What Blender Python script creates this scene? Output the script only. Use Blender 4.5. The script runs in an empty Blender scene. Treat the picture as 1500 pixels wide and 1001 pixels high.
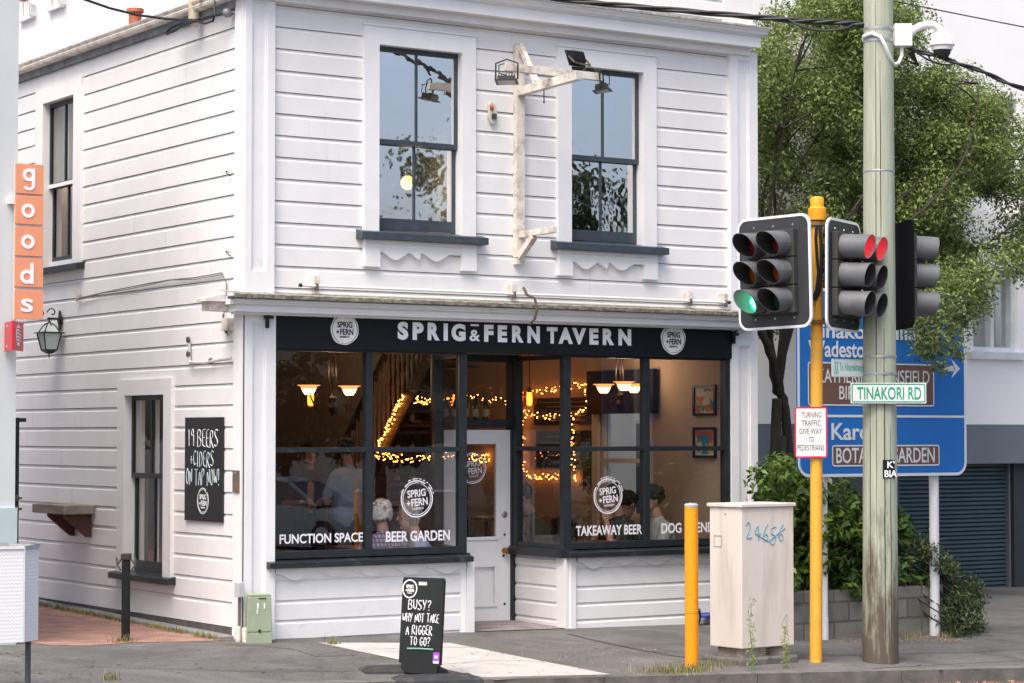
import bpy, bmesh, math, random
import numpy as np
from mathutils import Vector, Matrix, Quaternion, noise
random.seed(7)
rng = np.random.default_rng(7)
scene = bpy.context.scene
COL = scene.collection
R = math.radians
# ------------------------------------------------------------------ camera
F_PX, CXP, CYP, HZ = 3371.0, 750.0, 500.5, 637.0
PITCH = math.atan((HZ - CYP) / F_PX)
YAW = math.atan(5110 / F_PX)
FWD = Vector((math.cos(YAW) * math.cos(PITCH), math.sin(YAW) * math.cos(PITCH), math.sin(PITCH)))
RGT = Vector((math.sin(YAW), -math.cos(YAW), 0))
UPV = RGT.cross(FWD)
CAM = Vector((-9.691, -19.233, 1.9))
cd = bpy.data.cameras.new('camera'); cam = bpy.data.objects.new('camera', cd); COL.objects.link(cam)
cam.matrix_world = Matrix((( RGT.x, UPV.x, -FWD.x, CAM.x), (RGT.y, UPV.y, -FWD.y, CAM.y), (RGT.z, UPV.z, -FWD.z, CAM.z), (0, 0, 0, 1)))
cd.sensor_fit = 'HORIZONTAL'; cd.sensor_width = 36.0; cd.lens = 36.0 * F_PX / 1500.0
cd.clip_start = 0.1; cd.clip_end = 2000
scene.camera = cam
scene.render.resolution_x = 1024; scene.render.resolution_y = 683
# ------------------------------------------------------------------ sky and sun
SUN_EL, SUN_AZ = R(60), R(211)          # azimuth counted from +X, anticlockwise: light from the street, to the left
w = bpy.data.worlds.new('World'); scene.world = w; w.use_nodes = True
nt = w.node_tree; nt.nodes.clear()
out = nt.nodes.new('ShaderNodeOutputWorld'); bg = nt.nodes.new('ShaderNodeBackground'); sky = nt.nodes.new('ShaderNodeTexSky')
sky.sky_type = 'NISHITA'; sky.sun_disc = False; sky.sun_elevation = SUN_EL; sky.sun_rotation = math.pi / 2 - SUN_AZ
sky.air_density = 0.75; sky.dust_density = 5.0; sky.ozone_density = 0.7
bg.inputs['Strength'].default_value = 0.15
nt.links.new(sky.outputs[0], bg.inputs[0]); nt.links.new(bg.outputs[0], out.inputs[0])
sd = bpy.data.lights.new('sun', 'SUN'); sd.energy = 1.8; sd.angle = R(40); sd.color = (1.0, 0.95, 0.89)
so = bpy.data.objects.new('sun', sd); COL.objects.link(so)
sdir = Vector((math.cos(SUN_EL) * math.cos(SUN_AZ), math.cos(SUN_EL) * math.sin(SUN_AZ), math.sin(SUN_EL)))
so.rotation_euler = sdir.to_track_quat('Z', 'Y').to_euler(); so.location = sdir * 40
scene.view_settings.view_transform = 'Standard'; scene.view_settings.look = 'None'
scene.view_settings.exposure = 0.86; scene.view_settings.gamma = 1.0
scene.cycles.max_bounces = 8; scene.cycles.transparent_max_bounces = 12
scene.cycles.use_denoising = True
scene.cycles.sample_clamp_indirect = 6.0

# ------------------------------------------------------------------ photo pixel -> world helpers (points on real planes)
def ray(px, py): return FWD + RGT * ((px - CXP) / F_PX) + UPV * ((CYP - py) / F_PX)
def onY(px, py, y=0.0):
    d = ray(px, py); return CAM + d * ((y - CAM.y) / d.y)
def onX(px, py, x=0.0):
    d = ray(px, py); return CAM + d * ((x - CAM.x) / d.x)
XF = 0.04                                 # crossfall of the footpath
def gz(x, y): return -0.017 * x + (0.012 * y if y > 0 else XF * max(y, -5.2))
def onG(px, py, dz=0.0):
    d = ray(px, py)
    for ky in (XF, 0.012):
        GN = Vector((0.017, -ky, 1.0)); P = CAM + d * ((dz - CAM.dot(GN)) / d.dot(GN))
        if P.y < 0: break
    return P
def onZ(px, py, z):
    d = ray(px, py); return CAM + d * ((z - CAM.z) / d.z)
FH = Vector((FWD.x, FWD.y, 0)).normalized()
def onC(px, py, P):                       # vertical plane through P facing the street side
    d = ray(px, py); return CAM + d * ((Vector(P) - CAM).dot(FH) / d.dot(FH))
def fx(px, y=0.0): return onY(px, HZ, y).x
def fz(px, py, y=0.0): return onY(px, py, y).z
def sy(px, x=0.0): return onX(px, HZ, x).y
def sz(px, py, x=0.0): return onX(px, py, x).z

# ------------------------------------------------------------------ materials
MATS = {}
def newmat(name):
    m = bpy.data.materials.new(name); m.use_nodes = True; MATS[name] = m
    n = m.node_tree.nodes; n.clear()
    o = n.new('ShaderNodeOutputMaterial')
    return m, n, m.node_tree.links, o
def M(name, col, rough=0.6, var=0.12, scale=6.0, bump=0.0, bscale=60.0, metal=0.0, stretch=(1, 1, 1), spec=0.4,
      dirt=None, dscale=2.0, dlo=0.55, dhi=0.75, dstretch=(1, 1, 1), island=0.0, coat=0.0):
    if name in MATS: return MATS[name]
    m, n, l, o = newmat(name)
    p = n.new('ShaderNodeBsdfPrincipled'); l.new(p.outputs[0], o.inputs[0])
    p.inputs['Roughness'].default_value = rough; p.inputs['Metallic'].default_value = metal
    p.inputs['Specular IOR Level'].default_value = spec; p.inputs['Coat Weight'].default_value = coat
    tc = n.new('ShaderNodeTexCoord')
    mp = n.new('ShaderNodeMapping'); mp.inputs['Scale'].default_value = stretch; l.new(tc.outputs['Object'], mp.inputs[0])
    nz = n.new('ShaderNodeTexNoise'); nz.inputs['Scale'].default_value = scale; nz.inputs['Detail'].default_value = 6
    l.new(mp.outputs[0], nz.inputs['Vector'])
    cr = n.new('ShaderNodeValToRGB'); cr.color_ramp.elements[0].position = 0.28; cr.color_ramp.elements[1].position = 0.72
    cr.color_ramp.elements[0].color = [c * (1 - var) for c in col] + [1]
    cr.color_ramp.elements[1].color = [min(1, c * (1 + var)) for c in col] + [1]
    l.new(nz.outputs[0], cr.inputs[0]); last = cr.outputs[0]
    if dirt:
        mp2 = n.new('ShaderNodeMapping'); mp2.inputs['Scale'].default_value = dstretch; l.new(tc.outputs['Object'], mp2.inputs[0])
        n2 = n.new('ShaderNodeTexNoise'); n2.inputs['Scale'].default_value = dscale; n2.inputs['Detail'].default_value = 8; n2.inputs['Roughness'].default_value = 0.65
        l.new(mp2.outputs[0], n2.inputs['Vector'])
        c2 = n.new('ShaderNodeValToRGB'); c2.color_ramp.elements[0].position = dlo; c2.color_ramp.elements[1].position = dhi
        l.new(n2.outputs[0], c2.inputs[0])
        mx = n.new('ShaderNodeMixRGB'); mx.inputs[2].default_value = list(dirt) + [1]
        l.new(c2.outputs[0], mx.inputs[0]); l.new(last, mx.inputs[1]); last = mx.outputs[0]
    if island:
        g = n.new('ShaderNodeNewGeometry')
        hs = n.new('ShaderNodeHueSaturation')
        mr = n.new('ShaderNodeMapRange'); mr.inputs[3].default_value = 1 - island; mr.inputs[4].default_value = 1 + island
        l.new(g.outputs['Random Per Island'], mr.inputs[0]); l.new(mr.outputs[0], hs.inputs['Value'])
        l.new(last, hs.inputs['Color']); last = hs.outputs[0]
    l.new(last, p.inputs['Base Color'])
    if bump:
        bz = n.new('ShaderNodeTexNoise'); bz.inputs['Scale'].default_value = bscale; bz.inputs['Detail'].default_value = 4
        l.new(mp.outputs[0], bz.inputs['Vector'])
        b = n.new('ShaderNodeBump'); b.inputs['Strength'].default_value = bump; b.inputs['Distance'].default_value = 0.01
        l.new(bz.outputs[0], b.inputs['Height']); l.new(b.outputs[0], p.inputs['Normal'])
    return m
def E(name, col, strength):
    if name in MATS: return MATS[name]
    m, n, l, o = newmat(name)
    e = n.new('ShaderNodeEmission'); e.inputs[0].default_value = list(col) + [1]; e.inputs[1].default_value = strength
    l.new(e.outputs[0], o.inputs[0]); return m
def GLASS(name, lo=0.06, hi=1.0, tint=(0.9, 0.92, 0.9), wav=0.15, wscale=3.0, power=4.0):
    if name in MATS: return MATS[name]
    m, n, l, o = newmat(name)
    t = n.new('ShaderNodeBsdfTransparent'); t.inputs[0].default_value = list(tint) + [1]
    g = n.new('ShaderNodeBsdfGlossy'); g.inputs['Roughness'].default_value = 0.0
    lw = n.new('ShaderNodeLayerWeight'); lw.inputs[0].default_value = 0.5
    pw = n.new('ShaderNodeMath'); pw.operation = 'POWER'; pw.inputs[1].default_value = power
    mr = n.new('ShaderNodeMapRange'); mr.inputs[3].default_value = lo; mr.inputs[4].default_value = hi
    l.new(lw.outputs['Facing'], pw.inputs[0]); l.new(pw.outputs[0], mr.inputs[0])
    mx = n.new('ShaderNodeMixShader'); l.new(mr.outputs[0], mx.inputs[0]); l.new(t.outputs[0], mx.inputs[1]); l.new(g.outputs[0], mx.inputs[2])
    if wav:
        tc = n.new('ShaderNodeTexCoord'); nz = n.new('ShaderNodeTexNoise'); nz.inputs['Scale'].default_value = wscale; nz.inputs['Detail'].default_value = 2
        l.new(tc.outputs['Object'], nz.inputs['Vector'])
        b = n.new('ShaderNodeBump'); b.inputs['Strength'].default_value = wav; b.inputs['Distance'].default_value = 0.02
        l.new(nz.outputs[0], b.inputs['Height']); l.new(b.outputs[0], g.inputs['Normal'])
    l.new(mx.outputs[0], o.inputs[0]); return m
def BRICK(name, c1, c2, mortar, scale, rough=0.8, plane='xy', offset=0.5, msize=0.02, bw=0.5, rh=0.25, rot=0.0, dirt=None):
    if name in MATS: return MATS[name]
    m, n, l, o = newmat(name)
    p = n.new('ShaderNodeBsdfPrincipled'); p.inputs['Roughness'].default_value = rough; l.new(p.outputs[0], o.inputs[0])
    tc = n.new('ShaderNodeTexCoord'); mp = n.new('ShaderNodeMapping'); l.new(tc.outputs['Object'], mp.inputs[0])
    if plane == 'xz': mp.inputs['Rotation'].default_value = (R(-90), 0, rot)
    else: mp.inputs['Rotation'].default_value = (0, 0, rot)
    b = n.new('ShaderNodeTexBrick'); l.new(mp.outputs[0], b.inputs['Vector'])
    b.inputs['Color1'].default_value = list(c1) + [1]; b.inputs['Color2'].default_value = list(c2) + [1]; b.inputs['Mortar'].default_value = list(mortar) + [1]
    b.inputs['Scale'].default_value = scale; b.inputs['Mortar Size'].default_value = msize; b.offset = offset
    b.inputs['Brick Width'].default_value = bw; b.inputs['Row Height'].default_value = rh
    nz = n.new('ShaderNodeTexNoise'); nz.inputs['Scale'].default_value = 4; nz.inputs['Detail'].default_value = 8; l.new(tc.outputs['Object'], nz.inputs['Vector'])
    mr = n.new('ShaderNodeMapRange'); mr.inputs[1].default_value = 0.3; mr.inputs[2].default_value = 0.7; mr.inputs[3].default_value = 0.65; mr.inputs[4].default_value = 1.2
    l.new(nz.outputs[0], mr.inputs[0])
    mx = n.new('ShaderNodeMixRGB'); mx.blend_type = 'MULTIPLY'; mx.inputs[0].default_value = 1
    l.new(b.outputs[0], mx.inputs[1]); l.new(mr.outputs[0], mx.inputs[2]); l.new(mx.outputs[0], p.inputs['Base Color'])
    bu = n.new('ShaderNodeBump'); bu.inputs['Strength'].default_value = 0.4; bu.inputs['Distance'].default_value = 0.01; bu.invert = True
    l.new(b.outputs['Fac'], bu.inputs['Height']); l.new(bu.outputs[0], p.inputs['Normal'])
    return m
def ASPHALT(name, col, speck=0.35, stain=0.35):
    m, n, l, o = newmat(name)
    p = n.new('ShaderNodeBsdfPrincipled'); p.inputs['Roughness'].default_value = 0.85; p.inputs['Specular IOR Level'].default_value = 0.3; l.new(p.outputs[0], o.inputs[0])
    tc = n.new('ShaderNodeTexCoord')
    a = n.new('ShaderNodeTexNoise'); a.inputs['Scale'].default_value = 90; a.inputs['Detail'].default_value = 3
    b = n.new('ShaderNodeTexNoise'); b.inputs['Scale'].default_value = 0.9; b.inputs['Detail'].default_value = 8; b.inputs['Roughness'].default_value = 0.7; b.inputs['Distortion'].default_value = 0.8
    c = n.new('ShaderNodeTexVoronoi'); c.inputs['Scale'].default_value = 150
    for t in (a, b, c): l.new(tc.outputs['Object'], t.inputs['Vector'])
    m1 = n.new('ShaderNodeMapRange'); m1.inputs[1].default_value = 0.3; m1.inputs[2].default_value = 0.7; m1.inputs[3].default_value = 1 - speck; m1.inputs[4].default_value = 1 + speck; l.new(a.outputs[0], m1.inputs[0])
    m2 = n.new('ShaderNodeMapRange'); m2.inputs[1].default_value = 0.35; m2.inputs[2].default_value = 0.65; m2.inputs[3].default_value = 1 - stain; m2.inputs[4].default_value = 1 + stain * 0.6; l.new(b.outputs[0], m2.inputs[0])
    mu = n.new('ShaderNodeMath'); mu.operation = 'MULTIPLY'; l.new(m1.outputs[0], mu.inputs[0]); l.new(m2.outputs[0], mu.inputs[1])
    mx = n.new('ShaderNodeMixRGB'); mx.blend_type = 'MULTIPLY'; mx.inputs[0].default_value = 1; mx.inputs[1].default_value = list(col) + [1]; l.new(mu.outputs[0], mx.inputs[2])
    l.new(mx.outputs[0], p.inputs['Base Color'])
    bu = n.new('ShaderNodeBump'); bu.inputs['Strength'].default_value = 0.5; bu.inputs['Distance'].default_value = 0.006
    l.new(c.outputs[0], bu.inputs['Height']); l.new(bu.outputs[0], p.inputs['Normal'])
    return m
def LEAF(name, c1, c2, trans=0.3, rough=0.45):
    m, n, l, o = newmat(name)
    p = n.new('ShaderNodeBsdfPrincipled'); p.inputs['Roughness'].default_value = rough; p.inputs['Specular IOR Level'].default_value = 0.35
    tr = n.new('ShaderNodeBsdfTranslucent')
    g = n.new('ShaderNodeNewGeometry'); cr = n.new('ShaderNodeValToRGB')
    cr.color_ramp.elements[0].color = list(c1) + [1]; cr.color_ramp.elements[1].color = list(c2) + [1]
    l.new(g.outputs['Random Per Island'], cr.inputs[0]); l.new(cr.outputs[0], p.inputs['Base Color']); l.new(cr.outputs[0], tr.inputs[0])
    mx = n.new('ShaderNodeMixShader'); mx.inputs[0].default_value = trans
    l.new(p.outputs[0], mx.inputs[1]); l.new(tr.outputs[0], mx.inputs[2]); l.new(mx.outputs[0], o.inputs[0])
    return m

BOARD = M('white_weatherboard', (0.80, 0.785, 0.775), 0.45, 0.04, 3.0, 0.06, 50, dirt=(0.60, 0.565, 0.52), dscale=2.2, dlo=0.60, dhi=0.9, dstretch=(3, 3, 0.35))
TRIM = M('white_painted_trim', (0.80, 0.80, 0.80), 0.4, 0.04, 5.0, 0.04, 60, dirt=(0.60, 0.55, 0.5), dscale=2.5, dlo=0.62, dhi=0.85)
OLDTRIM = M('weathered_white_timber', (0.72, 0.67, 0.60), 0.6, 0.1, 8.0, 0.15, 60, dirt=(0.30, 0.24, 0.17), dscale=7, dlo=0.48, dhi=0.72)
BLUEBLK = M('blue_black_paint', (0.018, 0.023, 0.028), 0.35, 0.25, 9.0, 0.08, 60, dirt=(0.07, 0.08, 0.085), dscale=5, dlo=0.6, dhi=0.8)
SLATE = M('slate_blue_sill_paint', (0.045, 0.062, 0.075), 0.4, 0.2, 9.0, 0.1, 60, dirt=(0.11, 0.12, 0.12), dscale=7, dlo=0.58, dhi=0.8, dstretch=(1, 1, 4))
SIGNBLK = M('sign_black', (0.009, 0.011, 0.013), 0.45, 0.1, 5.0, spec=.22)
LETTER = M('white_lettering', (0.88, 0.88, 0.90), 0.5, 0.02)
VINYL = M('white_vinyl', (0.78, 0.78, 0.82), 0.5, 0.02)
BLACKM = M('black_metal', (0.012, 0.013, 0.014), 0.4, 0.25, 12.0, 0.05)
RUST = M('rusty_iron', (0.10, 0.075, 0.055), 0.8, 0.5, 25.0, 0.2)
LICHEN = M('lichen_covered_flashing', (0.21, 0.19, 0.155), 0.9, 0.45, 22.0, 0.9, 35, dirt=(0.36, 0.34, 0.25), dscale=14, dlo=0.48, dhi=0.62)
LEAD = M('lead_flashing', (0.045, 0.05, 0.055), 0.6, 0.4, 12.0, 0.2, dirt=(0.14, 0.13, 0.10), dscale=8, dlo=0.55, dhi=0.7)
DARKBASE = M('dark_foundation', (0.10, 0.09, 0.085), 0.85, 0.25, 8.0, 0.1)
SHADEGREY = M('shaded_grey_frieze', (0.22, 0.24, 0.25), 0.7, 0.3, 8.0, 0.1, dirt=(0.12, 0.11, 0.10), dscale=5)  # shade under the gutter put into the frieze grey, plus random dirt
CONC = M('pale_concrete', (0.43, 0.415, 0.39), 0.85, 0.12, 5.0, 0.25, 80, dirt=(0.33, 0.31, 0.285), dscale=2.2, dlo=0.55, dhi=0.75)
GREYCONC = M('grey_concrete', (0.23, 0.235, 0.23), 0.85, 0.2, 6.0, 0.3, 70)
KERBM = M('kerb_concrete', (0.13, 0.125, 0.115), 0.9, 0.3, 6.0, 0.5, 60, dirt=(0.06, 0.058, 0.05), dscale=5)
STEEL = M('galvanised_steel', (0.45, 0.46, 0.47), 0.4, 0.15, 20.0, metal=0.8)
BRASS = M('brass', (0.55, 0.33, 0.10), 0.3, 0.2, 20, metal=1.0)
ASPH = ASPHALT('footpath_asphalt', (0.128, 0.124, 0.118))
ROADM = ASPHALT('road_chip_seal', (0.12, 0.118, 0.118), 0.5)

# ------------------------------------------------------------------ mesh builder
BASE = {}
def children_base(o): return BASE.get(o.name, Vector((0, 0, 0)))
class MB:
    def __init__(s): s.v = []; s.f = []
    def add(s, vs, fs):
        k = len(s.v); s.v += [tuple(v) for v in vs]; s.f += [tuple(i + k for i in f) for f in fs]; return s
    def box(s, x0, x1, y0, y1, z0, z1):
        if x0 > x1: x0, x1 = x1, x0
        if y0 > y1: y0, y1 = y1, y0
        if z0 > z1: z0, z1 = z1, z0
        return s.add([(x0, y0, z0), (x1, y0, z0), (x1, y1, z0), (x0, y1, z0), (x0, y0, z1), (x1, y0, z1), (x1, y1, z1), (x0, y1, z1)],
                     [(0, 3, 2, 1), (4, 5, 6, 7), (0, 1, 5, 4), (1, 2, 6, 5), (2, 3, 7, 6), (3, 0, 4, 7)])
    def bar(s, a, b, wd, ht, up=(0, 0, 1)):     # rectangular beam from a to b
        a, b = Vector(a), Vector(b); d = (b - a).normalized(); up = Vector(up)
        if abs(d.dot(up)) > 0.99: up = Vector((1, 0, 0))
        u = d.cross(up).normalized(); v = u.cross(d).normalized(); vs = []
        for p in (a, b):
            for su, sv in ((-1, -1), (1, -1), (1, 1), (-1, 1)): vs.append(p + u * (su * wd / 2) + v * (sv * ht / 2))
        return s.add(vs, [(0, 1, 2, 3), (7, 6, 5, 4), (0, 4, 5, 1), (1, 5, 6, 2), (2, 6, 7, 3), (3, 7, 4, 0)])
    def obox(s, o, u, v, n, u0, u1, v0, v1, n0, n1):   # box in an oriented frame
        o, u, v, n = Vector(o), Vector(u), Vector(v), Vector(n)
        P = lambda a, b, c: o + u * a + v * b + n * c
        return s.add([P(u0, v0, n0), P(u1, v0, n0), P(u1, v1, n0), P(u0, v1, n0), P(u0, v0, n1), P(u1, v0, n1), P(u1, v1, n1), P(u0, v1, n1)],
                     [(0, 3, 2, 1), (4, 5, 6, 7), (0, 1, 5, 4), (1, 2, 6, 5), (2, 3, 7, 6), (3, 0, 4, 7)])
    def quad(s, a, b, c, d): return s.add([a, b, c, d], [(0, 1, 2, 3)])
    def prism(s, poly, ext):                     # polygon (3-D points) extruded by a vector
        n = len(poly); ext = Vector(ext); vs = [Vector(p) for p in poly]; vs += [p + ext for p in vs[:n]]
        fs = [tuple(range(n - 1, -1, -1)), tuple(range(n, 2 * n))] + [(i, (i + 1) % n, (i + 1) % n + n, i + n) for i in range(n)]
        return s.add(vs, fs)
    def cyl(s, a, b, r0, r1=None, n=16, cap=True):
        r1 = r0 if r1 is None else r1
        a, b = Vector(a), Vector(b); d = (b - a).normalized(); t = Vector((0, 0, 1)) if abs(d.z) < 0.9 else Vector((1, 0, 0))
        u = d.cross(t).normalized(); v = u.cross(d).normalized(); vs = []
        for p, r in ((a, r0), (b, r1)):
            for i in range(n):
                q = 2 * math.pi * i / n; vs.append(p + u * (r * math.cos(q)) - v * (r * math.sin(q)))
        fs = [(i, (i + 1) % n, (i + 1) % n + n, i + n) for i in range(n)]
        if cap: fs += [tuple(range(n - 1, -1, -1)), tuple(range(n, 2 * n))]
        return s.add(vs, fs)
    def lathe(s, prof, o=(0, 0, 0), n=20, axis=None):  # prof = [(r, h)...] about +Z or axis
        o = Vector(o); d = Vector(axis).normalized() if axis else Vector((0, 0, 1)); t = Vector((1, 0, 0)) if abs(d.x) < 0.9 else Vector((0, 1, 0))
        u = d.cross(t).normalized(); v = d.cross(u); vs = []; fs = []
        for r, h in prof:
            for i in range(n):
                q = 2 * math.pi * i / n; vs.append(o + d * h + u * (r * math.cos(q)) + v * (r * math.sin(q)))
        for k in range(len(prof) - 1):
            for i in range(n):
                j = (i + 1) % n; fs.append((k * n + i, k * n + j, (k + 1) * n + j, (k + 1) * n + i))
        return s.add(vs, fs)
    def tube(s, pts, r, n=8, cap=True):
        pts = [Vector(p) for p in pts]; N = len(pts); rs = r if isinstance(r, (list, tuple)) else [r] * N
        vs = []; fs = []; u = None
        for k, p in enumerate(pts):
            d = ((pts[min(k + 1, N - 1)] - pts[max(k - 1, 0)])).normalized()
            if u is None:
                t = Vector((0, 0, 1)) if abs(d.z) < 0.9 else Vector((1, 0, 0)); u = d.cross(t).normalized()
            else: u = (u - d * u.dot(d)).normalized()
            v = d.cross(u)
            for i in range(n):
                q = 2 * math.pi * i / n; vs.append(p + (u * math.cos(q) + v * math.sin(q)) * rs[k])
        for k in range(N - 1):
            for i in range(n):
                j = (i + 1) % n; fs.append((k * n + i, k * n + j, (k + 1) * n + j, (k + 1) * n + i))
        if cap: fs += [tuple(range(n - 1, -1, -1)), tuple(range((N - 1) * n, N * n))]
        return s.add(vs, fs)
    def ell(s, c, r, n=12, m=8, rot=None):
        c = Vector(c); r = (r, r, r) if not hasattr(r, '__len__') else r; vs = []; fs = []
        def P(x, y, z):
            q = Vector((x * r[0], y * r[1], z * r[2])); return c + (rot @ q if rot else q)
        vs.append(P(0, 0, -1))
        for k in range(1, m):
            a = -math.pi / 2 + math.pi * k / m
            for i in range(n): q = 2 * math.pi * i / n; vs.append(P(math.cos(a) * math.cos(q), math.cos(a) * math.sin(q), math.sin(a)))
        vs.append(P(0, 0, 1)); T = len(vs) - 1
        for i in range(n): fs.append((0, 1 + (i + 1) % n, 1 + i)); fs.append((T, 1 + (m - 2) * n + i, 1 + (m - 2) * n + (i + 1) % n))
        for k in range(m - 2):
            for i in range(n):
                j = (i + 1) % n; fs.append((1 + k * n + i, 1 + k * n + j, 1 + (k + 1) * n + j, 1 + (k + 1) * n + i))
        return s.add(vs, fs)
    def cap(s, a, ra, b, rb):                    # closed capsule for bodies
        a, b = Vector(a), Vector(b); s.ell(a, ra, 12, 8); s.ell(b, rb, 12, 8); s.cyl(a, b, ra, rb, 12); return s
    def build(s, name, mat, parent=None, smooth=False, bevel=0.0, loc=None):
        base = Vector(loc) if loc is not None else (children_base(parent) if parent else Vector((0, 0, 0)))
        me = bpy.data.meshes.new(name)
        me.from_pydata([tuple(Vector(v) - base) for v in s.v], [], s.f); me.update()
        o = bpy.data.objects.new(name, me); COL.objects.link(o); me.materials.append(mat)
        if parent: o.parent = parent; BASE[o.name] = base
        else: o.location = base; BASE[o.name] = base
        if smooth:
            me.polygons.foreach_set('use_smooth', [True] * len(me.polygons))
            try: me.set_sharp_from_angle(angle=R(40))
            except Exception: pass
        if bevel:
            b = o.modifiers.new('edge', 'BEVEL'); b.width = bevel; b.segments = 2; b.limit_method = 'ANGLE'; b.angle_limit = R(40)
        return o
def tag(o, label=None, cat=None, group=None, kind=None):
    if label: o['label'] = label
    if cat: o['category'] = cat
    if group: o['group'] = group
    if kind: o['kind'] = kind
    return o
def thing(name, loc, label, cat, group=None):
    o = bpy.data.objects.new(name, None); COL.objects.link(o); o.empty_display_size = 0.1; o.location = loc; BASE[o.name] = Vector(loc)
    return tag(o, label, cat, group)
def copy_tree(o, parent=None):
    c = o.copy(); COL.objects.link(c)
    if parent: c.parent = parent
    BASE[c.name] = BASE.get(o.name, Vector())
    for ch in list(o.children): copy_tree(ch, c)
    return c

# ------------------------------------------------------------------ lettering
def glyph_mesh(txt, bold=0.0, depth=0.02, space=1.0):
    cu = bpy.data.curves.new('t', 'FONT'); cu.body = txt; cu.size = 1; cu.extrude = depth; cu.offset = bold; cu.space_character = space; cu.resolution_u = 4
    ob = bpy.data.objects.new('t', cu); COL.objects.link(ob)
    dg = bpy.context.evaluated_depsgraph_get(); me = bpy.data.meshes.new_from_object(ob.evaluated_get(dg))
    V = [tuple(v.co) for v in me.vertices]; Fc = [tuple(p.vertices) for p in me.polygons]
    bpy.data.objects.remove(ob); bpy.data.curves.remove(cu); bpy.data.meshes.remove(me)
    return V, Fc
def put_text(mb, txt, o, u, v, n, x0, x1, y0, y1, bold=0.0, depth=0.003, space=1.0, slant=0.0):
    """fits txt into the rectangle x0..x1, y0..y1 of the frame (o, u, v), standing depth proud along n"""
    V, Fc = glyph_mesh(txt, bold, 0.02, space)
    xs = [p[0] for p in V]; ys = [p[1] for p in V]; ax, bx, ay, by = min(xs), max(xs), min(ys), max(ys)
    o, u, v, n = Vector(o), Vector(u), Vector(v), Vector(n); W = []
    for x, y, z in V:
        fxx = x0 + (x - ax) / (bx - ax) * (x1 - x0); fyy = y0 + (y - ay) / (by - ay) * (y1 - y0)
        W.append(o + u * (fxx + slant * fyy) + v * fyy + n * ((z + 0.02) / 0.04 * depth + 0.0005))
    mb.add(W, Fc); return mb
def ring(mb, o, u, v, n, r0, r1, d0, d1, k=40, wob=0.0, seed=0.0, gaps=()):
    o, u, v, n = Vector(o), Vector(u), Vector(v), Vector(n); vs = []; fs = []
    for i in range(k):
        a = 2 * math.pi * i / k; e = 1 + wob * math.sin(3 * a + seed) + wob * 0.7 * math.sin(7 * a + 2 * seed)
        for r, d in ((r0, d0), (r1, d0), (r1, d1), (r0, d1)): vs.append(o + u * (r * e * math.cos(a)) + v * (r * e * math.sin(a)) + n * d)
    for i in range(k):
        if i in gaps: continue
        j = (i + 1) % k
        for q in range(4): fs.append((i * 4 + q, j * 4 + q, j * 4 + (q + 1) % 4, i * 4 + (q + 1) % 4))
    mb.add(vs, fs)
def disc(mb, o, u, v, n, r, d, k=40, wob=0.0, seed=0.0):
    o, u, v, n = Vector(o), Vector(u), Vector(v), Vector(n); P = []
    for i in range(k):
        a = 2 * math.pi * i / k; e = 1 + wob * math.sin(3 * a + seed) + wob * 0.7 * math.sin(7 * a + 2 * seed)
        P.append(o + u * (r * e * math.cos(a)) + v * (r * e * math.sin(a)))
    mb.prism(P, n * d)
def logo_marks(mb, o, u, v, n, r, small, rings=True, d=0.003, tilt=0.06):
    u2 = Vector(u) * math.cos(tilt) + Vector(v) * math.sin(tilt); v2 = Vector(v) * math.cos(tilt) - Vector(u) * math.sin(tilt)
    put_text(mb, 'SPRIG', o, u2, v2, n, -0.56 * r, 0.58 * r, 0.10 * r, 0.50 * r, 0.02, d)
    put_text(mb, 'FERN', o, u2, v2, n, -0.36 * r, 0.66 * r, -0.38 * r, 0.02 * r, 0.02, d)
    put_text(mb, '+', o, u2, v2, n, -0.66 * r, -0.42 * r, -0.30 * r, -0.08 * r, 0.03, d)
    put_text(mb, small, o, u2, v2, n, -0.36 * r, 0.36 * r, -0.58 * r, -0.46 * r, 0.01, d)
    if rings:
        ring(mb, o, u, v, n, 0.93 * r, 1.0 * r, 0, d, 44, 0.006, 1, gaps=(5, 6, 17))
        ring(mb, o, u, v, n, 0.84 * r, 0.875 * r, 0, d, 44, 0.006, 2, gaps=(9, 30))
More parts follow.
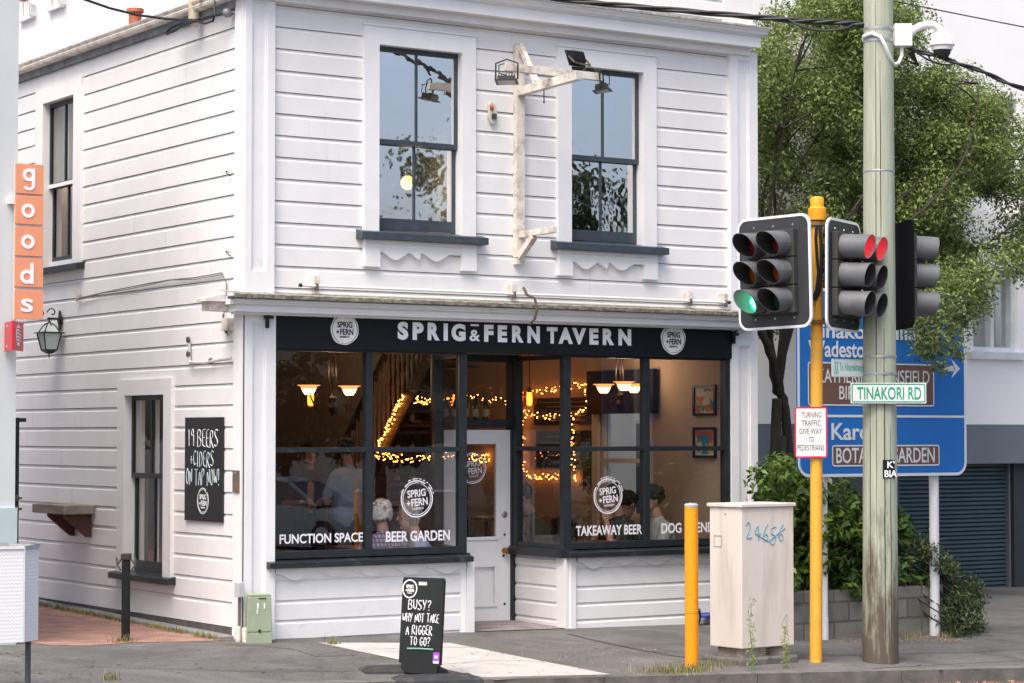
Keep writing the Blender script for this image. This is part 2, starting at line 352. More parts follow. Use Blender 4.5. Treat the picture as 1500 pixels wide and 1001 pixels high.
STROKES = {
 'B': [[(0, 0), (0, 1), (.4, .95), (.5, .75), (.35, .55), (.02, .52)], [(.3, .54), (.58, .3), (.45, .05), (0, 0)]], 'U': [[(0, 1), (.05, .2), (.25, 0), (.45, .2), (.5, 1)]],
 'S': [[(.5, .88), (.3, 1), (.05, .85), (.1, .6), (.42, .42), (.5, .18), (.25, 0), (0, .12)]], 'Y': [[(0, 1), (.25, .5)], [(.55, 1), (.2, 0)]],
 '?': [[(.05, .8), (.2, 1), (.45, .95), (.48, .7), (.22, .5), (.22, .28)], [(.2, .06), (.25, 0)]], 'W': [[(0, 1), (.15, 0), (.32, .7), (.5, 0), (.68, 1)]],
 'H': [[(0, 1), (.02, 0)], [(.48, 1), (.46, 0)], [(0, .52), (.48, .55)]], 'N': [[(0, 0), (.02, 1), (.45, .02), (.48, 1)]],
 'O': [[(.25, 1), (.04, .75), (.05, .2), (.27, 0), (.5, .25), (.48, .78), (.25, 1)]], 'T': [[(0, .97), (.55, 1)], [(.28, .98), (.26, 0)]],
 'A': [[(0, 0), (.26, 1), (.5, 0)], [(.1, .38), (.42, .4)]], 'K': [[(0, 1), (.02, 0)], [(.45, 1), (.04, .45), (.5, 0)]],
 'E': [[(.42, .98), (.05, .95), (.02, .05), (.45, 0)], [(.03, .5), (.35, .52)]], 'R': [[(0, 0), (.02, 1), (.42, .92), (.42, .6), (.04, .5), (.5, 0)]],
 'I': [[(.1, 1), (.1, 0)]], 'G': [[(.48, .85), (.28, 1), (.04, .7), (.05, .2), (.28, 0), (.5, .2), (.5, .45), (.28, .45)]], '!': [[(.1, 1), (.08, .3)], [(.08, .06), (.1, 0)]],
 '1': [[(0, .8), (.12, 1), (.12, 0)]], '9': [[(.42, .75), (.25, 1), (.02, .8), (.15, .55), (.42, .72), (.4, 0)]], 'C': [[(.45, .85), (.25, 1), (.03, .65), (.06, .2), (.28, 0), (.48, .15)]],
 'D': [[(0, 0), (.02, 1), (.35, .9), (.5, .5), (.35, .1), (0, 0)]], 'P': [[(0, 0), (.02, 1), (.4, .95), (.45, .65), (.04, .5)]], '+': [[(.2, .7), (.2, .2)], [(.02, .45), (.4, .45)]],
 '2': [[(0, .8), (.2, 1), (.42, .8), (.35, .5), (0, .02), (.55, .08)]], '4': [[(.4, 0), (.38, 1), (0, .35), (.6, .4)]], '6': [[(.45, 1), (.1, .6), (.02, .2), (.25, 0), (.48, .2), (.3, .45), (.05, .3)]],
 '5': [[(.5, 1), (.1, 1), (.05, .6), (.4, .55), (.45, .2), (.2, 0), (0, .1)]], ' ': []}
def hand_text(mb, txt, o, u, v, n, x0, x1, y0, y1, wd, jit=0.03, lift=0.004):
    adv = []; x = 0
    for ch in txt:
        adv.append(x); st = STROKES[ch]; wch = max([p[0] for q in st for p in q] + [0.28]); x += wch + 0.17
    tot = x - 0.17; o, u, v, n = Vector(o), Vector(u), Vector(v), Vector(n)
    for i, ch in enumerate(txt):
        dy = random.uniform(-1, 1) * jit * 2
        for st in STROKES[ch]:
            pts = []
            for k in range(len(st) - 1):
                for q in range(4):
                    t = q / 4; a, b = st[k], st[k + 1]; pts.append((a[0] + (b[0] - a[0]) * t, a[1] + (b[1] - a[1]) * t))
            pts.append(st[-1]); P = []
            for (a, b) in pts:
                X = x0 + (adv[i] + a) / tot * (x1 - x0); Y = y0 + (b + dy) * (y1 - y0)
                P.append(o + u * X + v * Y + n * lift)
            for _ in range(2): P = [P[0]] + [(P[k - 1] + P[k] * 2 + P[k + 1]) / 4 for k in range(1, len(P) - 1)] + [P[-1]]
            mb.tube(P, [wd * random.uniform(0.75, 1.15) for _ in P], 6)
    return mb
UX, UY, UZ = Vector((1, 0, 0)), Vector((0, 1, 0)), Vector((0, 0, 1))
NF = Vector((0, -1, 0))        # outward from the shop front
NS = Vector((-1, 0, 0))        # outward from the side wall
# frame on the side wall: to the right in the photo is -Y
SU = Vector((0, -1, 0))
# ================================================================== GROUND
def sheet(name, pts, mat, dz, kind='structure', label=None, cat=None):
    mb = MB(); mb.add([(p[0], p[1], gz(p[0], p[1]) + dz) for p in pts], [tuple(range(len(pts)))])
    o = mb.build(name, mat); tag(o, kind=kind)
    if label: tag(o, label, cat)
    return o
K0, K1 = onG(727, 996), onG(1500, 979)              # front edge of the kerb
kd = Vector((K1.x - K0.x, K1.y - K0.y, 0)).normalized(); kn = Vector((kd.y, -kd.x, 0))   # kn points to the road
def kp(t, off): q = Vector((K0.x, K0.y, 0)) + kd * t + kn * off; return (q.x, q.y)
def grid_sheet(name, x0, x1, y0, y1, z, mat, n=1):
    return MB().quad((x0, y0, z), (x1, y0, z), (x1, y1, z), (x0, y1, z)).build(name, mat)
# base ground to the horizon, well below street level
g = MB(); S = 600
g.add([(x, y, gz(x, y) * (1 if abs(x) < 60 else 0) - 0.62) for x, y in ((-S, -S), (S, -S), (S, S), (-S, S))], [(0, 1, 2, 3)])
tag(g.build('ground', ROADM), kind='structure')
m = MB(); offs = [0.0, .5, 1, 1.5, 2, 3, 5, 9, 20, 45]; tt = [-16 + 2 * k for k in range(36)]
for i in range(len(tt) - 1):
    for j in range(len(offs) - 1):
        q = [kp(tt[i], offs[j + 1]), kp(tt[i + 1], offs[j + 1]), kp(tt[i + 1], offs[j]), kp(tt[i], offs[j])]; m.add([(x, y, gz(x, y) - .135) for x, y in q], [(0, 1, 2, 3)])
tag(m.build('road', ROADM), kind='structure')
m = MB(); q = [kp(-14, -.15), kp(55, -.15), (55, 0), (kp(-14, 0)[0], 0)]; m.add([(x, y, gz(x, min(y, 0)) if y > -5.2 else -0.017 * x + XF * y) for x, y in q], [(0, 1, 2, 3)])
q = [(-14, 0), (55, 0), (55, 30), (-14, 30)]; m.add([(x, y, gz(x, y)) for x, y in q], [(0, 1, 2, 3)]); tag(m.build('pavement', ASPH), kind='structure')
kb = MB(); L = 0.0; segs = 34
for i in range(segs):
    t0, t1 = -14 + i * 1.5 + 0.004, -14 + (i + 1) * 1.5 - 0.004
    q = [kp(t0, 0), kp(t1, 0), kp(t1, -0.15), kp(t0, -0.15)]
    top = [(p[0], p[1], gz(*p) + 0.004) for p in q]; bot = [(p[0], p[1], gz(*p) - 0.2) for p in q]
    bev = [(kp(t0, -0.02)), (kp(t1, -0.02))]
    kb.add(top + bot, [(0, 1, 2, 3), (0, 4, 5, 1), (1, 5, 6, 2), (3, 7, 4, 0)])
tag(kb.build('kerb', KERBM), kind='structure')
# pale concrete slab running from the shop step to the kerb
sl = [onG(466, 942), onG(655, 937.5), onG(660, 942.6), onG(904, 990.7), onG(725, 996.5), onG(584, 967)]
sheet('concrete_path', [sl[0], sl[5], sl[4], sl[3], sl[2]], CONC, 0.004)
def patch(pts, mat, dz, w_=None, name='asphalt_patch'):
    if w_ is None: return sheet(name, [onG(*p) for p in pts], mat, dz)
    m = MB(); Q = [onG(*p) for p in pts]; L_ = []; R_ = []
    for i, p in enumerate(Q):
        d = (Q[min(i + 1, len(Q) - 1)] - Q[max(i - 1, 0)]).normalized(); nn_ = Vector((-d.y, d.x, 0)); e = w_ * random.uniform(.6, 1.3); L_.append(p + nn_ * e); R_.append(p - nn_ * e)
    m.add([(p.x, p.y, gz(p.x, p.y) + dz) for p in L_ + R_], [(i, i + 1, len(Q) + i + 1, len(Q) + i) for i in range(len(Q) - 1)]); return tag(m.build(name, mat), kind='structure')
DASPH = ASPHALT('dark_asphalt_repair', (0.115, 0.112, 0.108), .45); TARM = M('tar_seam', (.045, .044, .043), .7, .3, 20)
patch([(342, 938), (420, 939), (470, 944), (530, 954), (520, 961), (460, 962), (430, 952), (380, 947), (330, 945)], DASPH, .003)
patch([(832, 929), (860, 936), (900, 945), (940, 953), (985, 961), (1040, 968)], TARM, .003, .022, 'tar_seam')
patch([(1225, 985), (1290, 979), (1380, 974), (1500, 968)], TARM, .003, .008, 'tar_seam'); patch([(0, 985), (120, 978), (260, 981), (400, 985), (540, 983)], TARM, .003, .006, 'tar_seam')
patch([(1000, 975), (1060, 955), (1180, 950), (1420, 948), (1500, 945), (1500, 952), (1400, 957), (1200, 962), (1080, 972)], DASPH, .003)
g_ = random.Random(77); m = MB()
for _ in range(420):
    x, y = g_.uniform(-4, 9), g_.uniform(-3.9, -.3); z = gz(x, y) + .0045; r_ = g_.uniform(.008, .022); a0_ = g_.random()
    m.add([(x + r_ * math.cos(a0_ + k * 1.047) * g_.uniform(.7, 1.2), y + r_ * math.sin(a0_ + k * 1.047) * g_.uniform(.7, 1.2), z) for k in range(6)], [(0, 1, 2, 3, 4, 5)])
tag(m.build('gum_spots', M('old_gum', (.075, .073, .07), .8, .4, 3)), 'dark old chewing gum spots trodden into the footpath', 'gum spots', kind='stuff')
patch([(530, 953), (600, 950), (700, 949)], M('slab_joint', (.25, .24, .22), .9), .0062, .006, 'slab_joint'); patch([(640, 975), (720, 968), (820, 970)], MATS['slab_joint'], .0062, .006, 'slab_joint')
# brick alley
bp = [onG(0, 938), onG(75, 946), onG(130, 947), onG(190, 942), onG(300, 940), onG(352, 937)]
BRICKP = BRICK('red_brick_paving', (0.40, 0.21, 0.155), (0.31, 0.17, 0.13), (0.15, 0.12, 0.10), 4.3, plane='xy', rot=R(8))
sheet('brick_alley', [(bp[0].x - 2.5, bp[0].y)] + [(p.x, p.y) for p in bp] + [(0.02, 0.1), (0.02, 12), (-7, 12)], BRICKP, 0.004)
# gutter strip of damp grit by the kerb
GRIT = M('gutter_grit', (0.16, 0.12, 0.10), 0.95, 0.5, 30, 0.8, 60)
sheet('gutter', [kp(-6, 0.32), kp(6, 0.32), kp(6, 0.0), kp(-6, 0.0)], GRIT, -0.131)
# ================================================================== TAVERN
W1 = fx(1107)                                       # right end of the front
TAV = thing('tavern_building', (0, 0, 0), 'white two storey weatherboard tavern with black shopfront and corner doorway', 'building')
def boards(mb, P, zl, u0, u1, hole=(), lip=0.013, scal=0.036, joints=True, seed=1):
    """rusticated boards; P(u, off, z)->point; zl = list of board bottoms; holes = (ua, ub, za, zb)"""
    rr = random.Random(seed)
    for i in range(len(zl) - 1):
        z0, z1 = zl[i], zl[i + 1]; h = z1 - z0; sc = min(scal, h * 0.3); tilt = rr.uniform(-0.0015, 0.0015)
        prof = [(0.005, -0.03), (0.005, 0.0), (h - sc, 0.0 + tilt), (h - sc * 0.72, -lip * 0.72), (h - sc * 0.3, -lip), (h - 0.0012, -lip)]
        cuts = [(u0, u1, [(0, h)])]
        for (ua, ub, za, zb) in hole:
            nc = []
            for (a, b, rg) in cuts:
                if b <= ua or a >= ub or za >= z1 or zb <= z0: nc.append((a, b, rg)); continue
                if a < ua: nc.append((a, ua, rg))
                if b > ub: nc.append((ub, b, rg))
                r2 = []
                if za > z0 + 0.004: r2.append((0, za - z0))
                if zb < z1 - 0.004: r2.append((zb - z0, h))
                if r2: nc.append((max(a, ua), min(b, ub), r2))
            cuts = nc
        for (a, b, rg) in cuts:
            if b - a < 0.005: continue
            spl = [a, b]
            if joints and b - a > 1.6 and rr.random() < 0.7: spl = [a, a + (b - a) * rr.uniform(0.25, 0.75), b]
            for k in range(len(spl) - 1):
                ua, ub = spl[k] + (0.0006 if k else 0), spl[k + 1] - (0.0006 if k < len(spl) - 2 else 0)
                dd = rr.uniform(-0.0006, 0.0006)
                for (r0, r1) in rg:
                    pts = []
                    for q in range(len(prof) - 1):
                        (za, oa), (zb, ob) = prof[q], prof[q + 1]
                        if q == 0:
                            if r0 == 0: pts.append((prof[0][0], oa)); pts.append((prof[1][0], ob))
                            continue
                        if zb <= r0 or za >= r1 + (0.007 if r1 == h else 0): continue
                        f = lambda z: oa + (ob - oa) * ((z - za) / max(zb - za, 1e-6))
                        lo, hi = max(za, r0), min(zb, r1 + (0.007 if r1 == h else 0))
                        if not pts or abs(pts[-1][0] - lo) > 1e-6: pts.append((lo, f(lo)))
                        pts.append((hi, f(hi)))
                    vs = []; n = len(pts)
                    for (z, off) in pts: vs.append(P(ua, off + dd, z0 + z)); vs.append(P(ub, off + dd, z0 + z))
                    mb.add(vs, [(2 * j, 2 * j + 1, 2 * j + 3, 2 * j + 2) for j in range(n - 1)])
PF = lambda u, off, z: (u, -off, z)                 # front wall (off = outwards)
PS = lambda u, off, z: (-off, u, z)                 # side wall; u = world y
# ---- measured openings, front upper
def WIN(cl, cr, l, r, t_l, b_l):                    # casing left/right px, opening left/right px, top and bottom px at the left edge
    return dict(c0=fx(cl), c1=fx(cr), x0=fx(l), x1=fx(r), zt=fz(l, t_l), zb=fz(l, b_l))
UW = [WIN(530, 694, 552, 674, 66, 334), WIN(815, 960, 835, 941, 97.5, 341)]
UW[1]['zt'] = UW[0]['zt'] = (UW[0]['zt'] + fz(941, 107)) / 2; UW[1]['zb'] = UW[0]['zb']
ZF = [3.486 - 0.2056 * 1.6] + [3.486 + 0.2056 * i for i in range(-1, 14)]
ZTOP = fz(1040, 84) + 0.22
mb = MB(); boards(mb, PF, ZF, fx(397), fx(1068), [(q['x0'] - 0.03, q['x1'] + 0.03, q['zb'] - 0.03, q['zt'] + 0.03) for q in UW], seed=3)
mb.build('front_wall', BOARD, TAV)
# ---- side wall openings
DEPTH = 6.6
SWu = dict(y0=sy(108), y1=sy(63), zt=sz(108, 140), zb=sz(108, 384), c0=sy(119), c1=sy(52))
SWl = dict(y0=sy(243.5), y1=sy(186), zt=sz(243.5, 578), zb=sz(243.5, 842), c0=sy(255), c1=sy(176))
ZS = [0.10, 0.332] + [0.332 + 0.2053 * i for i in range(1, 9)] + [2.18 + 0.1977 * i for i in range(0, 20)]
mb = MB(); boards(mb, PS, ZS, 0.02 + sy(348), DEPTH, [(q['y0'] - 0.02, q['y1'] + 0.02, q['zb'] - 0.03, q['zt'] + 0.03) for q in (SWu, SWl)], seed=9)
mb.build('side_wall', BOARD, TAV)
# solid back-up of the walls (keeps daylight out of the rooms), with openings
CORE = M('dark_wall_core', (0.16, 0.13, 0.10), 0.9)
ROOM = M('room_plaster', (0.40, 0.31, 0.235), 0.8, 0.06, 4, 0.05)
def slab_with_holes(mb, fn, u0, u1, z0, z1, holes):
    us = sorted({u0, u1, *[h[0] for h in holes], *[h[1] for h in holes]}); zs = sorted({z0, z1, *[h[2] for h in holes], *[h[3] for h in holes]})
    for a, b in zip(us[:-1], us[1:]):
        for c, d in zip(zs[:-1], zs[1:]):
            m = ((a + b) / 2, (c + d) / 2)
            if any(h[0] < m[0] < h[1] and h[2] < m[1] < h[3] for h in holes): continue
            fn(mb, a, b, c, d)
mb = MB()
slab_with_holes(mb, lambda m, a, b, c, d: m.box(a, b, 0.06, 0.10, c, d), 0.1, W1 - 0.1, 3.0, 6.0, [(q['x0'] - 0.05, q['x1'] + 0.05, q['zb'] - 0.05, q['zt'] + 0.05) for q in UW])
slab_with_holes(mb, lambda m, a, b, c, d: m.box(0.06, 0.10, a, b, c, d), 0.1, DEPTH, 0.12, 6.0, [(q['y0'] - 0.05, q['y1'] + 0.05, q['zb'] - 0.05, q['zt'] + 0.05) for q in (SWu, SWl)])
mb.build('inner_lining', CORE, TAV)
mb = MB().box(0.0, 0.06, 0.13, DEPTH, -0.05, 0.098); mb.box(0.0, W1, DEPTH, DEPTH + 0.1, -0.1, 6.2)
mb.build('foundation', DARKBASE, TAV)
# front strip of paving along the side wall
pv = MB(); pv.add([(-0.19, 0.05, gz(-0.2, 0.05) + 0.03), (-0.001, 0.1, gz(0, .1) + 0.03), (-0.001, DEPTH, gz(0, 6) + 0.03), (-0.19, DEPTH, gz(0, 6) + 0.03),
        (-0.19, 0.05, -0.2), (-0.001, 0.1, -0.2), (-0.001, DEPTH, -0.2), (-0.19, DEPTH, -0.2)], [(0, 1, 2, 3), (0, 3, 7, 4), (0, 4, 5, 1)])
tag(pv.build('drain_strip', GREYCONC), kind='structure')
# ---- corner boards / pilasters
def pilaster(x0, x1, z0, z1, y0, px0, px1, pz0, pz1, name='pilaster', side=False):
    m = MB(); d = 0.055
    m.box(x0, x1, y0 - d, y0 + 0.05, z0, pz0); m.box(x0, x1, y0 - d, y0 + 0.05, pz1, z1)
    m.box(x0, px0, y0 - d, y0 + 0.05, pz0, pz1); m.box(px1, x1, y0 - d, y0 + 0.05, pz0, pz1)
    m.box(px0, px1, y0 - d + 0.022, y0 + 0.05, pz0, pz1)
    for (a, b, c, e) in ((px0, px0 + 0.018, pz0, pz1), (px1 - 0.018, px1, pz0, pz1), (px0 + 0.018, px1 - 0.018, pz0, pz0 + 0.018), (px0 + 0.018, px1 - 0.018, pz1 - 0.018, pz1)):
        m.box(a, b, y0 - d + 0.012, y0 - d + 0.023, c, e)
    return m.build(name, TRIM, TAV)
xu0 = -0.015
pilaster(xu0, fx(397), 3.20, 6.05, 0, fx(363), fx(386), fz(375, 398), 5.96)
pilaster(fx(1067), W1, 3.20, 6.02, 0, fx(1078), fx(1095), fz(1085, 408), fz(1085, 90))
pilaster(xu0, fx(401), -0.06, 3.10, 0.02, fx(367), fx(387), 0.25, fz(375, 474, 0))
pilaster(fx(1069), W1, -0.22, 3.10, 0.02, fx(1080), fx(1097), 0.1, 2.85)
MB().box(-0.034, -0.003, -0.035, sy(346), -0.05, 6.1).build('corner_board', BOARD, TAV)
# ---- window builder for the upper sashes
GL_UP = GLASS('old_sash_glass', 0.85, 1.0, (0.75, 0.8, 0.8), 0.10, 5.0, 3.0)
GL_SIDE = GLASS('side_sash_glass', 0.12, 1.0, (0.9, 0.9, 0.88), 0.10, 4.0, 4.0)
GL_SHOP = GLASS('shop_glass', 0.12, 0.9, (0.95, 0.95, 0.94), 0.02, 1.5, 4.5)
def wave_apron(m, x0, x1, zt, zlow, y, d, ends=True):
    N = 40; P = []
    for i in range(N + 1):
        t = i / N; ph = (t * 2) % 1.0 if t < 1 else 1.0
        s = math.sin(math.pi * 2 * ph) if t < 0.5 else math.sin(math.pi * 2 * ph)
        z = zlow + 0.03 - 0.03 * math.cos(2 * math.pi * (ph - 0.18)) * (1 if True else 0)
        P.append((x0 + (x1 - x0) * t, y, z))
    P += [(x1, y, zt), (x0, y, zt)]
    m.prism(P, (0, -d, 0))
def sash_window_front(q, curtains=None, name='upper_window'):
    d = 0.038; x0, x1, zb, zt = q['x0'], q['x1'], q['zb'], q['zt']; c0, c1 = q['c0'], q['c1']
    ct = zt + (x0 - c0) * 1.05
    m = MB(); m.box(c0, x0, -d, 0.06, zb - 0.1, zt); m.box(x1, c1, -d, 0.06, zb - 0.1, zt); m.box(c0, c1, -d, 0.06, zt, ct); m.box(c0 - 0.012, c1 + 0.012, -d - 0.012, -d + 0.02, ct + 0.001, ct + 0.02)
    m.box(x0 - 0.02, x0, 0.06, 0.2, zb - .1, zt); m.box(x1, x1 + 0.02, 0.06, 0.2, zb - .1, zt); m.box(x0, x1, 0.06, 0.2, zt, zt + 0.02)
    win = m.build(name, TRIM, TAV)
    zm = zb + (zt - zb) * 0.475; xm = (x0 + x1) / 2; s = MB(); fw = 0.028
    def sash(za, zc, y, bot, top):
        s.box(x0, x0 + fw, y, y + 0.035, za, zc); s.box(x1 - fw, x1, y, y + 0.035, za, zc)
        s.box(x0 + fw, x1 - fw, y, y + 0.035, za, za + bot); s.box(x0 + fw, x1 - fw, y, y + 0.035, zc - top, zc); s.box(xm - 0.011, xm + 0.011, y + 0.004, y + 0.031, za + bot, zc - top)
    sash(zm - 0.02, zt, 0.05, 0.05, 0.05); sash(zb, zm + 0.02, 0.09, 0.11, 0.045)
    s.build('sash', SLATE, win)
    p = MB().quad((x0, 0.066, zm), (x1, 0.066, zm), (x1, 0.066, zt), (x0, 0.066, zt)); p.quad((x0, 0.106, zb), (x1, 0.106, zb), (x1, 0.106, zm), (x0, 0.106, zm)); p.build('pane', GL_UP, win)
    a = MB(); s0, s1 = c0 - 0.07, c1 + 0.10
    P = [(s0, 0.10, zb - 0.005), (s0, -0.12, zb - 0.05), (s0, -0.12, zb - 0.12), (s0, 0.0, zb - 0.12)]
    a.prism(P, (s1 - s0, 0, 0)); a.build('sill', SLATE, win, bevel=0.004)
    a = MB(); zz = zb - 0.121
    a.box(c0, c1, -0.06, 0.0, zz - 0.035, zz)
    a.box(c0, c0 + 0.17, -0.055, 0.0, zz - 0.26, zz - 0.036); a.box(c1 - 0.17, c1, -0.055, 0.0, zz - 0.26, zz - 0.036)
    N = 44; P = []; xa, xb = c0 + 0.171, c1 - 0.171
    for i in range(N + 1):
        t = i / N; f = (t * 2) % 1.0 if i < N else 1.0
        z = zz - 0.11 - 0.075 * math.sin(math.pi * min(f / 0.75, 1)) ** 2 if f < 0.75 else zz - 0.11 - 0.075 * ((f - 0.75) / 0.25) ** 0.8
        if t > 0.5: f2 = 1 - (t - 0.5) * 2; z = zz - 0.11 - 0.07 * (math.sin(math.pi * min((1 - f2) / 0.75, 1)) ** 2 if (1 - f2) < 0.75 else 0.0)
        P.append((xa + (xb - xa) * t, 0.0, z))
    P += [(xb, 0, zz - 0.036), (xa, 0, zz - 0.036)]
    a.prism(P, (0, -0.045, 0)); a.build('apron', TRIM, win)
    return win
CURT = LEAF('white_net_curtain', (.66, .66, .63), (.74, .74, .71), .5, .9)
w1 = sash_window_front(UW[0]); w2 = sash_window_front(UW[1])
def curtain(x0, x1, y, z0, z1, parent, amp=0.03, k=9):
    m = MB(); N = 60; vs = []
    for i in range(N + 1):
        t = i / N; yy = y + amp * math.sin(t * k * 2 * math.pi) + 0.01 * math.sin(t * 31)
        vs += [(x0 + (x1 - x0) * t, yy, z0), (x0 + (x1 - x0) * t, yy, z1)]
    m.add(vs, [(2 * i, 2 * i + 2, 2 * i + 3, 2 * i + 1) for i in range(N)])
    return m.build('curtain', CURT, parent, smooth=True)
curtain(fx(905, .3), fx(940, .3) + 0.1, 0.3, UW[1]['zb'] - .1, UW[1]['zt'], w2, 0.03, 5)
# ---- side windows
def sash_window_side(q, zm, upper_rail, dark, name, muntin=True):
    y0, y1, zb, zt, c0, c1 = q['y0'], q['y1'], q['zb'], q['zt'], q['c0'], q['c1']; d = 0.035
    ct = zt + 0.16
    m = MB(); m.box(-d, 0.03, c0, y0, zb - 0.06, zt); m.box(-d, 0.03, y1, c1, zb - 0.06, zt); m.box(-d, 0.03, c0, c1, zt, ct)
    m.box(0.03, 0.2, y0 - 0.02, y0, zb - .05, zt); m.box(0.03, 0.2, y1, y1 + 0.02, zb - .05, zt); m.box(0.03, 0.2, y0, y1, zt, zt + 0.02)
    win = m.build(name, BOARD, TAV); s = MB(); ym = (y0 + y1) / 2; fw = 0.035
    def sash(za, zc, x, bot, top):
        s.box(x, x + 0.035, y0, y0 + fw, za, zc); s.box(x, x + 0.035, y1 - fw, y1, za, zc)
        s.box(x, x + 0.035, y0 + fw, y1 - fw, za, za + bot); s.box(x, x + 0.035, y0 + fw, y1 - fw, zc - top, zc)
        if muntin: s.box(x + 0.003, x + 0.03, ym - 0.012, ym + 0.012, za + bot, zc - top)
    sash(zm - 0.02, zt, 0.05, 0.05, 0.05); sash(zb, zm + 0.02, 0.09, 0.10, 0.045)
    s.build('sash', dark, win)
    p = MB().quad((0.066, y1, zm), (0.066, y0, zm), (0.066, y0, zt), (0.066, y1, zt)); p.quad((0.106, y1, zb), (0.106, y0, zb), (0.106, y0, zm), (0.106, y1, zm)); p.build('pane', GL_SIDE, win)
    a = MB(); P = [(0.09, c0 - 0.06, zb), (-0.10, c0 - 0.06, zb - 0.03), (-0.10, c0 - 0.06, zb - 0.09), (0.0, c0 - 0.06, zb - 0.09)]
    a.prism(P, (0, c1 - c0 + 0.12, 0)); a.build('sill', BLUEBLK, win, bevel=0.004)
    return win
sw1 = sash_window_side(SWu, sz(108, 264), True, BLUEBLK, 'side_window')
sw2 = sash_window_side(SWl, sz(243.5, 699), True, BLUEBLK, 'side_window')
cy = MB(); q_ = SWu; zq = sz(108, 264); rl_ = MB(); rl_.box(.042, .0499, q_['y0'], q_['y1'], zq - .022, zq + .02); rl_.build('white_rail', TRIM, sw1); rl_ = MB(); rl_.box(.06, .0899, q_['y0'], q_['y1'], q_['zb'] - .0, q_['zb'] + .05); rl_.build('white_rail', TRIM, sw1)
for (a, b) in ((0.0, 0.48), (0.52, 1.0)):
    N = 30; vs = []; y0, y1 = SWu['y0'], SWu['y1']
    for i in range(N + 1):
        t = a + (b - a) * i / N; yy = y0 + (y1 - y0) * t; xx = 0.17 + 0.02 * math.sin(i * 1.3); vs += [(xx, yy, sz(108, 264)), (xx, yy, SWu['zt'])]
    cy.add(vs, [(2 * i, 2 * i + 2, 2 * i + 3, 2 * i + 1) for i in range(N)])
cy.build('curtain', CURT, sw1, smooth=True)
# pale timber linings seen inside the lower side window
cl = MB()
yy0, yy1 = SWl['y0'], SWl['y1']
for t in (0.93, 0.55, 0.17): cl.box(0.13, 0.15, yy0 + (yy1 - yy0) * t - 0.04, yy0 + (yy1 - yy0) * t + 0.02, SWl['zb'], SWl['zt'])
cl.build('inner_frame', TRIM, sw2)
# ---- shop cornice (box with lichen-grown flashing) across the front
CX0, CX1, CYF = fx(344, -0.22), fx(1112, -0.22), -0.22
zc = lambda py: fz(344, py, CYF)
ZC0, ZC1 = zc(455), zc(437)
m = MB()
m.box(CX0 + 0.03, CX1 - 0.03, CYF + 0.04, 0.11, zc(455.5), zc(445)); 
P = []                                                # moulding profile in (y, z)
for (yy, py) in ((0.11, 445), (CYF + 0.01, 445), (CYF, 444), (CYF, 442.5), (CYF - 0.025, 441), (CYF - 0.035, 438), (CYF - 0.05, 437), (CYF - 0.05, 433.5), (0.11, 431)): P.append((CX0 - 0.02, yy, zc(py)))
m.prism(P, (CX1 - CX0 + 0.04, 0, 0))
m.box(CX0 + 0.06, CX1 - 0.06, CYF + 0.10, 0.0, zc(459), zc(455.6))
m.build('shop_cornice', TRIM, TAV)
N = 260; vs = []; fs = []; zt0 = zc(432.5)
for i in range(N + 1):
    t = i / N; x = CX0 - 0.05 + (CX1 - CX0 + 0.1) * t
    e = noise.noise(Vector((x * 6, 0, 0))); e2 = noise.noise(Vector((x * 17, 3, 0)))
    for (yy, zz) in ((CYF - 0.06, zt0 - 0.022 + 0.006 * e), (CYF - 0.065 + 0.01 * e2, zt0 + 0.012 + 0.012 * e2), (CYF - 0.02, zt0 + 0.018 + 0.010 * e), (-0.10, zt0 + 0.035 + 0.012 * e2), (0.0, zt0 + 0.055)): vs.append((x, yy, zz))
for i in range(N):
    for k in range(4): fs.append((i * 5 + k, (i + 1) * 5 + k, (i + 1) * 5 + k + 1, i * 5 + k + 1))
MB().add(vs, fs).build('cornice_flashing', LICHEN, TAV, smooth=True)
MB().box(CX0 - 0.055, CX1 + 0.055, CYF - 0.058, CYF + 0.05, zt0 - 0.034, zt0 - 0.012).build('flashing_edge', LEAD, TAV)
m = MB(); m.box(CX0 - 0.16, CX0 - 0.001 + 0.03, CYF + 0.20, 0.16, zc(454), zc(441)); m.prism([(CX0 - 0.22, CYF + 0.16, zc(440.9)), (CX0 - 0.021, CYF + 0.16, zc(440.9)), (CX0 - 0.021, CYF + 0.16, zc(431)), (CX0 - 0.1, CYF + 0.16, zc(432)), (CX0 - 0.22, CYF + 0.16, zc(436))], (0, 0.22, 0))
m.build('cornice_return', OLDTRIM, TAV)
# ---- upper cornice and parapet
yc = -0.20; zu = lambda py: fz(1000, py, yc)
UX0, UX1 = -0.15, fx(1117, yc)
m = MB(); m.box(UX0, UX1, yc, 0.0, zu(56.5), zu(41)); m.box(-0.02, UX1 - 0.05, -0.09, 0.0, zu(67), zu(56.6))
P = [(UX0 - 0.03, yy, zu(py)) for yy, py in ((0.02, 40.9), (yc - 0.01, 40.9), (yc - 0.02, 39), (yc - 0.05, 37.5), (yc - 0.06, 34), (yc - 0.085, 32.5), (yc - 0.085, 29.5), (0.02, 25))]
m.prism(P, (UX1 - UX0 + 0.09, 0, 0)); m.build('upper_cornice', TRIM, TAV)
N = 200; vs = []; fs = []; z9 = zu(28.5)
for i in range(N + 1):
    x = UX0 - 0.05 + (UX1 - UX0 + 0.13) * i / N; e = noise.noise(Vector((x * 8, 9, 0)))
    for (yy, zz) in ((yc - 0.10, z9 - 0.012), (yc - 0.10, z9 + 0.008 + 0.008 * e), (-0.02, z9 + 0.06 + 0.01 * e)): vs.append((x, yy, zz))
for i in range(N):
    for k in range(2): fs.append((i * 3 + k, (i + 1) * 3 + k, (i + 1) * 3 + k + 1, i * 3 + k + 1))
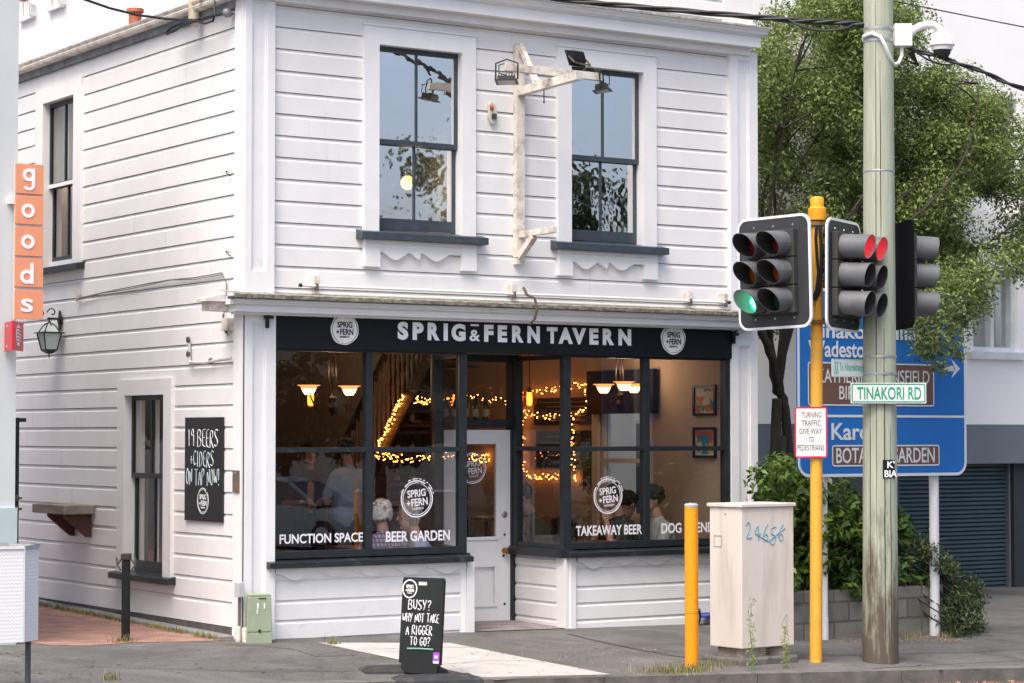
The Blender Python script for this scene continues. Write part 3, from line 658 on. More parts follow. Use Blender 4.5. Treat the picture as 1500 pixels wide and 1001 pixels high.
MB().add(vs, fs).build('cornice_flashing', M('mossy_flashing', (0.34, 0.33, 0.29), 0.9, 0.4, 24, 0.6, 40, dirt=(0.6, 0.6, 0.56), dscale=12), TAV, smooth=True)
m = MB(); zp = 6.45; boards(m, PF, [zp - 0.1 + 0.2 * i for i in range(6)], 0.0, fx(1060), [], seed=5); m.box(fx(1060.5), fx(1103), -0.03, 0.1, 6.2, 7.6); m.box(0.0, W1 - 0.03, 0.02, 0.12, 6.2, 7.6)
m.build('parapet', BOARD, TAV)
# ---- side eaves: grey frieze, white gutter, roof
ze = sz(22, 124); m = MB().box(-0.045, 0.03, 0.12, DEPTH, ze, ze + 0.10); m.build('frieze', SHADEGREY, TAV)
m = MB(); P = [(x, -0.1, ze + dz) for x, dz in ((0.02, 0.07), (-0.09, 0.071), (-0.13, 0.08), (-0.14, 0.105), (-0.125, 0.12), (-0.145, 0.14), (-0.15, 0.155), (-0.02, 0.155))]
m.prism(P, (0, DEPTH + 0.1, 0)); m.build('gutter', OLDTRIM, TAV)
m = MB(); m.add([(-0.1, 0.1, ze + 0.16), (-0.1, DEPTH + .1, ze + 0.16), (W1 / 2, DEPTH + .1, ze + 1.0), (W1 / 2, 0.1, ze + 1.0), (W1, 0.1, ze + 0.3), (W1, DEPTH + .1, ze + 0.3)], [(0, 3, 2, 1), (3, 4, 5, 2)])
m.build('roof', M('red_iron_roof', (0.16, 0.07, 0.05), 0.7, 0.2, 5), TAV)
cp = onX(198, 20, 0.75); m = MB(); m.lathe([(0.0, -0.9), (0.075, -0.9), (0.07, -0.06), (0.095, -0.05), (0.095, -0.01), (0.065, -0.005), (0.06, -0.15), (0, -0.15)], cp + UZ * 0.06, 16)
m.build('chimney_pot', M('terracotta', (0.45, 0.14, 0.07), 0.7, 0.2, 12), TAV, smooth=True)

# ================================================================== SHOPFRONT
ZS_T = fz(402, 509)                      # window head
ZSIL = fz(395, 820)                      # sill top
ZSILB = 0.65
ZTR = (fz(402, 656), fz(402, 663.3))
XL0, XL1 = fx(402), fx(682)              # left bay
XR0, XR1 = fx(834), fx(1069)             # right bay
DD = 1.0                                 # recess depth
xdr = onY(748, 700, DD).x; xdl = xdr - (fx(748, DD) - fx(648, DD))   # door jambs at the back of the recess
YG = 0.035
def bars(m, a, b, wd, dp): m.bar(a, b, wd, dp, (0, 1, 0))
ZSI = 0.05                               # inside floor level
# posts, transoms
def bay(name, x0, x1, xm, sill0, sill1):
    m = MB(); fw = 0.05
    m.box(x0, x0 + 0.022, 0.0, 0.09, ZSIL, ZS_T); m.box(x1 - 0.06, x1, -0.012, 0.09, ZSIL, ZS_T)
    m.box(xm - 0.034, xm + 0.034, -0.004, 0.085, ZSIL, ZS_T)
    m.box(x0 + 0.022, x1 - 0.06, 0.004, 0.08, ZTR[1], ZTR[0])
    m.box(x0 + 0.022, x1 - 0.06, 0.003, 0.082, ZSIL, ZSIL + 0.07); m.box(x0 + 0.022, x1 - 0.06, 0.003, 0.082, ZS_T - 0.03, ZS_T)
    wn = m.build(name, BLUEBLK, TAV, bevel=0.003)
    p = MB().quad((x0, YG, ZSIL), (x1, YG, ZSIL), (x1, YG, ZS_T), (x0, YG, ZS_T)); p.build('pane', GL_SHOP, wn)
    s = MB(); P = [(sill0, 0.09, ZSIL + 0.002), (sill0, -0.045, ZSIL - 0.02), (sill0, -0.105, ZSIL - 0.03), (sill0, -0.105, ZSILB + 0.004), (sill0, 0.0, ZSILB)]
    s.prism(P, (sill1 - sill0, 0, 0)); s.build('sill', BLUEBLK, wn, bevel=0.004)
    return wn
SHL = bay('shop_window', XL0, XL1, fx(541.5), fx(396, -.1), fx(694, -.1))
SHR = bay('shop_window', XR0, XR1, fx(948), fx(834.5, -.1), fx(1072, -.1))
# splayed returns of the doorway
def ret(xa, xb, name):
    a, b = Vector((xa, 0.0, 0)), Vector((xb, DD, 0)); d = (b - a).normalized(); Ln = (b - a).length
    nn = Vector((0, 0, 1)).cross(d)
    m = MB()
    m.obox(a, d, UZ, nn, 0.0, 0.075, ZSIL, ZS_T, -0.04, 0.04); m.obox(a, d, UZ, nn, Ln - 0.10, Ln, ZSIL, ZS_T, -0.04, 0.04)
    m.obox(a, d, UZ, nn, 0.075, Ln - 0.1, ZTR[1], ZTR[0], -0.035, 0.035); m.obox(a, d, UZ, nn, 0.075, Ln - 0.1, ZSIL, ZSIL + 0.05, -0.034, 0.034); m.obox(a, d, UZ, nn, 0.075, Ln - 0.1, ZS_T - 0.05, ZS_T, -0.034, 0.034)
    wn = m.build(name, BLUEBLK, TAV)
    p = MB(); P = lambda u, z: a + d * u + UZ * z
    p.quad(P(0.05, ZSIL), P(Ln - .05, ZSIL), P(Ln - .05, ZS_T), P(0.05, ZS_T)); p.build('pane', GL_SHOP, wn)
    s = MB(); sg = 1 if xb < xa else -1
    s.obox(a, d, UZ, nn, 0.0, Ln, ZSILB, ZSIL, -0.075, 0.075); s.build('sill', BLUEBLK, wn)
    return a, d, nn, Ln
RA = ret(XR0 - 0.03, xdr + 0.05, 'return_window'); LA = ret(XL1 - 0.03, xdl - 0.08, 'return_window')
# stall risers
def riser(x0, x1, zl, name='stall_riser'):
    m = MB(); boards(m, lambda u, off, z: (u, -off + 0.005, z), zl, x0, x1, [], seed=int(x0 * 10), joints=False); m.box(x0, x1, 0.02, 0.08, -0.3, ZSILB)
    return m
zl1 = [fz(405, p) for p in (967, 938, 909.8, 880.6, 851.7)] + [ZSILB]
m = riser(fx(401), XL1 - 0.03, zl1)
m.box(fx(683), fx(693.5), -0.022, 0.07, -0.11, ZSILB); m.build('stall_riser', TRIM, TAV)
zl2 = [fz(940, p) for p in (952, 928, 903.3, 879.4, 855.5, 829.6)] + [ZSILB]
m = riser(fx(842), fx(1069), zl2)
m.box(fx(834), fx(842), -0.022, 0.05, -0.2, ZSILB); m.build('stall_riser', TRIM, TAV)
def scallop(x0, x1, zt, parent, px=70):
    m = MB(); N = 150; P = []; n = max(2, round((x1 - x0) / 0.43))
    for i in range(N + 1):
        t = i / N * n; f = t - int(t) if i < N else 1.0; k = int(t) if i < N else n - 1
        z = zt - 0.045 - 0.06 * (0.5 - 0.5 * math.cos(2 * math.pi * min(1, f * 1.0))) * (1.0 if k % 3 else 1.15) + (0.012 if k % 2 else 0)
        P.append((x0 + (x1 - x0) * i / N, 0.002, z))
    P += [(x1, 0.002, zt), (x0, 0.002, zt)]; m.prism(P, (0, -0.03, 0)); return m.build('scalloped_trim', TRIM, TAV)
scallop(fx(403), fx(680), ZSILB - 0.003, TAV); scallop(fx(845), fx(1067), ZSILB - 0.003, TAV)
a, d, nn, Ln = RA
m = MB(); boards(m, lambda u, off, z: tuple(a + d * u + nn * (off + 0.012) + UZ * z), zl2, 0.16, Ln - 0.01, [], joints=False, seed=2); m.obox(a, d, UZ, nn, 0.0, Ln, -0.3, ZSILB - .001, -0.06, -0.003)
m.obox(a, d, UZ, nn, -0.012, 0.16, -0.2, ZSILB - .001, -0.002, 0.026); m.build('stall_riser', BOARD, TAV)
a, d, nn, Ln = LA
m = MB(); m.obox(a, d, UZ, nn, 0.0, Ln, -0.3, ZSILB - .001, -0.03, 0.03); m.build('stall_riser', BOARD, TAV)
# doorway: header, jambs, transom light, soffit, threshold
m = MB(); zdt = fz(745, 630, DD); zh0, zh1 = fz(745, 627, DD), fz(745, 616, DD)
m.box(xdr, xdr + 0.09, DD - 0.03, DD + 0.09, -0.1, ZS_T + .1); m.box(xdl - 0.09, xdl, DD - 0.03, DD + 0.09, -0.1, ZS_T + .1)
m.box(xdl, xdr, DD - 0.02, DD + 0.08, zh0 + 0.003, zh1 + 0.01); m.box(xdl, xdr, DD - 0.02, DD + 0.08, ZS_T - 0.06, ZS_T + .1)
drf = m.build('door_frame', BLUEBLK, TAV)
MB().quad((xdl, DD + .03, zh1), (xdr, DD + .03, zh1), (xdr, DD + .03, ZS_T), (xdl, DD + .03, ZS_T)).build('transom_pane', GL_SHOP, drf)
MB().add([(XL1 - 0.06, 0.09, ZS_T + 0.02), (XR0 + 0.0, 0.09, ZS_T + 0.02), (xdr + 0.1, DD + 0.1, ZS_T + 0.02), (xdl - 0.1, DD + 0.1, ZS_T + 0.02)], [(0, 1, 2, 3)]).build('doorway_soffit', M('soffit_cream', (0.55, 0.42, 0.32), 0.8), TAV)
dl = lambda px: fx(px, DD); dz = lambda py: fz(715, py, DD)
dx0, dx1, dz0, dz1 = xdl + 0.004, xdr - 0.004, fz(745, 915, DD), zdt
gx0, gx1, gz0, gz1 = dl(685.5), dl(727.5), dz(788), dz(649)
gx0 = dx0 + (dx1 - gx1)
px0, px1, pz0, pz1 = gx0 + 0.02, gx1 - 0.02, dz(886), dz(829)
m = MB(); Y0, Y1 = DD + 0.0, DD + 0.045
m.box(dx0, gx0, Y0, Y1, dz0, dz1); m.box(gx1, dx1, Y0, Y1, dz0, dz1); m.box(gx0, gx1, Y0, Y1, gz1, dz1); m.box(gx0, gx1, Y0, Y1, pz1, gz0); m.box(gx0, gx1, Y0, Y1, dz0, pz0)
m.box(gx0, px0, Y0, Y1, pz0, pz1); m.box(px1, gx1, Y0, Y1, pz0, pz1); m.box(px0, px1, Y0 + 0.02, Y1, pz0, pz1)
for (x0, x1, z0, z1) in ((px0, px1, pz0, pz1), (gx0, gx1, gz0, gz1)):
    for q in ((x0 - 0.022, x0 + 0.012, z0 - 0.022, z1 + 0.022), (x1 - 0.012, x1 + 0.022, z0 - 0.022, z1 + 0.022), (x0 + 0.012, x1 - 0.012, z0 - 0.022, z0 + 0.012), (x0 + 0.012, x1 - 0.012, z1 - 0.012, z1 + 0.022)):
        m.box(q[0], q[1], Y0 - 0.016, Y0 - 0.0005, q[2], q[3])
door = m.build('door', TRIM, TAV, bevel=0.003)
MB().quad((gx0, Y0 + .02, gz0), (gx1, Y0 + .02, gz0), (gx1, Y0 + .02, gz1), (gx0, Y0 + .02, gz1)).build('pane', GL_SHOP, door)
kc = Vector((dl(738.5), Y0, dz(807.5)))
MB().lathe([(0.0, 0.0), (0.032, 0.0), (0.03, 0.008), (0.012, 0.012), (0.012, 0.035), (0.03, 0.045), (0.036, 0.06), (0.026, 0.076), (0, 0.08)], kc, 18, NF).build('handle', BRASS, door, smooth=True)
lk = Vector((dl(738.5), Y0, dz(754))); MB().lathe([(0, 0), (0.034, 0), (0.034, 0.01), (0.028, 0.014), (0, 0.014)], lk, 18, NF).build('lock', STEEL, door, smooth=True)
for (px, py) in ((739, 784), (737.5, 815), (739, 886)): MB().lathe([(0, 0), (0.014, 0), (0.014, 0.004), (0, 0.004)], (dl(px), Y0, dz(py)), 10, NF).build('keyhole', BLACKM, door)
# mosaic threshold
MOS = BRICK('mosaic_tiles', (0.42, 0.36, 0.33), (0.22, 0.20, 0.21), (0.18, 0.15, 0.13), 26, plane='xy', msize=0.03, bw=0.5, rh=0.5, offset=0.0)
tq = [(XL1 + 0.03, -0.02), (XR0 - 0.06, -0.02), (xdr + 0.05, DD), (xdl - 0.02, DD)]
m = MB(); m.add([(x, y, gz(x, y) + 0.008) for x, y in tq], [(0, 1, 2, 3)]); tag(m.build('doorway_tiles', MOS), kind='structure')
# ================================================================== FASCIA SIGN
FS = thing('fascia_sign', (fx(402), -0.02, 2.9), 'long black tavern name board with white lettering above the shop windows', 'sign')
sx0, sx1, szb, szt = fx(402), fx(1070), ZS_T - 0.012, ZC0 + 0.02
MB().box(sx0, sx1, -0.035, 0.06, szb, szt).build('board', SIGNBLK, FS, bevel=0.003)
def ftxt(mb, txt, pxl, pxr, pyt, pyb, y, bold, space=1.0, depth=0.004):
    x0, x1 = fx(pxl, y), fx(pxr, y); pm = (pxl + pxr) / 2
    put_text(mb, txt, (0, y, 0), UX, UZ, NF, x0, x1, fz(pm, pyb, y), fz(pm, pyt, y), bold, depth, space)
m = MB(); yS = -0.0355
for ch, a, b, t, q in (('S', 582, 597.5, 471.5, 498), ('P', 604, 620, 472.5, 498.3), ('R', 626, 643.5, 473, 498.8), ('I', 649.5, 655.5, 474, 499.3), ('G', 661, 681.5, 474.5, 500.2),
                       ('F', 709, 722.5, 476, 501), ('E', 729, 742.5, 476.8, 501.5), ('R', 750, 766.5, 477.3, 502), ('N', 772.5, 790.5, 478, 503), ('T', 801, 816.5, 479.5, 503.5), ('A', 818, 839, 480, 504),
                       ('V', 838, 858.5, 480.8, 504.8), ('E', 863.5, 876.5, 481.3, 505.2), ('R', 883, 899.5, 481.8, 505.8), ('N', 906, 924.5, 482.3, 506.5)):
    ftxt(m, ch, a, b, t, q, yS, 0.055)
ftxt(m, '&', 687.5, 703, 483.5, 500, yS, 0.02); m.box(fx(689, yS), fx(701, yS), yS - 0.004, yS - 0.0005, fz(695, 478, yS), fz(695, 475.2, yS))
m.build('lettering', LETTER, FS)
for pc, py, rr_ in ((505, 482.5, 19.5), (986.5, 497, 17)):
    c = onY(pc, py, -0.045); r = (fx(pc + rr_, -.045) - fx(pc - rr_, -.045)) / 2 * 0.98
    m = MB(); disc(m, c + Vector((0, 0.01, 0)), UX, UZ, NF, r * 1.06, 0.01, 48, 0.02, pc); lg = m.build('round_badge', M('badge_white', (0.82, 0.81, 0.80), 0.5, 0.1, 12), FS)
    m = MB(); logo_marks(m, c, UX, UZ, NF, r, 'BREWING CO.', False, tilt=0.0); ring(m, c, UX, UZ, NF, 0.95 * r, 0.975 * r, 0, 0.003, 44, 0.006, 2, gaps=(5, 9, 10, 30)); m.build('badge_lettering', SIGNBLK, lg)
# vinyl lettering on the glass
yv = YG - 0.003
for win, items, lg in ((SHL, (('FUNCTION SPACE', 410, 532, 781.5, 795.5), ('BEER GARDEN', 565.5, 659, 777.5, 793)), (610.5, 731, 24)),
                       (SHR, (('TAKEAWAY BEER', 843.5, 940, 769.5, 784), ('DOG FRIENDLY', 968.5, 1060, 765.5, 780.5)), (890.5, 727, 21.5))):
    for (t, a, b, tp, bt) in items:
        m = MB(); ftxt(m, t, a, b, tp, bt, yv, 0.022, 1.0, 0.001); m.build('lettering', VINYL, win)
    c = onY(lg[0], lg[1], yv); r = (fx(lg[0] + lg[2]) - fx(lg[0] - lg[2])) / 2
    m = MB(); logo_marks(m, c, UX, UZ, NF, r * 0.98, 'THORNDON', True, 0.001, 0.1)
    for k in range(9):                               # torn edge marks of the round print
        a = 0.3 + k * 0.21; m.obox(c, UX * math.cos(a) + UZ * math.sin(a), UZ * math.cos(a) - UX * math.sin(a), NF, r * 1.03, r * 1.08, -0.01, 0.03 * random.random() + .005, 0, 0.001)
    m.build('window_badge', VINYL, win)
c = onY(697, 686, DD + 0.015); r = (gx1 - gx0) * 0.33; c.x = gx0 + (gx1 - gx0) * 0.42
m = MB(); logo_marks(m, c, UX, UZ, NF, r, 'THORNDON', True, 0.001, 0.1); m.build('door_badge', VINYL, door)

# ================================================================== INTERIOR
DARKWOOD = M('dark_stained_timber', (0.045, 0.026, 0.016), 0.45, 0.3, 6, 0.05, 40, stretch=(6, 1, 1))
MIDWOOD = M('varnished_timber', (0.17, 0.085, 0.04), 0.4, 0.3, 5, 0.05, 40, stretch=(1, 6, 1))
XRW, YBW, ZCE = 5.95, 6.4, 3.0
zU = 3.05
m = MB(); m.box(0.1, XL1 - .1, 0.1, DD + .05, -0.25, ZSI); m.box(XR0 + .02, W1 - .1, 0.1, DD + .05, -.25, ZSI); m.box(.1, W1 - .1, DD + .0501, DEPTH, -.25, ZSI); m.build('room_floor', MIDWOOD, TAV)
rf = MB(); rf.box(0.1, W1 - .1, 0.1, DEPTH, 2.98, zU); rf.build('room_ceiling', ROOM, TAV)
rw = [(1.7, 2.62, 0.95, 2.25)]
m = MB(); slab_with_holes(m, lambda q, a, b, c, d: q.box(XRW, XRW + 0.12, a, b, c, d), 0.1, DEPTH, -0.3, 5.9, rw); m.build('party_wall', ROOM, TAV)
m = MB(); slab_with_holes(m, lambda q, a, b, c, d: q.box(XRW + .12, XRW + 0.16, a, b, c, d), 0.1, DEPTH, -0.3, 6.1, rw); m.build('outer_wall', BOARD, TAV)
MB().box(0.1, XRW, YBW, YBW + .1, 0, 2.98).build('back_wall', DARKWOOD, TAV)
MB().box(0.105, 0.13, 0.1, YBW, 0.05, 2.98).build('panelling', DARKWOOD, TAV) if False else None
m = MB().box(0.12, 4.1, 4.3, 4.4, ZSI, 2.98); m.build('partition', DARKWOOD, TAV)
# upstairs rooms (light walls behind the upper windows)
UP = M('upstairs_wall', (0.36, 0.36, 0.34), 0.9)
MB().box(0.12, XRW, 3.2, 3.3, zU, 5.9).box(2.9, 3.0, 0.12, 3.2, zU, 5.9).box(0.1, XRW, .12, 6.5, 5.85, 5.9).build('upstairs_partition', UP, TAV)
# window in the far party wall, with white architrave
m = MB()
y0, y1, z0, z1 = rw[0]
for q in ((y0 - .12, y0, z0 - .1, z1 + .12), (y1, y1 + .12, z0 - .1, z1 + .12), (y0, y1, z1, z1 + .12), (y0, y1, z0 - .12, z0)): m.box(XRW - 0.03, XRW + 0.0, q[0], q[1], q[2], q[3])
for q in ((y0, y0 + .05, z0, z1), (y1 - .05, y1, z0, z1), (y0 + .05, y1 - .05, z0 + (z1 - z0) * .5 - .025, z0 + (z1 - z0) * .5 + .025), (y0 + .05, y1 - .05, z0, z0 + .05), (y0 + .05, y1 - .05, z1 - .05, z1)): m.box(XRW + .03, XRW + .07, q[0], q[1], q[2], q[3])
pw = m.build('party_window', M('room_cream_trim', (0.62, 0.55, 0.45), 0.5, 0.05), TAV)
MB().quad((XRW + .05, y0, z0), (XRW + .05, y1, z0), (XRW + .05, y1, z1), (XRW + .05, y0, z1)).build('pane', GLASS('plain_glass', 0.05, 0.6, (.9, .92, .92), 0), pw)
m = MB(); m.box(XRW - 0.10, XRW - 0.04, y0 - 0.25, y1 + 0.12, 2.14, 2.64); m.build('blind_box', SIGNBLK, TAV)
# staircase rising towards the street on the left of the bar
m = MB(); ns = 12; y_t, y_b = 1.25, 4.0; xs0, xs1 = 3.02, 3.75
def stz(y): return 2.32 - (y - 2.08) * 1.07
for i in range(12):
    yy = 1.55 + i * 0.22; z = stz(yy); m.box(xs0, xs1, yy, yy + 0.24, z - 0.04, z)
m.prism([(xs0 - 0.04, 1.5, stz(1.5) + 0.02), (xs0 - 0.04, 4.18, stz(4.18) + 0.02), (xs0 - 0.04, 4.18, stz(4.18) - 0.1), (xs0 - 0.04, 1.5, stz(1.5) - 0.25)], (0.035, 0, 0))
m.bar((xs0 - .02, 2.36, stz(2.36) + 0.92), (xs0 - .02, 4.15, stz(4.15) + 0.92), 0.06, 0.06)
stair = m.build('staircase', DARKWOOD, TAV)
for i in range(24):
    yy = 1.75 + i * 0.1; z = stz(yy); kz = min(1.0, (2.96 - z) / .9)
    mm = MB(); mm.lathe([(a_, b_ * kz) for a_, b_ in ((0.011, 0), (0.014, .2), (0.021, .38), (0.012, .45), (0.02, .6), (0.011, .9))], (xs0 - 0.02, yy, z), 8); mm.build('baluster', M('pale_baluster', (.19, .125, .08), .6), stair, smooth=True)
# bar at the back, with a bottle shelf
BAR = thing('bar_counter', (3.6, 4.7, ZSI), 'dark timber bar counter at the back of the lit room', 'bar')
MB().box(3.0, XRW - .6, 4.6, 5.1, ZSI, 1.05).build('front_panel', DARKWOOD, BAR); MB().box(2.95, XRW - .55, 4.5, 5.15, 1.05, 1.10).build('counter_top', MIDWOOD, BAR)
SHF = thing('bottle_shelf', (4.2, YBW - .2, 1.3), 'dark back bar shelving with rows of bottles behind the counter', 'shelf')
m = MB()
for z in (1.25, 1.62, 2.0, 2.36): m.box(3.0, XRW - .1, YBW - .32, YBW - .01, z, z + .03)
for x in (3.0, 4.0, 5.0, XRW - .14): m.box(x, x + .04, YBW - .33, YBW - .005, 1.2, 2.5)
m.build('shelf_board', MIDWOOD, SHF)
# bottles along the ledge over the door and on the back shelves
BOTM = [M('bottle_green', (0.012, 0.03, 0.012), 0.1, 0.1), M('bottle_brown', (0.05, 0.018, 0.006), 0.1, 0.1), M('bottle_clear', (0.25, 0.25, 0.22), 0.1, 0.1)]
LBL = M('bottle_label', (0.5, 0.42, 0.3), 0.7, 0.2, 20)
def bottle(mi):
    r = thing('bottle', (0, 0, 0), '', 'bottle'); h = 0.28
    MB().lathe([(0, 0), (.036, 0), (.036, .15), (.03, .19), (.014, .22), (.013, h), (0, h)], (0, 0, 0), 12).build('glass', BOTM[mi], r, smooth=True)
    MB().lathe([(.0365, .04), (.0368, .041), (.0368, .12), (.0365, .121)], (0, 0, 0), 12).build('label', LBL, r, smooth=True)
    return r
protos = [bottle(0), bottle(1), bottle(2)]; used = [False] * 3
LEDGE = thing('door_ledge', (xdl, DD + .3, zh1), 'dark ledge carrying bottles behind the glass over the door', 'shelf')
MB().box(xdl - 0.1, xdr + 0.05, DD + 0.22, DD + 0.40, zh1 - 0.03, zh1).build('board', DARKWOOD, LEDGE)
def put_bottle(mi, p, lab, grp):
    if not used[mi]: o = protos[mi]; used[mi] = True
    else: o = copy_tree(protos[mi])
    o.location = p; o['label'] = lab; o['group'] = grp; o['category'] = 'bottle'; o.rotation_euler.z = random.random() * 6
for i in range(6):
    put_bottle(i % 2, (xdl + 0.1 + i * 0.125, DD + 0.30, zh1), ('dark green' if i % 2 == 0 else 'brown') + ' glass bottle on the ledge over the tavern door', 'bottles over the door')
for z in (1.28, 1.65, 2.03):
    for i in range(12):
        if random.random() < .85:
            k = random.randrange(3); put_bottle(k, (3.15 + i * 0.22, YBW - .16, z), ['dark green', 'brown', 'clear'][k] + ' glass bottle on the back bar shelves', 'bottles on the back bar')
# chalk menus on the party wall
for (ya, yb, za, zb, lb) in ((2.75, 3.95, 2.02, 2.34, 'wide black menu board framed by fairy lights high on the wall'), (2.95, 3.9, 1.5, 1.95, 'black menu board below the wide one inside the fairy lights'), (2.32 + .42, 2.9 + .02, 1.3, 1.95, 'narrow black menu board beside the fairy lights')):
    t = thing('menu_board', (XRW, ya, za), lb, 'board'); MB().box(XRW - 0.03, XRW - 0.002, ya, yb, za, zb).build('panel', SIGNBLK, t)
    m = MB(); 
    for k in range(5):
        zz = zb - (zb - za) * (0.15 + k * .17); m.box(XRW - 0.032, XRW - 0.0305, ya + (yb - ya) * .1, ya + (yb - ya) * random.uniform(.6, .9), zz - .008, zz)
    m.build('chalk_lines', M('chalk_grey', (0.25, 0.23, 0.2), 0.9), t)
# pictures on the party wall
def picture(py0, py1, lb, cols, seed):
    xw = XRW - 0.03; ya, yb = onX(1047, 590, xw).y, onX(1014, 590, xw).y; zt, zb = onX(1030, py0, xw).z, onX(1030, py1, xw).z
    ya, yb = min(ya, yb), max(ya, yb)
    t = thing('framed_picture', (XRW, (ya + yb) / 2, zb), lb, 'picture'); f = 0.028
    m = MB(); m.box(XRW - .03, XRW - .001, ya, ya + f, zb, zt); m.box(XRW - .03, XRW - .001, yb - f, yb, zb, zt); m.box(XRW - .03, XRW - .001, ya + f, yb - f, zb, zb + f); m.box(XRW - .03, XRW - .001, ya + f, yb - f, zt - f, zt); m.build('frame', BLACKM, t)
    MB().box(XRW - .012, XRW - .002, ya + f, yb - f, zb + f, zt - f).build('mount', M('mount_board', (0.6, 0.58, 0.5), .8), t)
    rr = random.Random(seed); a, b, c, d = ya + f + .012, yb - f - .012, zb + f + .015, zt - f - .015
    for k in range(14):
        col = cols[k % len(cols)]; cyy, czz = rr.uniform(a, b), rr.uniform(c, d); n = rr.choice([3, 4, 5]); P = []
        for i in range(n):
            q = 2 * math.pi * i / n + rr.random(); P.append((XRW - .0125 - k * 0.0006, min(b, max(a, cyy + .10 * math.cos(q))), min(d, max(c, czz + .10 * math.sin(q)))))
        MB().prism(P, (0.0005, 0, 0)).build('paint_shape', M('print_colour_%d' % cols.index(col), col, .7), t)
PC = [(0.02, 0.22, 0.30), (0.45, 0.06, 0.04), (0.55, 0.40, 0.08), (0.05, 0.25, 0.10), (0.5, 0.48, 0.42), (0.45, 0.15, 0.03)]
picture(564, 609, 'upper of two framed abstract prints on the beige wall', PC, 4); picture(626, 671, 'lower of two framed abstract prints on the beige wall', PC, 12)
# ---- lamps
GLOW = E('lit_frosted_shade', (1.0, 0.62, 0.28), 2.6)
GLOWLO = E('lit_shade_rim', (1.0, 0.40, 0.12), 0.9)
AMBER = E('amber_bulb', (1.0, 0.27, 0.04), 4.0)
IRON = M('bronze_iron', (0.05, 0.03, 0.018), 0.45, 0.3, 15, metal=0.6)
def chandelier(px, py_top, py, y, label, shades, power):
    c = onY(px, py, y); t = thing('chandelier', c, label, 'chandelier')
    m = MB(); ztop = 2.98
    for k in range(3): 
        a = k * 2.1; m.tube([c + Vector((0.03 * math.cos(a), 0.03 * math.sin(a), ztop - c.z)), c + Vector((0.05 * math.cos(a), .05 * math.sin(a), 0.1)), c + Vector((.02, 0, -.22))], 0.008, 6)
    m.lathe([(0, -.3), (.02, -.27), (.05, -.2), (.03, -.15), (.05, -.1), (0, -.05)], c, 12)
    for (dx, dy, dzz) in shades:
        P = []
        for q in range(9):
            s = q / 8; P.append(c + Vector((dx * s, dy * s, -.18 - .12 * math.sin(math.pi * s * 1.1) + (dzz + .10) * s * s)))
        m.tube(P, 0.009, 6)
        P = [c + Vector((dx * .5 + .07 * math.cos(q) * (1 - q / 9), dy * .5, -.22 + .07 * math.sin(q) * (1 - q / 9))) for q in np.linspace(0, 7, 20)]; m.tube(P, 0.005, 5)
    m.build('frame', IRON, t, smooth=True)
    ks = .82
    for (dx, dy, dzz) in shades:
        s = c + Vector((dx, dy, dzz))
        sh_ = MB().lathe([(a_ * ks, b_ * ks) for a_, b_ in ((0, -.085), (.05, -.085), (.075, -.05), (.095, -.005), (.10, -.005), (0, -.004))], s, 20).build('shade', GLOW, t, smooth=True); MB().lathe([(a_ * ks, b_ * ks) for a_, b_ in ((.0955, -.006), (.11, .022), (.15, .034), (.146, .038), (.105, .026), (.09, -.0045))], s, 20).build('rim', GLOWLO, sh_, smooth=True)
    ld = bpy.data.lights.new('chandelier_light', 'POINT'); ld.energy = power; ld.color = (1.0, 0.68, 0.42); ld.shadow_soft_size = 0.15
    lo = bpy.data.objects.new('chandelier_light', ld); COL.objects.link(lo); lo.location = (0, 0, 0.18); lo.parent = t
    return t
chandelier(487, 520, 569, 1.9, 'bronze two shade chandelier glowing behind the left shop window', [(-0.28, 0.0, 0.0), (0.26, 0.1, 0.0), (0.0, -.02, -.0)][:2], 5)
chandelier(908, 525, 566, 1.5, 'bronze three shade chandelier glowing behind the right shop window', [(-0.22, 0.0, -0.01), (0.02, -.05, 0.02), (0.24, 0.06, 0.0)], 8.5)
def pendant(px, pyt, pyb, y, label):
    c = onY(px, (pyt + pyb) / 2, y); t = thing('pendant_lamp', c, label, 'lamp'); m = MB(); m.cyl(c + UZ * .1, (c.x, c.y, 2.98), .006, n=6); m.lathe([(0, .14), (.03, .13), (.03, .08), (0, .08)], c, 10); m.build('cord', BLACKM, t)
    MB().lathe([(0, .085), (.03, .08), (.035, .0), (.03, -.07), (0, -.08)], c, 14).build('bulb', AMBER, t, smooth=True)
    MB().lathe([(.03, .12), (.075, .06), (.085, .0), (.06, -.09), (0, -.1)], c, 16).build('glass_globe', GLASS('amber_glass', .08, .5, (1, .75, .5), 0), t, smooth=True)
pendant(455, 577, 591, 2.5, 'amber pendant bulb hanging below the left chandelier'); pendant(775.5, 575, 595, 3.3, 'amber pendant bulb beside the fairy lit menu wall'); pendant(667, 583, 593, 4.0, 'small amber pendant bulb near the doorway post'); pendant(762, 578, 592, 3.6, 'amber pendant bulb half hidden by the door post')
BULB = E('fairy_bulb', (1.0, 0.30, 0.05), 10.0)
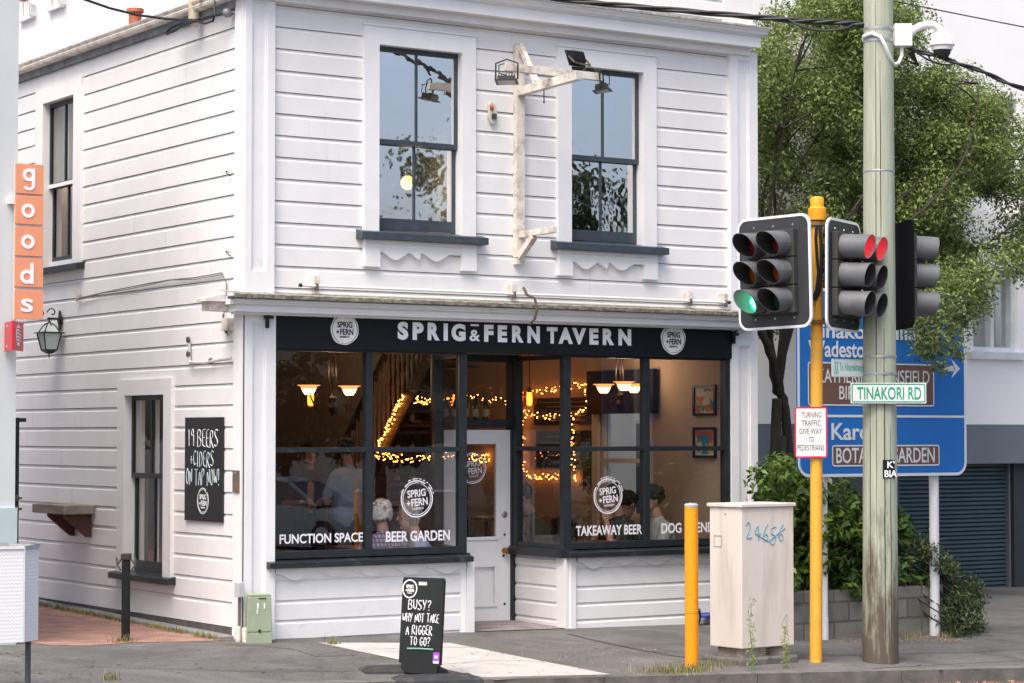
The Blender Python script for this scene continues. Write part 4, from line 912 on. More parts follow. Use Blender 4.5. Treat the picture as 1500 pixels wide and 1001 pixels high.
def fairy(label, path, n, jit=0.045):
    t = thing('fairy_lights', path[0], label, 'fairy lights', 'fairy light strings in the bar'); base = Vector(path[0])
    P = [Vector(p) for p in path]; seg = [(P[i + 1] - P[i]).length for i in range(len(P) - 1)]; tot = sum(seg); pts = []
    for k in range(n):
        s = (k + .5) / n * tot; i = 0
        while i < len(seg) - 1 and s > seg[i]: s -= seg[i]; i += 1
        p = P[i].lerp(P[i + 1], s / seg[i]); pts.append(p + Vector((random.uniform(-1, 1) * .02, random.uniform(-1, 1) * jit, random.uniform(-1, 1) * jit)))
    MB().tube(pts, 0.004, 5).build('wire', M('dark_wire', (.02, .015, .01), .7), t)
    b0 = None
    for p in pts:
        if b0 is None: b0 = MB().ell((0, 0, 0), 0.0075, 8, 6).build('bulb', BULB, t, smooth=True, loc=(0, 0, 0)); o = b0
        else: o = b0.copy(); COL.objects.link(o)
        o.parent = t; o.location = p - base; sc_ = random.uniform(.7, 1.15); o.scale = (sc_,) * 3
    return t
fairy('fairy lights running down the stair handrail in the left window', [onX(590, 580, xs0 - .07), onX(550, 662, xs0 - .07)], 75, .03)
fairy('fairy lights draped along the beam right of the stair rail', [onX(592, 581, xs0 - .07), onY(625, 590, 3.2), onY(664, 588, 4.2), onY(700, 583, 4.3), onY(748, 590, 4.4)], 95, .045)
fairy('fairy lights strung level below the transom of the left window', [onY(549, 664, 1.9), onY(580, 672, 2.6), onY(629, 669, 3.4)], 75, .05)
fairy('fairy lights across the bar seen through the door glass', [onY(690, 669, 5.0), onY(700, 672, 5.0), onY(727, 670, 5.0)], 45, .05)
xf = XRW - .06
fairy('fairy lights around the wide menu board on the far wall', [onX(858, 601, xf), onX(861, 566, xf), onX(840, 564, xf), onX(800, 573, xf), onX(766, 576, xf), onX(764, 590, xf), onX(766, 604, xf), onX(800, 611, xf), onX(830, 606, xf), onX(858, 602, xf)], 95, .035)
fairy('fairy lights hanging in a loop around the lower menu board', [onX(840, 612, xf), onX(838, 650, xf), onX(842, 702, xf), onX(815, 698, xf), onX(775, 699, xf), onX(764, 685, xf), onX(765, 640, xf), onX(766, 606, xf)], 95, .035)
il = bpy.data.lights.new('room_light', 'POINT'); il.energy = 5; il.color = (1, .6, .3); il.shadow_soft_size = .3
ilo = bpy.data.objects.new('room_light', il); COL.objects.link(ilo); ilo.location = (4.3, 3.4, 2.7)
# upstairs lamp bulbs
for (p, lb, en) in ((onY(597, 268, 1.2), 'warm globe lamp glowing behind the upper left front window', 22), (onX(87, 207, 0.8), 'warm bulb glowing behind the upper side window', 80)):
    t = thing('ceiling_lamp', p, lb, 'lamp'); MB().ell(p, .075 if 'globe' in lb else .045, 14, 10).build('bulb', E('upstairs_bulb', (1, .52, .20), 9), t, smooth=True)
    m = MB(); m.cyl(p + UZ * .06, p + UZ * .12, .02, n=10); m.cyl(p + UZ * .12, (p.x, p.y, 5.84), .005, n=6); m.build('fitting', BRASS, t)
    q = bpy.data.lights.new('bulb_light', 'POINT'); q.energy = en; q.color = (1, .7, .42); q.shadow_soft_size = .05; qo = bpy.data.objects.new('bulb_light', q); COL.objects.link(qo); qo.parent = t; qo.location = (0, -.1, 0)

# ================================================================== PEOPLE behind the glass
SKIN = M('skin', (0.50, 0.29, 0.20), 0.5, 0.08, 12)
def remesh(mb, name, mat, parent, vox=0.012, sm=6):
    o = mb.build(name, mat, parent, smooth=False)
    r = o.modifiers.new('join', 'REMESH'); r.mode = 'VOXEL'; r.voxel_size = vox; r.use_smooth_shade = True
    s = o.modifiers.new('soft', 'SMOOTH'); s.factor = 0.5; s.iterations = sm
    return o
def V3(*a): return Vector(a)
def person(loc, face, label, top, hair, seated=True, lean=0.0, arms=None, hairstyle='short', headturn=0.0, cap=None, pattern=None, trousers=None, headdown=0.0, bald=False):
    """local frame: +Y is where the chest faces, +X is the figure's right... turned by face (radians) about Z"""
    t = thing('person', loc, label, 'person'); b0 = Vector(loc); rot = Matrix.Rotation(face, 3, 'Z')
    W = lambda p: b0 + rot @ Vector(p)
    hip = 0.50 if seated else 0.93
    L = math.sin(lean); C = math.cos(lean)
    def tor(x, y, h): return (x, y + h * L, hip + h * C)       # along the leaning torso
    sh = 0.50
    body = MB(); shirt = MB(); tr = MB(); hairm = MB(); eyes = MB()
    neck0, neck1 = tor(0, 0, sh + .03), tor(0, .02, sh + .12)
    body.cap(W(neck0), .055, W(neck1), .052)
    hc = Vector(tor(0, .045, sh + .235)); hr = rot @ Matrix.Rotation(headturn, 3, 'Z') @ Matrix.Rotation(-headdown, 3, 'X')
    H = lambda x, y, z: W(hc) + hr @ Vector((x, y, z))
    body.ell(H(0, -.005, .02), (.075, .095, .105), 16, 12, hr); body.ell(H(0, .03, -.055), (.055, .06, .065), 12, 10, hr)
    body.cap(H(0, .085, .02), .010, H(0, .108, -.022), .014); body.ell(H(0, .085, -.06), (.025, .012, .012), 8, 6, hr); body.ell(H(0, .075, -.1), (.022, .02, .018), 8, 6, hr)
    for s in (-1, 1): body.ell(H(s * .076, -.005, -.005), (.012, .022, .034), 8, 6, hr)
    for s in (-1, 1): eyes.ell(H(s * .03, .086, .022), (.012, .008, .008), 8, 6, hr)
    # torso, hips
    body.cap(W(tor(0, 0, .02)), .12, W(tor(0, 0, .36)), .125)
    for s in (-1, 1): shirt.cap(W(tor(s * .06, 0, .0)), .125, W(tor(s * .075, 0, sh - .12)), .125); shirt.cap(W(tor(s * .06, 0, sh - .04)), .09, W(tor(s * .16, 0, sh - .045)), .075)
    shirt.cap(W(tor(0, 0, sh - .06)), .10, W(tor(0, .005, sh + .035)), .066)
    # arms
    arms = arms or [((-.30, .10, .18), (-.16, .36, .20)), ((.30, .10, .18), (.16, .36, .20))]
    for s, (el, wr) in zip((-1, 1), arms):
        S = tor(s * .185, 0, sh - .05); el = Vector((el[0], el[1], hip + el[2])); wr = Vector((wr[0], wr[1], hip + wr[2]))
        shirt.cap(W(S), .066, W(Vector(S).lerp(el, .85)), .058)
        body.cap(W(S), .05, W(el), .042); body.cap(W(el), .042, W(wr), .029)
        d = (wr - el).normalized(); up = Vector((0, 0, 1)); sd_ = d.cross(up)
        if sd_.length < .1: sd_ = Vector((1, 0, 0))
        sd_.normalize(); nn_ = sd_.cross(d)
        pc_ = wr + d * .05
        body.ell(W(pc_), (.042, .02, .05), 10, 8, rot @ Matrix((sd_, nn_, d)).transposed())
        for k in range(4):
            off = (k - 1.5) * .019; l1 = (.036, .042, .039, .03)[k]; a = wr + d * .09 + sd_ * off; b = a + d * l1 - nn_ * .006; c = b + d * l1 * .7 - nn_ * .024
            body.cap(W(a), .0105, W(b), .0095); body.cap(W(b), .0095, W(c), .0085)
        a = wr + d * .035 + sd_ * (.036 * -s); b = a + d * .03 + sd_ * (.026 * -s) - nn_ * .012; c = b + d * .028 - nn_ * .01
        body.cap(W(a), .012, W(b), .0105); body.cap(W(b), .0105, W(c), .009)
    # legs
    for s in (-1, 1):
        if seated: k, f = (s * .11, .44, hip - .02), (s * .12, .40, .08)
        else: k, f = (s * .10, .03, .50), (s * .11, -.02, .08)
        tr.cap(W((s * .09, 0, hip - .01)), .095, W(k), .068); tr.cap(W(k), .066, W((f[0], f[1], f[2] + .02)), .048)
        body.cap(W((s * .09, 0, hip)), .07, W(k), .055); body.cap(W(k), .055, W(f), .04); body.cap(W((f[0], f[1], .045)), .04, W((f[0], f[1] + .16, .035)), .035)
    remesh(body, 'body', SKIN, t, .0085, 4)
    remesh(shirt, 'shirt', top, t, .014, 8); tr.cap(W((0, 0, hip + .03)), .13, W((0, 0, hip - .04)), .13); remesh(tr, 'trousers', trousers or M('dark_trousers', (.02, .022, .028), .8), t, .014, 8)
    eyes.build('eyes', M('eye_dark', (.02, .015, .012), .2), t, smooth=True)
    rr = random.Random(len(label))
    def tuft(x, y, z, r): hairm.ell(H(x, y, z), (r, r, r * .9), 8, 6, hr)
    if bald:                                         # white curls around the back and sides of the head
        for k in range(190):
            a = rr.uniform(-.15, math.pi + .15); zz = rr.uniform(-.075, .095); q = math.sqrt(max(0, 1 - (zz / .13) ** 2))
            tuft(.088 * q * math.cos(a), -.005 - .10 * q * math.sin(a), zz, rr.uniform(.009, .018))
    else:
        hairm.ell(H(0, -.018, .035), (.084, .098, .104), 16, 12, hr)
        n = {'short': 110, 'grey': 190}.get(hairstyle, 110)
        for k in range(n):
            a = rr.uniform(0, 2 * math.pi); zz = rr.uniform(.0 if hairstyle == 'short' else -.09, .12); q = math.sqrt(max(0, 1 - ((zz - .03) / .125) ** 2))
            yy = -.02 + .098 * q * math.sin(a)
            if yy > .045 and zz < .085: continue
            tuft(.083 * q * math.cos(a), yy, zz, rr.uniform(.010, .018))
    h = remesh(hairm, 'hair', hair, t, .0065, 1)
    if cap:
        cm = MB(); cm.ell(H(0, -.008, .07), (.09, .107, .085), 16, 12, hr); P = [(x, .06 + .1 * math.sqrt(max(0, 1 - (x / .075) ** 2)), .068 - .008 * (abs(x) / .075)) for x in np.linspace(-.075, .075, 13)]
        cm.prism([H(*p) for p in P], hr @ Vector((0, 0, .008))); cm.build('cap', cap, t, smooth=True)
    t.scale = (1.12,) * 3 if seated else (1.0,) * 3
    return t
def CHECK(name, base, c2, c3):
    m, n, l, o = newmat(name); p = n.new('ShaderNodeBsdfPrincipled'); p.inputs['Roughness'].default_value = .85; l.new(p.outputs[0], o.inputs[0])
    tc = n.new('ShaderNodeTexCoord'); last = None; col = None
    prev = n.new('ShaderNodeRGB'); prev.outputs[0].default_value = list(base) + [1]; last = prev.outputs[0]
    for axis, sc_, cc in (('X', 26, c2), ('Z', 26, c3), ('X', 60, c3)):
        wv = n.new('ShaderNodeTexWave'); wv.bands_direction = axis; wv.inputs['Scale'].default_value = sc_ / 6.283 * 2; l.new(tc.outputs['Object'], wv.inputs[0])
        cr = n.new('ShaderNodeValToRGB'); cr.color_ramp.elements[0].position = .72; cr.color_ramp.elements[1].position = .8; l.new(wv.outputs[0], cr.inputs[0])
        mx = n.new('ShaderNodeMixRGB'); mx.inputs[2].default_value = list(cc) + [1]; l.new(cr.outputs[0], mx.inputs[0]); l.new(last, mx.inputs[1]); last = mx.outputs[0]
    l.new(last, p.inputs['Base Color']); return m
def fl(px, py, y, z): p = onY(px, py, y); return (p.x, p.y, z)
DKH = M('dark_brown_hair', (.02, .013, .009), .6, .3, 40); GRH = M('grey_hair', (.30, .28, .25), .7, .25, 40); WHH = M('white_curly_hair', (.62, .60, .56), .8, .15, 40)
person(fl(511, 700, 2.0, ZSI + .03), R(10), 'standing man in grey blue shirt seen from behind in the left window', M('grey_blue_shirt', (.26, .31, .37), .85, .1, 12), DKH, seated=False, headturn=R(-25),
       arms=[((-.30, .02, .22), (-.22, .26, .16)), ((.27, .0, .18), (.27, .14, -.04))])
person(fl(562, 770, .62, -0.25), R(5), 'white haired person in plaid shirt seated with back to the left window', CHECK('plaid_shirt', (.50, .46, .48), (.32, .05, .08), (.10, .12, .25)), WHH, bald=True,
       arms=[((-.36, .06, .10), (-.24, .30, .16)), ((.30, .14, .14), (.20, .40, .20))])
person(fl(626, 765, .95, -0.30), R(70), 'grey haired person in light blue shirt leaning on a table in the left window', M('light_blue_shirt', (.38, .46, .60), .85, .1, 14), GRH, lean=.18, hairstyle='grey',
       arms=[((-.30, .22, .10), (-.10, .46, .16)), ((.28, .26, .12), (.12, .46, .2))], headdown=.1)
person(fl(972, 745, .75, -0.18), R(75), 'man in dark cap and pale grey tee shirt seated in the right window', M('pale_grey_tee', (.40, .42, .43), .85, .08, 14), DKH, lean=.1, cap=M('dark_cap', (.02, .022, .028), .8),
       arms=[((-.26, .2, .12), (-.1, .46, .2)), ((.26, .2, .12), (.1, .46, .2))])
person(fl(918, 752, 1.0, -0.16), R(85), 'dark haired person holding hands to the face in the right window', M('charcoal_top', (.03, .03, .035), .9), DKH, lean=.14,
       arms=[((-.2, .28, .22), (-.07, .27, .50)), ((.2, .28, .22), (.07, .27, .50))], headdown=.35)
person(fl(879, 757, 1.3, -0.15), R(-80), 'dark haired person in black bending low over a table in the right window', M('black_jumper', (.018, .018, .02), .9), DKH, lean=.5, headdown=.5)
person(fl(803, 765, 2.0, -0.14), R(60), 'person in dull green top seated behind the doorway side window', M('dull_green_top', (.10, .12, .07), .9, .1), M('brown_hair', (.05, .025, .015), .6), lean=.3, headdown=.4)
person(fl(452, 690, 3.9, ZSI - .04), R(165), 'dim figure in dark red top standing at the back of the left window', M('dark_red_top', (.05, .010, .009), .9), DKH, seated=False)
def stool(p, lb):
    t = thing('stool', p, lb, 'stool', 'stools in the tavern window'); x, y, z = p; MB().lathe([(0, .44), (.16, .44), (.17, .455), (.16, .47), (0, .475)], p, 20).build('seat', MIDWOOD, t)
    for k in range(4):
        a = k * 1.5708 + .78; MB().cyl((x + .12 * math.cos(a), y + .12 * math.sin(a), z + .44), (x + .17 * math.cos(a), y + .17 * math.sin(a), max(z, ZSI)), .014, n=8).build('leg', DARKWOOD, t)
for (px, y, lb) in ((561, .60, 'stool under the white haired person by the left window'), (613, .95, 'stool under the person in light blue'), (966, .75, 'stool under the man in the cap'), (916, 1.0, 'stool under the person holding hands to the face'), (879, 1.3, 'stool under the person bending low'), (803, 2.0, 'stool under the person in dull green')):
    p = onY(px, 760, y); stool((p.x, p.y, -.02), lb)
def table(x0, x1, y0, y1, h, lb):
    t = thing('pub_table', ((x0 + x1) / 2, (y0 + y1) / 2, ZSI), lb, 'table', 'timber tables in the tavern'); MB().box(x0, x1, y0, y1, h - .035, h).build('table_top', MIDWOOD, t, bevel=.004)
    for a in (x0 + .05, x1 - .05):
        for b in (y0 + .05, y1 - .05): MB().box(a - .025, a + .025, b - .025, b + .025, ZSI, h - .036).build('leg', DARKWOOD, t)
p = onY(590, 797, .95); table(p.x - .55, p.x - .0, .98, 1.6, .76, 'timber table in the left window between two seated people')
p = onY(930, 797, .8); table(p.x - .35, p.x + .05, .4, 1.25, .76, 'timber table in the right window in front of the man in the cap')
p = onY(797, 752, 3.0); table(p.x - .8, p.x + .5, 3.0, 3.5, .95, 'high timber table seen through the doorway glass')
# ================================================================== FIXTURES ON THE TAVERN
# sign gantry between the upper windows
g0 = onY(757, 220, -.03)
GAN = thing('sign_bracket', (fx(757), -0.02, fz(757, 388)), 'empty weathered white timber sign gantry fixed between the upper windows', 'bracket')
x0, x1 = fx(751.5), fx(764)
MB().box(x0, x1, -0.065, -0.0, fz(757, 378), fz(757, 66)).build('post', OLDTRIM, GAN, bevel=.003)
xm = (x0 + x1) / 2; zA = fz(757, 134, -.06)
LEN = 1.02
MB().bar((xm, -0.066, zA), (xm, -0.066 - LEN, zA + .03), .075, .085).build('beam', OLDTRIM, GAN, bevel=.003)
yb = -0.066 - LEN * .56; zb_ = zA + .06
xa, xb = fx(738, yb), fx(881, yb)
MB().bar((xa, yb, zb_ + .06), (xb, yb, zb_ + .06), .06, .075).build('crossbar', OLDTRIM, GAN, bevel=.003)
MB().bar((xm, -.05, fz(757, 66)), (xm, -.34, zA + .06), .05, .05).build('brace', OLDTRIM, GAN)
zB = fz(757, 345)
m = MB(); m.bar((xm, -.066, zB), (xm, -.066 - .60, zB + .01), .055, .06); m.build('lower_arm', OLDTRIM, GAN, bevel=.003)
m = MB(); m.bar((xm, -.02, fz(757, 380)), (xm, -.30, zB - .03), .06, .06); m.box(xm - .05, xm + .05, -.06, -.001, fz(757, 388), fz(757, 379)); m.build('lower_brace', OLDTRIM, GAN)
m = MB(); m.cyl((xm + .02, -.45, zA - .02), (xm + .02, -.45, zA - .14), .006, n=6); m.ell((xm + .02, -.45, zA - .15), .012); m.tube([(xm + .35, yb, zb_ + .1), (xm + .42, yb - .03, zb_ + .16), (xm + .5, yb - .06, zb_ + .1)], .006, 6); m.build('hook', RUST, GAN)
def flood(c, d, lb, up=False):
    t = thing('floodlight', c, lb, 'floodlight'); c = Vector(c); d = Vector(d).normalized(); u = d.cross(UZ).normalized(); v = u.cross(d)
    m = MB(); m.obox(c, u, v, d, -.085, .085, -.06, .06, -.02, .02); m.obox(c, u, v, d, -.11, .11, -.085, .085, .02, .03)
    for k in range(7): m.obox(c, u, v, d, -.08 + k * .025, -.074 + k * .025, -.055, .055, -.04, -.02)
    m.build('housing', BLACKM, t)
    m = MB(); m.obox(c, u, v, d, -.085, .085, -.065, .065, .0305, .033); m.build('lens', M('floodlight_glass', (.35, .36, .36), .2, .1), t)
    m = MB(); up_ = -d * .1 + UZ * (.1 if not up else -.12)
    m.tube([c + u * .108, c + u * .108 + up_ * .8, c + up_, c - u * .108 + up_ * .8, c - u * .108], .009, 6); m.build('yoke', BLACKM if not up else RUST, t)
pL, pR = Vector((xa + .02, yb - .02, zb_ - .06)), Vector((xb - .02, yb - .05, zb_ - .06))
flood(pL, (-.1, -.12, -.98), 'black floodlight hanging from the left end of the timber sign gantry'); flood(pR, (.1, -.1, -.98), 'black floodlight hanging from the right end of the timber sign gantry')
flood((xm, -0.066 - LEN + .04, zA + .21), (-.15, .85, -.35), 'black finned floodlight standing on the tip of the sign gantry', True)
for P, q in ((pL, -1), (pR, 1)): MB().tube([P + UZ * .04, P + Vector((q * .09, 0, .05)), P + Vector((q * .09, 0, .13)), P + Vector((0, 0.02, .16))], .006, 6).build('lamp_cord', BLACKM, GAN, smooth=True)
# electrical fitting on the boards
c = onY(720, 163, -.01); t = thing('bell_box', c, 'old cream fitting with red stain on the boards left of the gantry', 'electrical fitting')
MB().prism([c + Vector((x, 0, z)) for x, z in ((-.045, .06), (-.02, .09), (.02, .07), (.05, .02), (.05, -.09), (.02, -.13), (-.02, -.13), (-.05, -.07))], NF * .03).build('plate', M('aged_cream_plastic', (.6, .56, .48), .6, .1), t, bevel=.004)
MB().box(c.x - .02, c.x + .03, -.06, -.041, c.z - .08, c.z - .03).build('socket', M('dark_olive', (.06, .06, .04), .7), t); MB().ell((c.x - .02, -.045, c.z + .03), (.022, .015, .03)).build('stain_cap', M('faded_red', (.45, .08, .07), .6), t)
# lamp tube along the shop cornice
yT = -.09; t = thing('strip_light', onY(440, 419, yT), 'long thin strip lamp tube running along the top of the shop cornice', 'strip light')
zt_ = fz(760, 431, yT)
MB().cyl((fx(439, yT), yT, zt_), (fx(1069, yT), yT, zt_), .014, n=10).build('tube', TRIM, t, smooth=True); m = MB(); m.cyl((fx(437.5, yT), yT, zt_), (fx(441, yT), yT, zt_), .018, n=10); m.cyl((fx(1066, yT), yT, zt_), (fx(1070, yT), yT, zt_), .018, n=10); m.build('end_cap', BLACKM, t)
for px in (463, 753, 1012, 1064):
    m = MB(); x = fx(px, yT); m.box(x - .03, x + .03, yT - .01, 0.0, zt_ + .02, zt_ + .09); m.build('clamp', OLDTRIM, t); MB().cyl((x, yT, zt_ + .02), (x, yT, zt_ - .05), .02, n=8).build('stud', RUST, t)
# curved rusty drip pipe over the letter N
t = thing('drip_pipe', onY(785, 440, -.2), 'rusty curved pipe bent down over the letter N of the name board', 'pipe')
P = [onY(767, 422, -.05), onY(772, 432, -.16), onY(783, 437, -.30), onY(787, 452, -.32), onY(783, 468, -.31), onY(776, 475, -.26)]
m = MB(); m.tube(P, .014, 8); m.build('pipe', RUST, t, smooth=True)
for px, lb in ((398, 'small black iron swing hook beside the left end of the name board'), (1081, 'small black iron swing hook beside the right end of the name board')):
    c = onY(px - 6, 465 if px < 500 else 490, -.06); t = thing('iron_hook', c, lb, 'hook')
    m = MB(); m.box(c.x - .012, c.x + .012, -.075, -.036, c.z - .10, c.z + .03); m.tube([c + Vector((0, -.02, .02)), c + Vector((.04, -.05, .07)), c + Vector((.12, -.05, .07))], .010, 6); m.bar(c + Vector((-.045, -.02, .0)), c + Vector((.05, -.02, 0)), .015, .03); m.build('hook', BLACKM, t)
# ---- side wall fixtures
def sp(px, py, off=0.0): return onX(px, py, -off)
# wall lantern
LX = .32
wm = sp(89, 470, .012); c = onY(72, 505, wm.y)
t = thing('wall_lantern', wm, 'black iron wall lantern with frosted panes on a scrolled arm', 'lantern')
m = MB(); m.lathe([(0, 0), (.055, 0), (.055, .012), (.03, .03), (0, .03)], wm + Vector((.0, 0, 0)), 16, NS); m.prism([wm + Vector((-.005, .04 * math.cos(a), .11 * math.sin(a))) for a in np.linspace(0, 6.283, 17)[:-1]], (-.012, 0, 0)); m.build('wall_plate', BLACKM, t)
m = MB(); top = Vector((c.x, wm.y, c.z + .16)); az = wm.z + .02
m.tube([Vector((wm.x, wm.y, az)), Vector((c.x - .02, wm.y, az))], .012, 8)
P = [];
for q in np.linspace(0, 5.2, 22): r_ = .055 * (1 - q / 7); P.append(Vector((wm.x - .10 - r_ * math.cos(q), wm.y, az + .065 + r_ * math.sin(q))))
m.tube(P, .007, 6); P = [P_ + Vector((-.13, 0, -.02)) for P_ in P[::-1]]; m.tube(P, .006, 6); m.tube([Vector((c.x, wm.y, az)), Vector((c.x, wm.y, az - .05))], .009, 8); m.build('arm', BLACKM, t, smooth=True)
cc = Vector((c.x, wm.y, az - .05))
def sq(r, z): return [cc + Vector((r * a, r * b, z)) for a, b in ((-1, -1), (1, -1), (1, 1), (-1, 1))]
rz = [(.02, 0), (.05, -.03), (.085, -.095), (.125, -.105), (.10, -.11), (.065, -.29), (.03, -.325), (.012, -.34)]
m = MB()
for a in range(4):
    A = [sq(r, z)[a] for r, z in rz]; m.tube([A[0], A[1], A[2]], .007, 6); m.tube([A[4], A[5]], .007, 6)
vs = sq(.085, -.095) + sq(.128, -.102) + sq(.128, -.112) + sq(.085, -.108)
m.add(vs, [(0 + i, (i + 1) % 4, 4 + (i + 1) % 4, 4 + i) for i in range(4)] + [(4 + i, 4 + (i + 1) % 4, 8 + (i + 1) % 4, 8 + i) for i in range(4)] + [(8 + i, 8 + (i + 1) % 4, 12 + (i + 1) % 4, 12 + i) for i in range(4)])
vs = sq(.068, -.285) + sq(.068, -.298) + sq(.028, -.33) + sq(.008, -.335); m.add(vs, [(k * 4 + i, k * 4 + (i + 1) % 4, k * 4 + 4 + (i + 1) % 4, k * 4 + 4 + i) for k in range(3) for i in range(4)] + [(0, 3, 2, 1)])
m.cyl(cc + UZ * -.33, cc + UZ * -.385, .008, .004, 8); m.lathe([(0, .03), (.02, .01), (.03, 0), (0, 0)], cc, 12); m.build('cage', BLACKM, t)
m = MB()
for (ra, za, rb, zb2) in ((.05, -.03, .083, -.094), (.098, -.112, .063, -.288)):
    A, B = sq(ra - .002, za), sq(rb - .002, zb2)
    for i in range(4): m.quad(A[i], A[(i + 1) % 4], B[(i + 1) % 4], B[i])
m.build('pane', M('frosted_glass', (.52, .60, .56), .3, .05), t)
# chalkboard
yA, yB = sp(272, 611, .02).y, sp(326.5, 611, .02).y; zt2, zb2 = sp(300, 611.5, .02).z, sp(300, 764, .02).z
CB = thing('wall_chalkboard', (-.02, (yA + yB) / 2, zb2), 'tall black chalkboard listing beers and ciders on the side wall', 'chalkboard')
MB().box(-.028, -.004, yB, yA, zb2, zt2).build('panel', M('chalkboard_black', (.012, .012, .013), .28, .2, 6, .1, 6, spec=.5), CB, bevel=.002)
CHALK = M('white_chalk_ink', (.72, .72, .74), .8, .05); CHALKB = M('pale_blue_chalk_ink', (.55, .64, .68), .8, .05)
fo = Vector((-.0285, yA, zb2)); Wd = yA - yB; Hd = zt2 - zb2; cxs = lambda px: Wd * (px - 272) / 54.5; cyz = lambda py: Hd * (764 - py) / 152.5
m = MB(); hand_text(m, '19 BEERS', fo, SU, UZ, NS, cxs(278), cxs(321), cyz(655), cyz(629), .0048); m.build('lettering', CHALK, CB)
m = MB(); hand_text(m, '+CIDERS', fo, SU, UZ, NS, cxs(281), cxs(315), cyz(684), cyz(661), .0042); hand_text(m, 'ON TAP NOW!', fo, SU, UZ, NS, cxs(275), cxs(324), cyz(711), cyz(687), .0042); m.build('lettering', CHALKB, CB)
m = MB(); cb = fo + SU * cxs(299.5) + UZ * cyz(734); rl = .125; logo_marks(m, cb, SU, UZ, NS, rl, 'THORNDON', True, .002, 0); m.build('badge_lettering', CHALK, CB)
# brown plate by the corner
t = thing('wall_plate', sp(346, 705, .03), 'small plain brown plate on the corner board beside the chalkboard', 'plate'); yq0, yq1 = sp(342.5, 700, .036).y, sp(351, 700, .036).y
m = MB(); m.box(-.052, -.0345, yq1, yq0, sz(346, 721), sz(346, 689)); m.build('plate', M('brown_plate', (.14, .10, .075), .6, .15), t, bevel=.003); m = MB(); m.lathe([(0, 0), (.008, 0), (.005, .004), (0, .005)], (-.052, (yq0 + yq1) / 2, sz(346, 693)), 8, NS); m.build('screw', STEEL, t)
# timber ledge on two brackets
pB, pF = sp(45, 734), sp(141, 737)
LD = thing('drinks_ledge', (0, 3.5, 1.2), 'weathered timber drinks ledge on two triangular brackets on the side wall', 'shelf')
LDL = onX(47, 740, -.36).y; zl0 = sz(140, 740); ya_, yb_ = sy(141), sy(70)
MB().box(-.36, -.004, ya_, LDL, zl0 - .095, zl0).build('board', M('mossy_timber', (.25, .22, .17), .9, .3, 7, .3, 30, stretch=(1, .3, 1), dirt=(.30, .28, .24), dscale=5), LD, bevel=.006)
for yy in (ya_ + .10, ya_ + (LDL - ya_) * .62):
    MB().prism([(-.005, yy, zl0 - .096), (-.30, yy, zl0 - .096), (-.30, yy, zl0 - .13), (-.05, yy, zl0 - .34), (-.005, yy, zl0 - .34)], (0, .06, 0)).build('bracket', M('dark_red_timber', (.10, .045, .035), .7, .2, 8), LD)
# cables, clips and small boxes of the side wall
CABLE = M('grey_cable', (.16, .15, .15), .6, .1); WIRE = M('black_cable', (.018, .019, .022), .5, .15)
t = thing('wall_cable', sp(220, 430, .02), 'thin grey cable run pinned along the boards below the upper side window', 'cable')
m = MB(); P = [sp(116, 437, .03), sp(150, 429, .02), sp(185, 422, .02), sp(220, 415, .02), sp(250, 410, .02), sp(285, 407, .02), sp(325, 400, .02)]
m.tube(P, .006, 6); m.tube([p + Vector((-.002, 0, -.012 + .008 * math.sin(i * 2))) for i, p in enumerate(P)], .005, 6); m.tube([sp(325, 400, .02), sp(332, 416, .02), sp(331, 440, .02), sp(327, 470, .03), sp(334, 492, .03)], .006, 6); m.build('cable', CABLE, t, smooth=True)
c = sp(116, 432, .02); MB().prism([c + Vector((0, .03, .05)), c + Vector((0, -.03, .05)), c + Vector((0, -.02, -.03)), c + Vector((0, .03, -.07))], (-.03, 0, 0)).build('junction', OLDTRIM, t)
c = sp(337, 475, .02); t = thing('junction_box', c, 'small aged junction box on the side wall under the cornice return', 'box'); MB().box(-.07, -.002, sp(342, 470).y, sp(333, 470).y, sz(337, 485), sz(337, 466)).build('box', OLDTRIM, t, bevel=.004); MB().tube([sp(327, 460, .03), sp(325, 478, .03), sp(331, 488, .04), sp(335, 482, .05)], .006, 6).build('lead', WIRE, t, smooth=True)
t = thing('conduit', sp(278, 520, .03), 'bent grey conduit pipe on the side wall above the lower window', 'conduit'); m = MB(); m.tube([sp(277, 497, .03), sp(277.5, 528, .03), sp(279, 531, .04), sp(285, 531.5, .045), sp(300, 532, .045), sp(318, 528, .045), sp(338, 525, .045)], .016, 8); m.build('pipe', M('painted_pipe', (.5, .5, .5), .5, .1), t, smooth=True); m = MB()
for q in ((277, 498), (277, 519), (310, 529)): c = sp(q[0], q[1], .03); m.lathe([(0, 0), (.03, 0), (.03, .02), (0, .03)], c, 10, NS)
m.build('clip', RUST, t)
for i, (px, py) in enumerate(((337, 253), (337, 370))):
    c = sp(px, py, .012); t = thing('screw_hook', c, ('upper' if i == 0 else 'lower') + ' of two small rusty screw hooks near the corner board', 'hook'); m = MB(); m.tube([c + Vector((-.02 - .02 * math.sin(q), 0 - .025 * math.cos(q), .02 * math.sin(q) - .01)) for q in np.linspace(0, 5, 12)], .005, 6); m.build('hook', RUST, t)
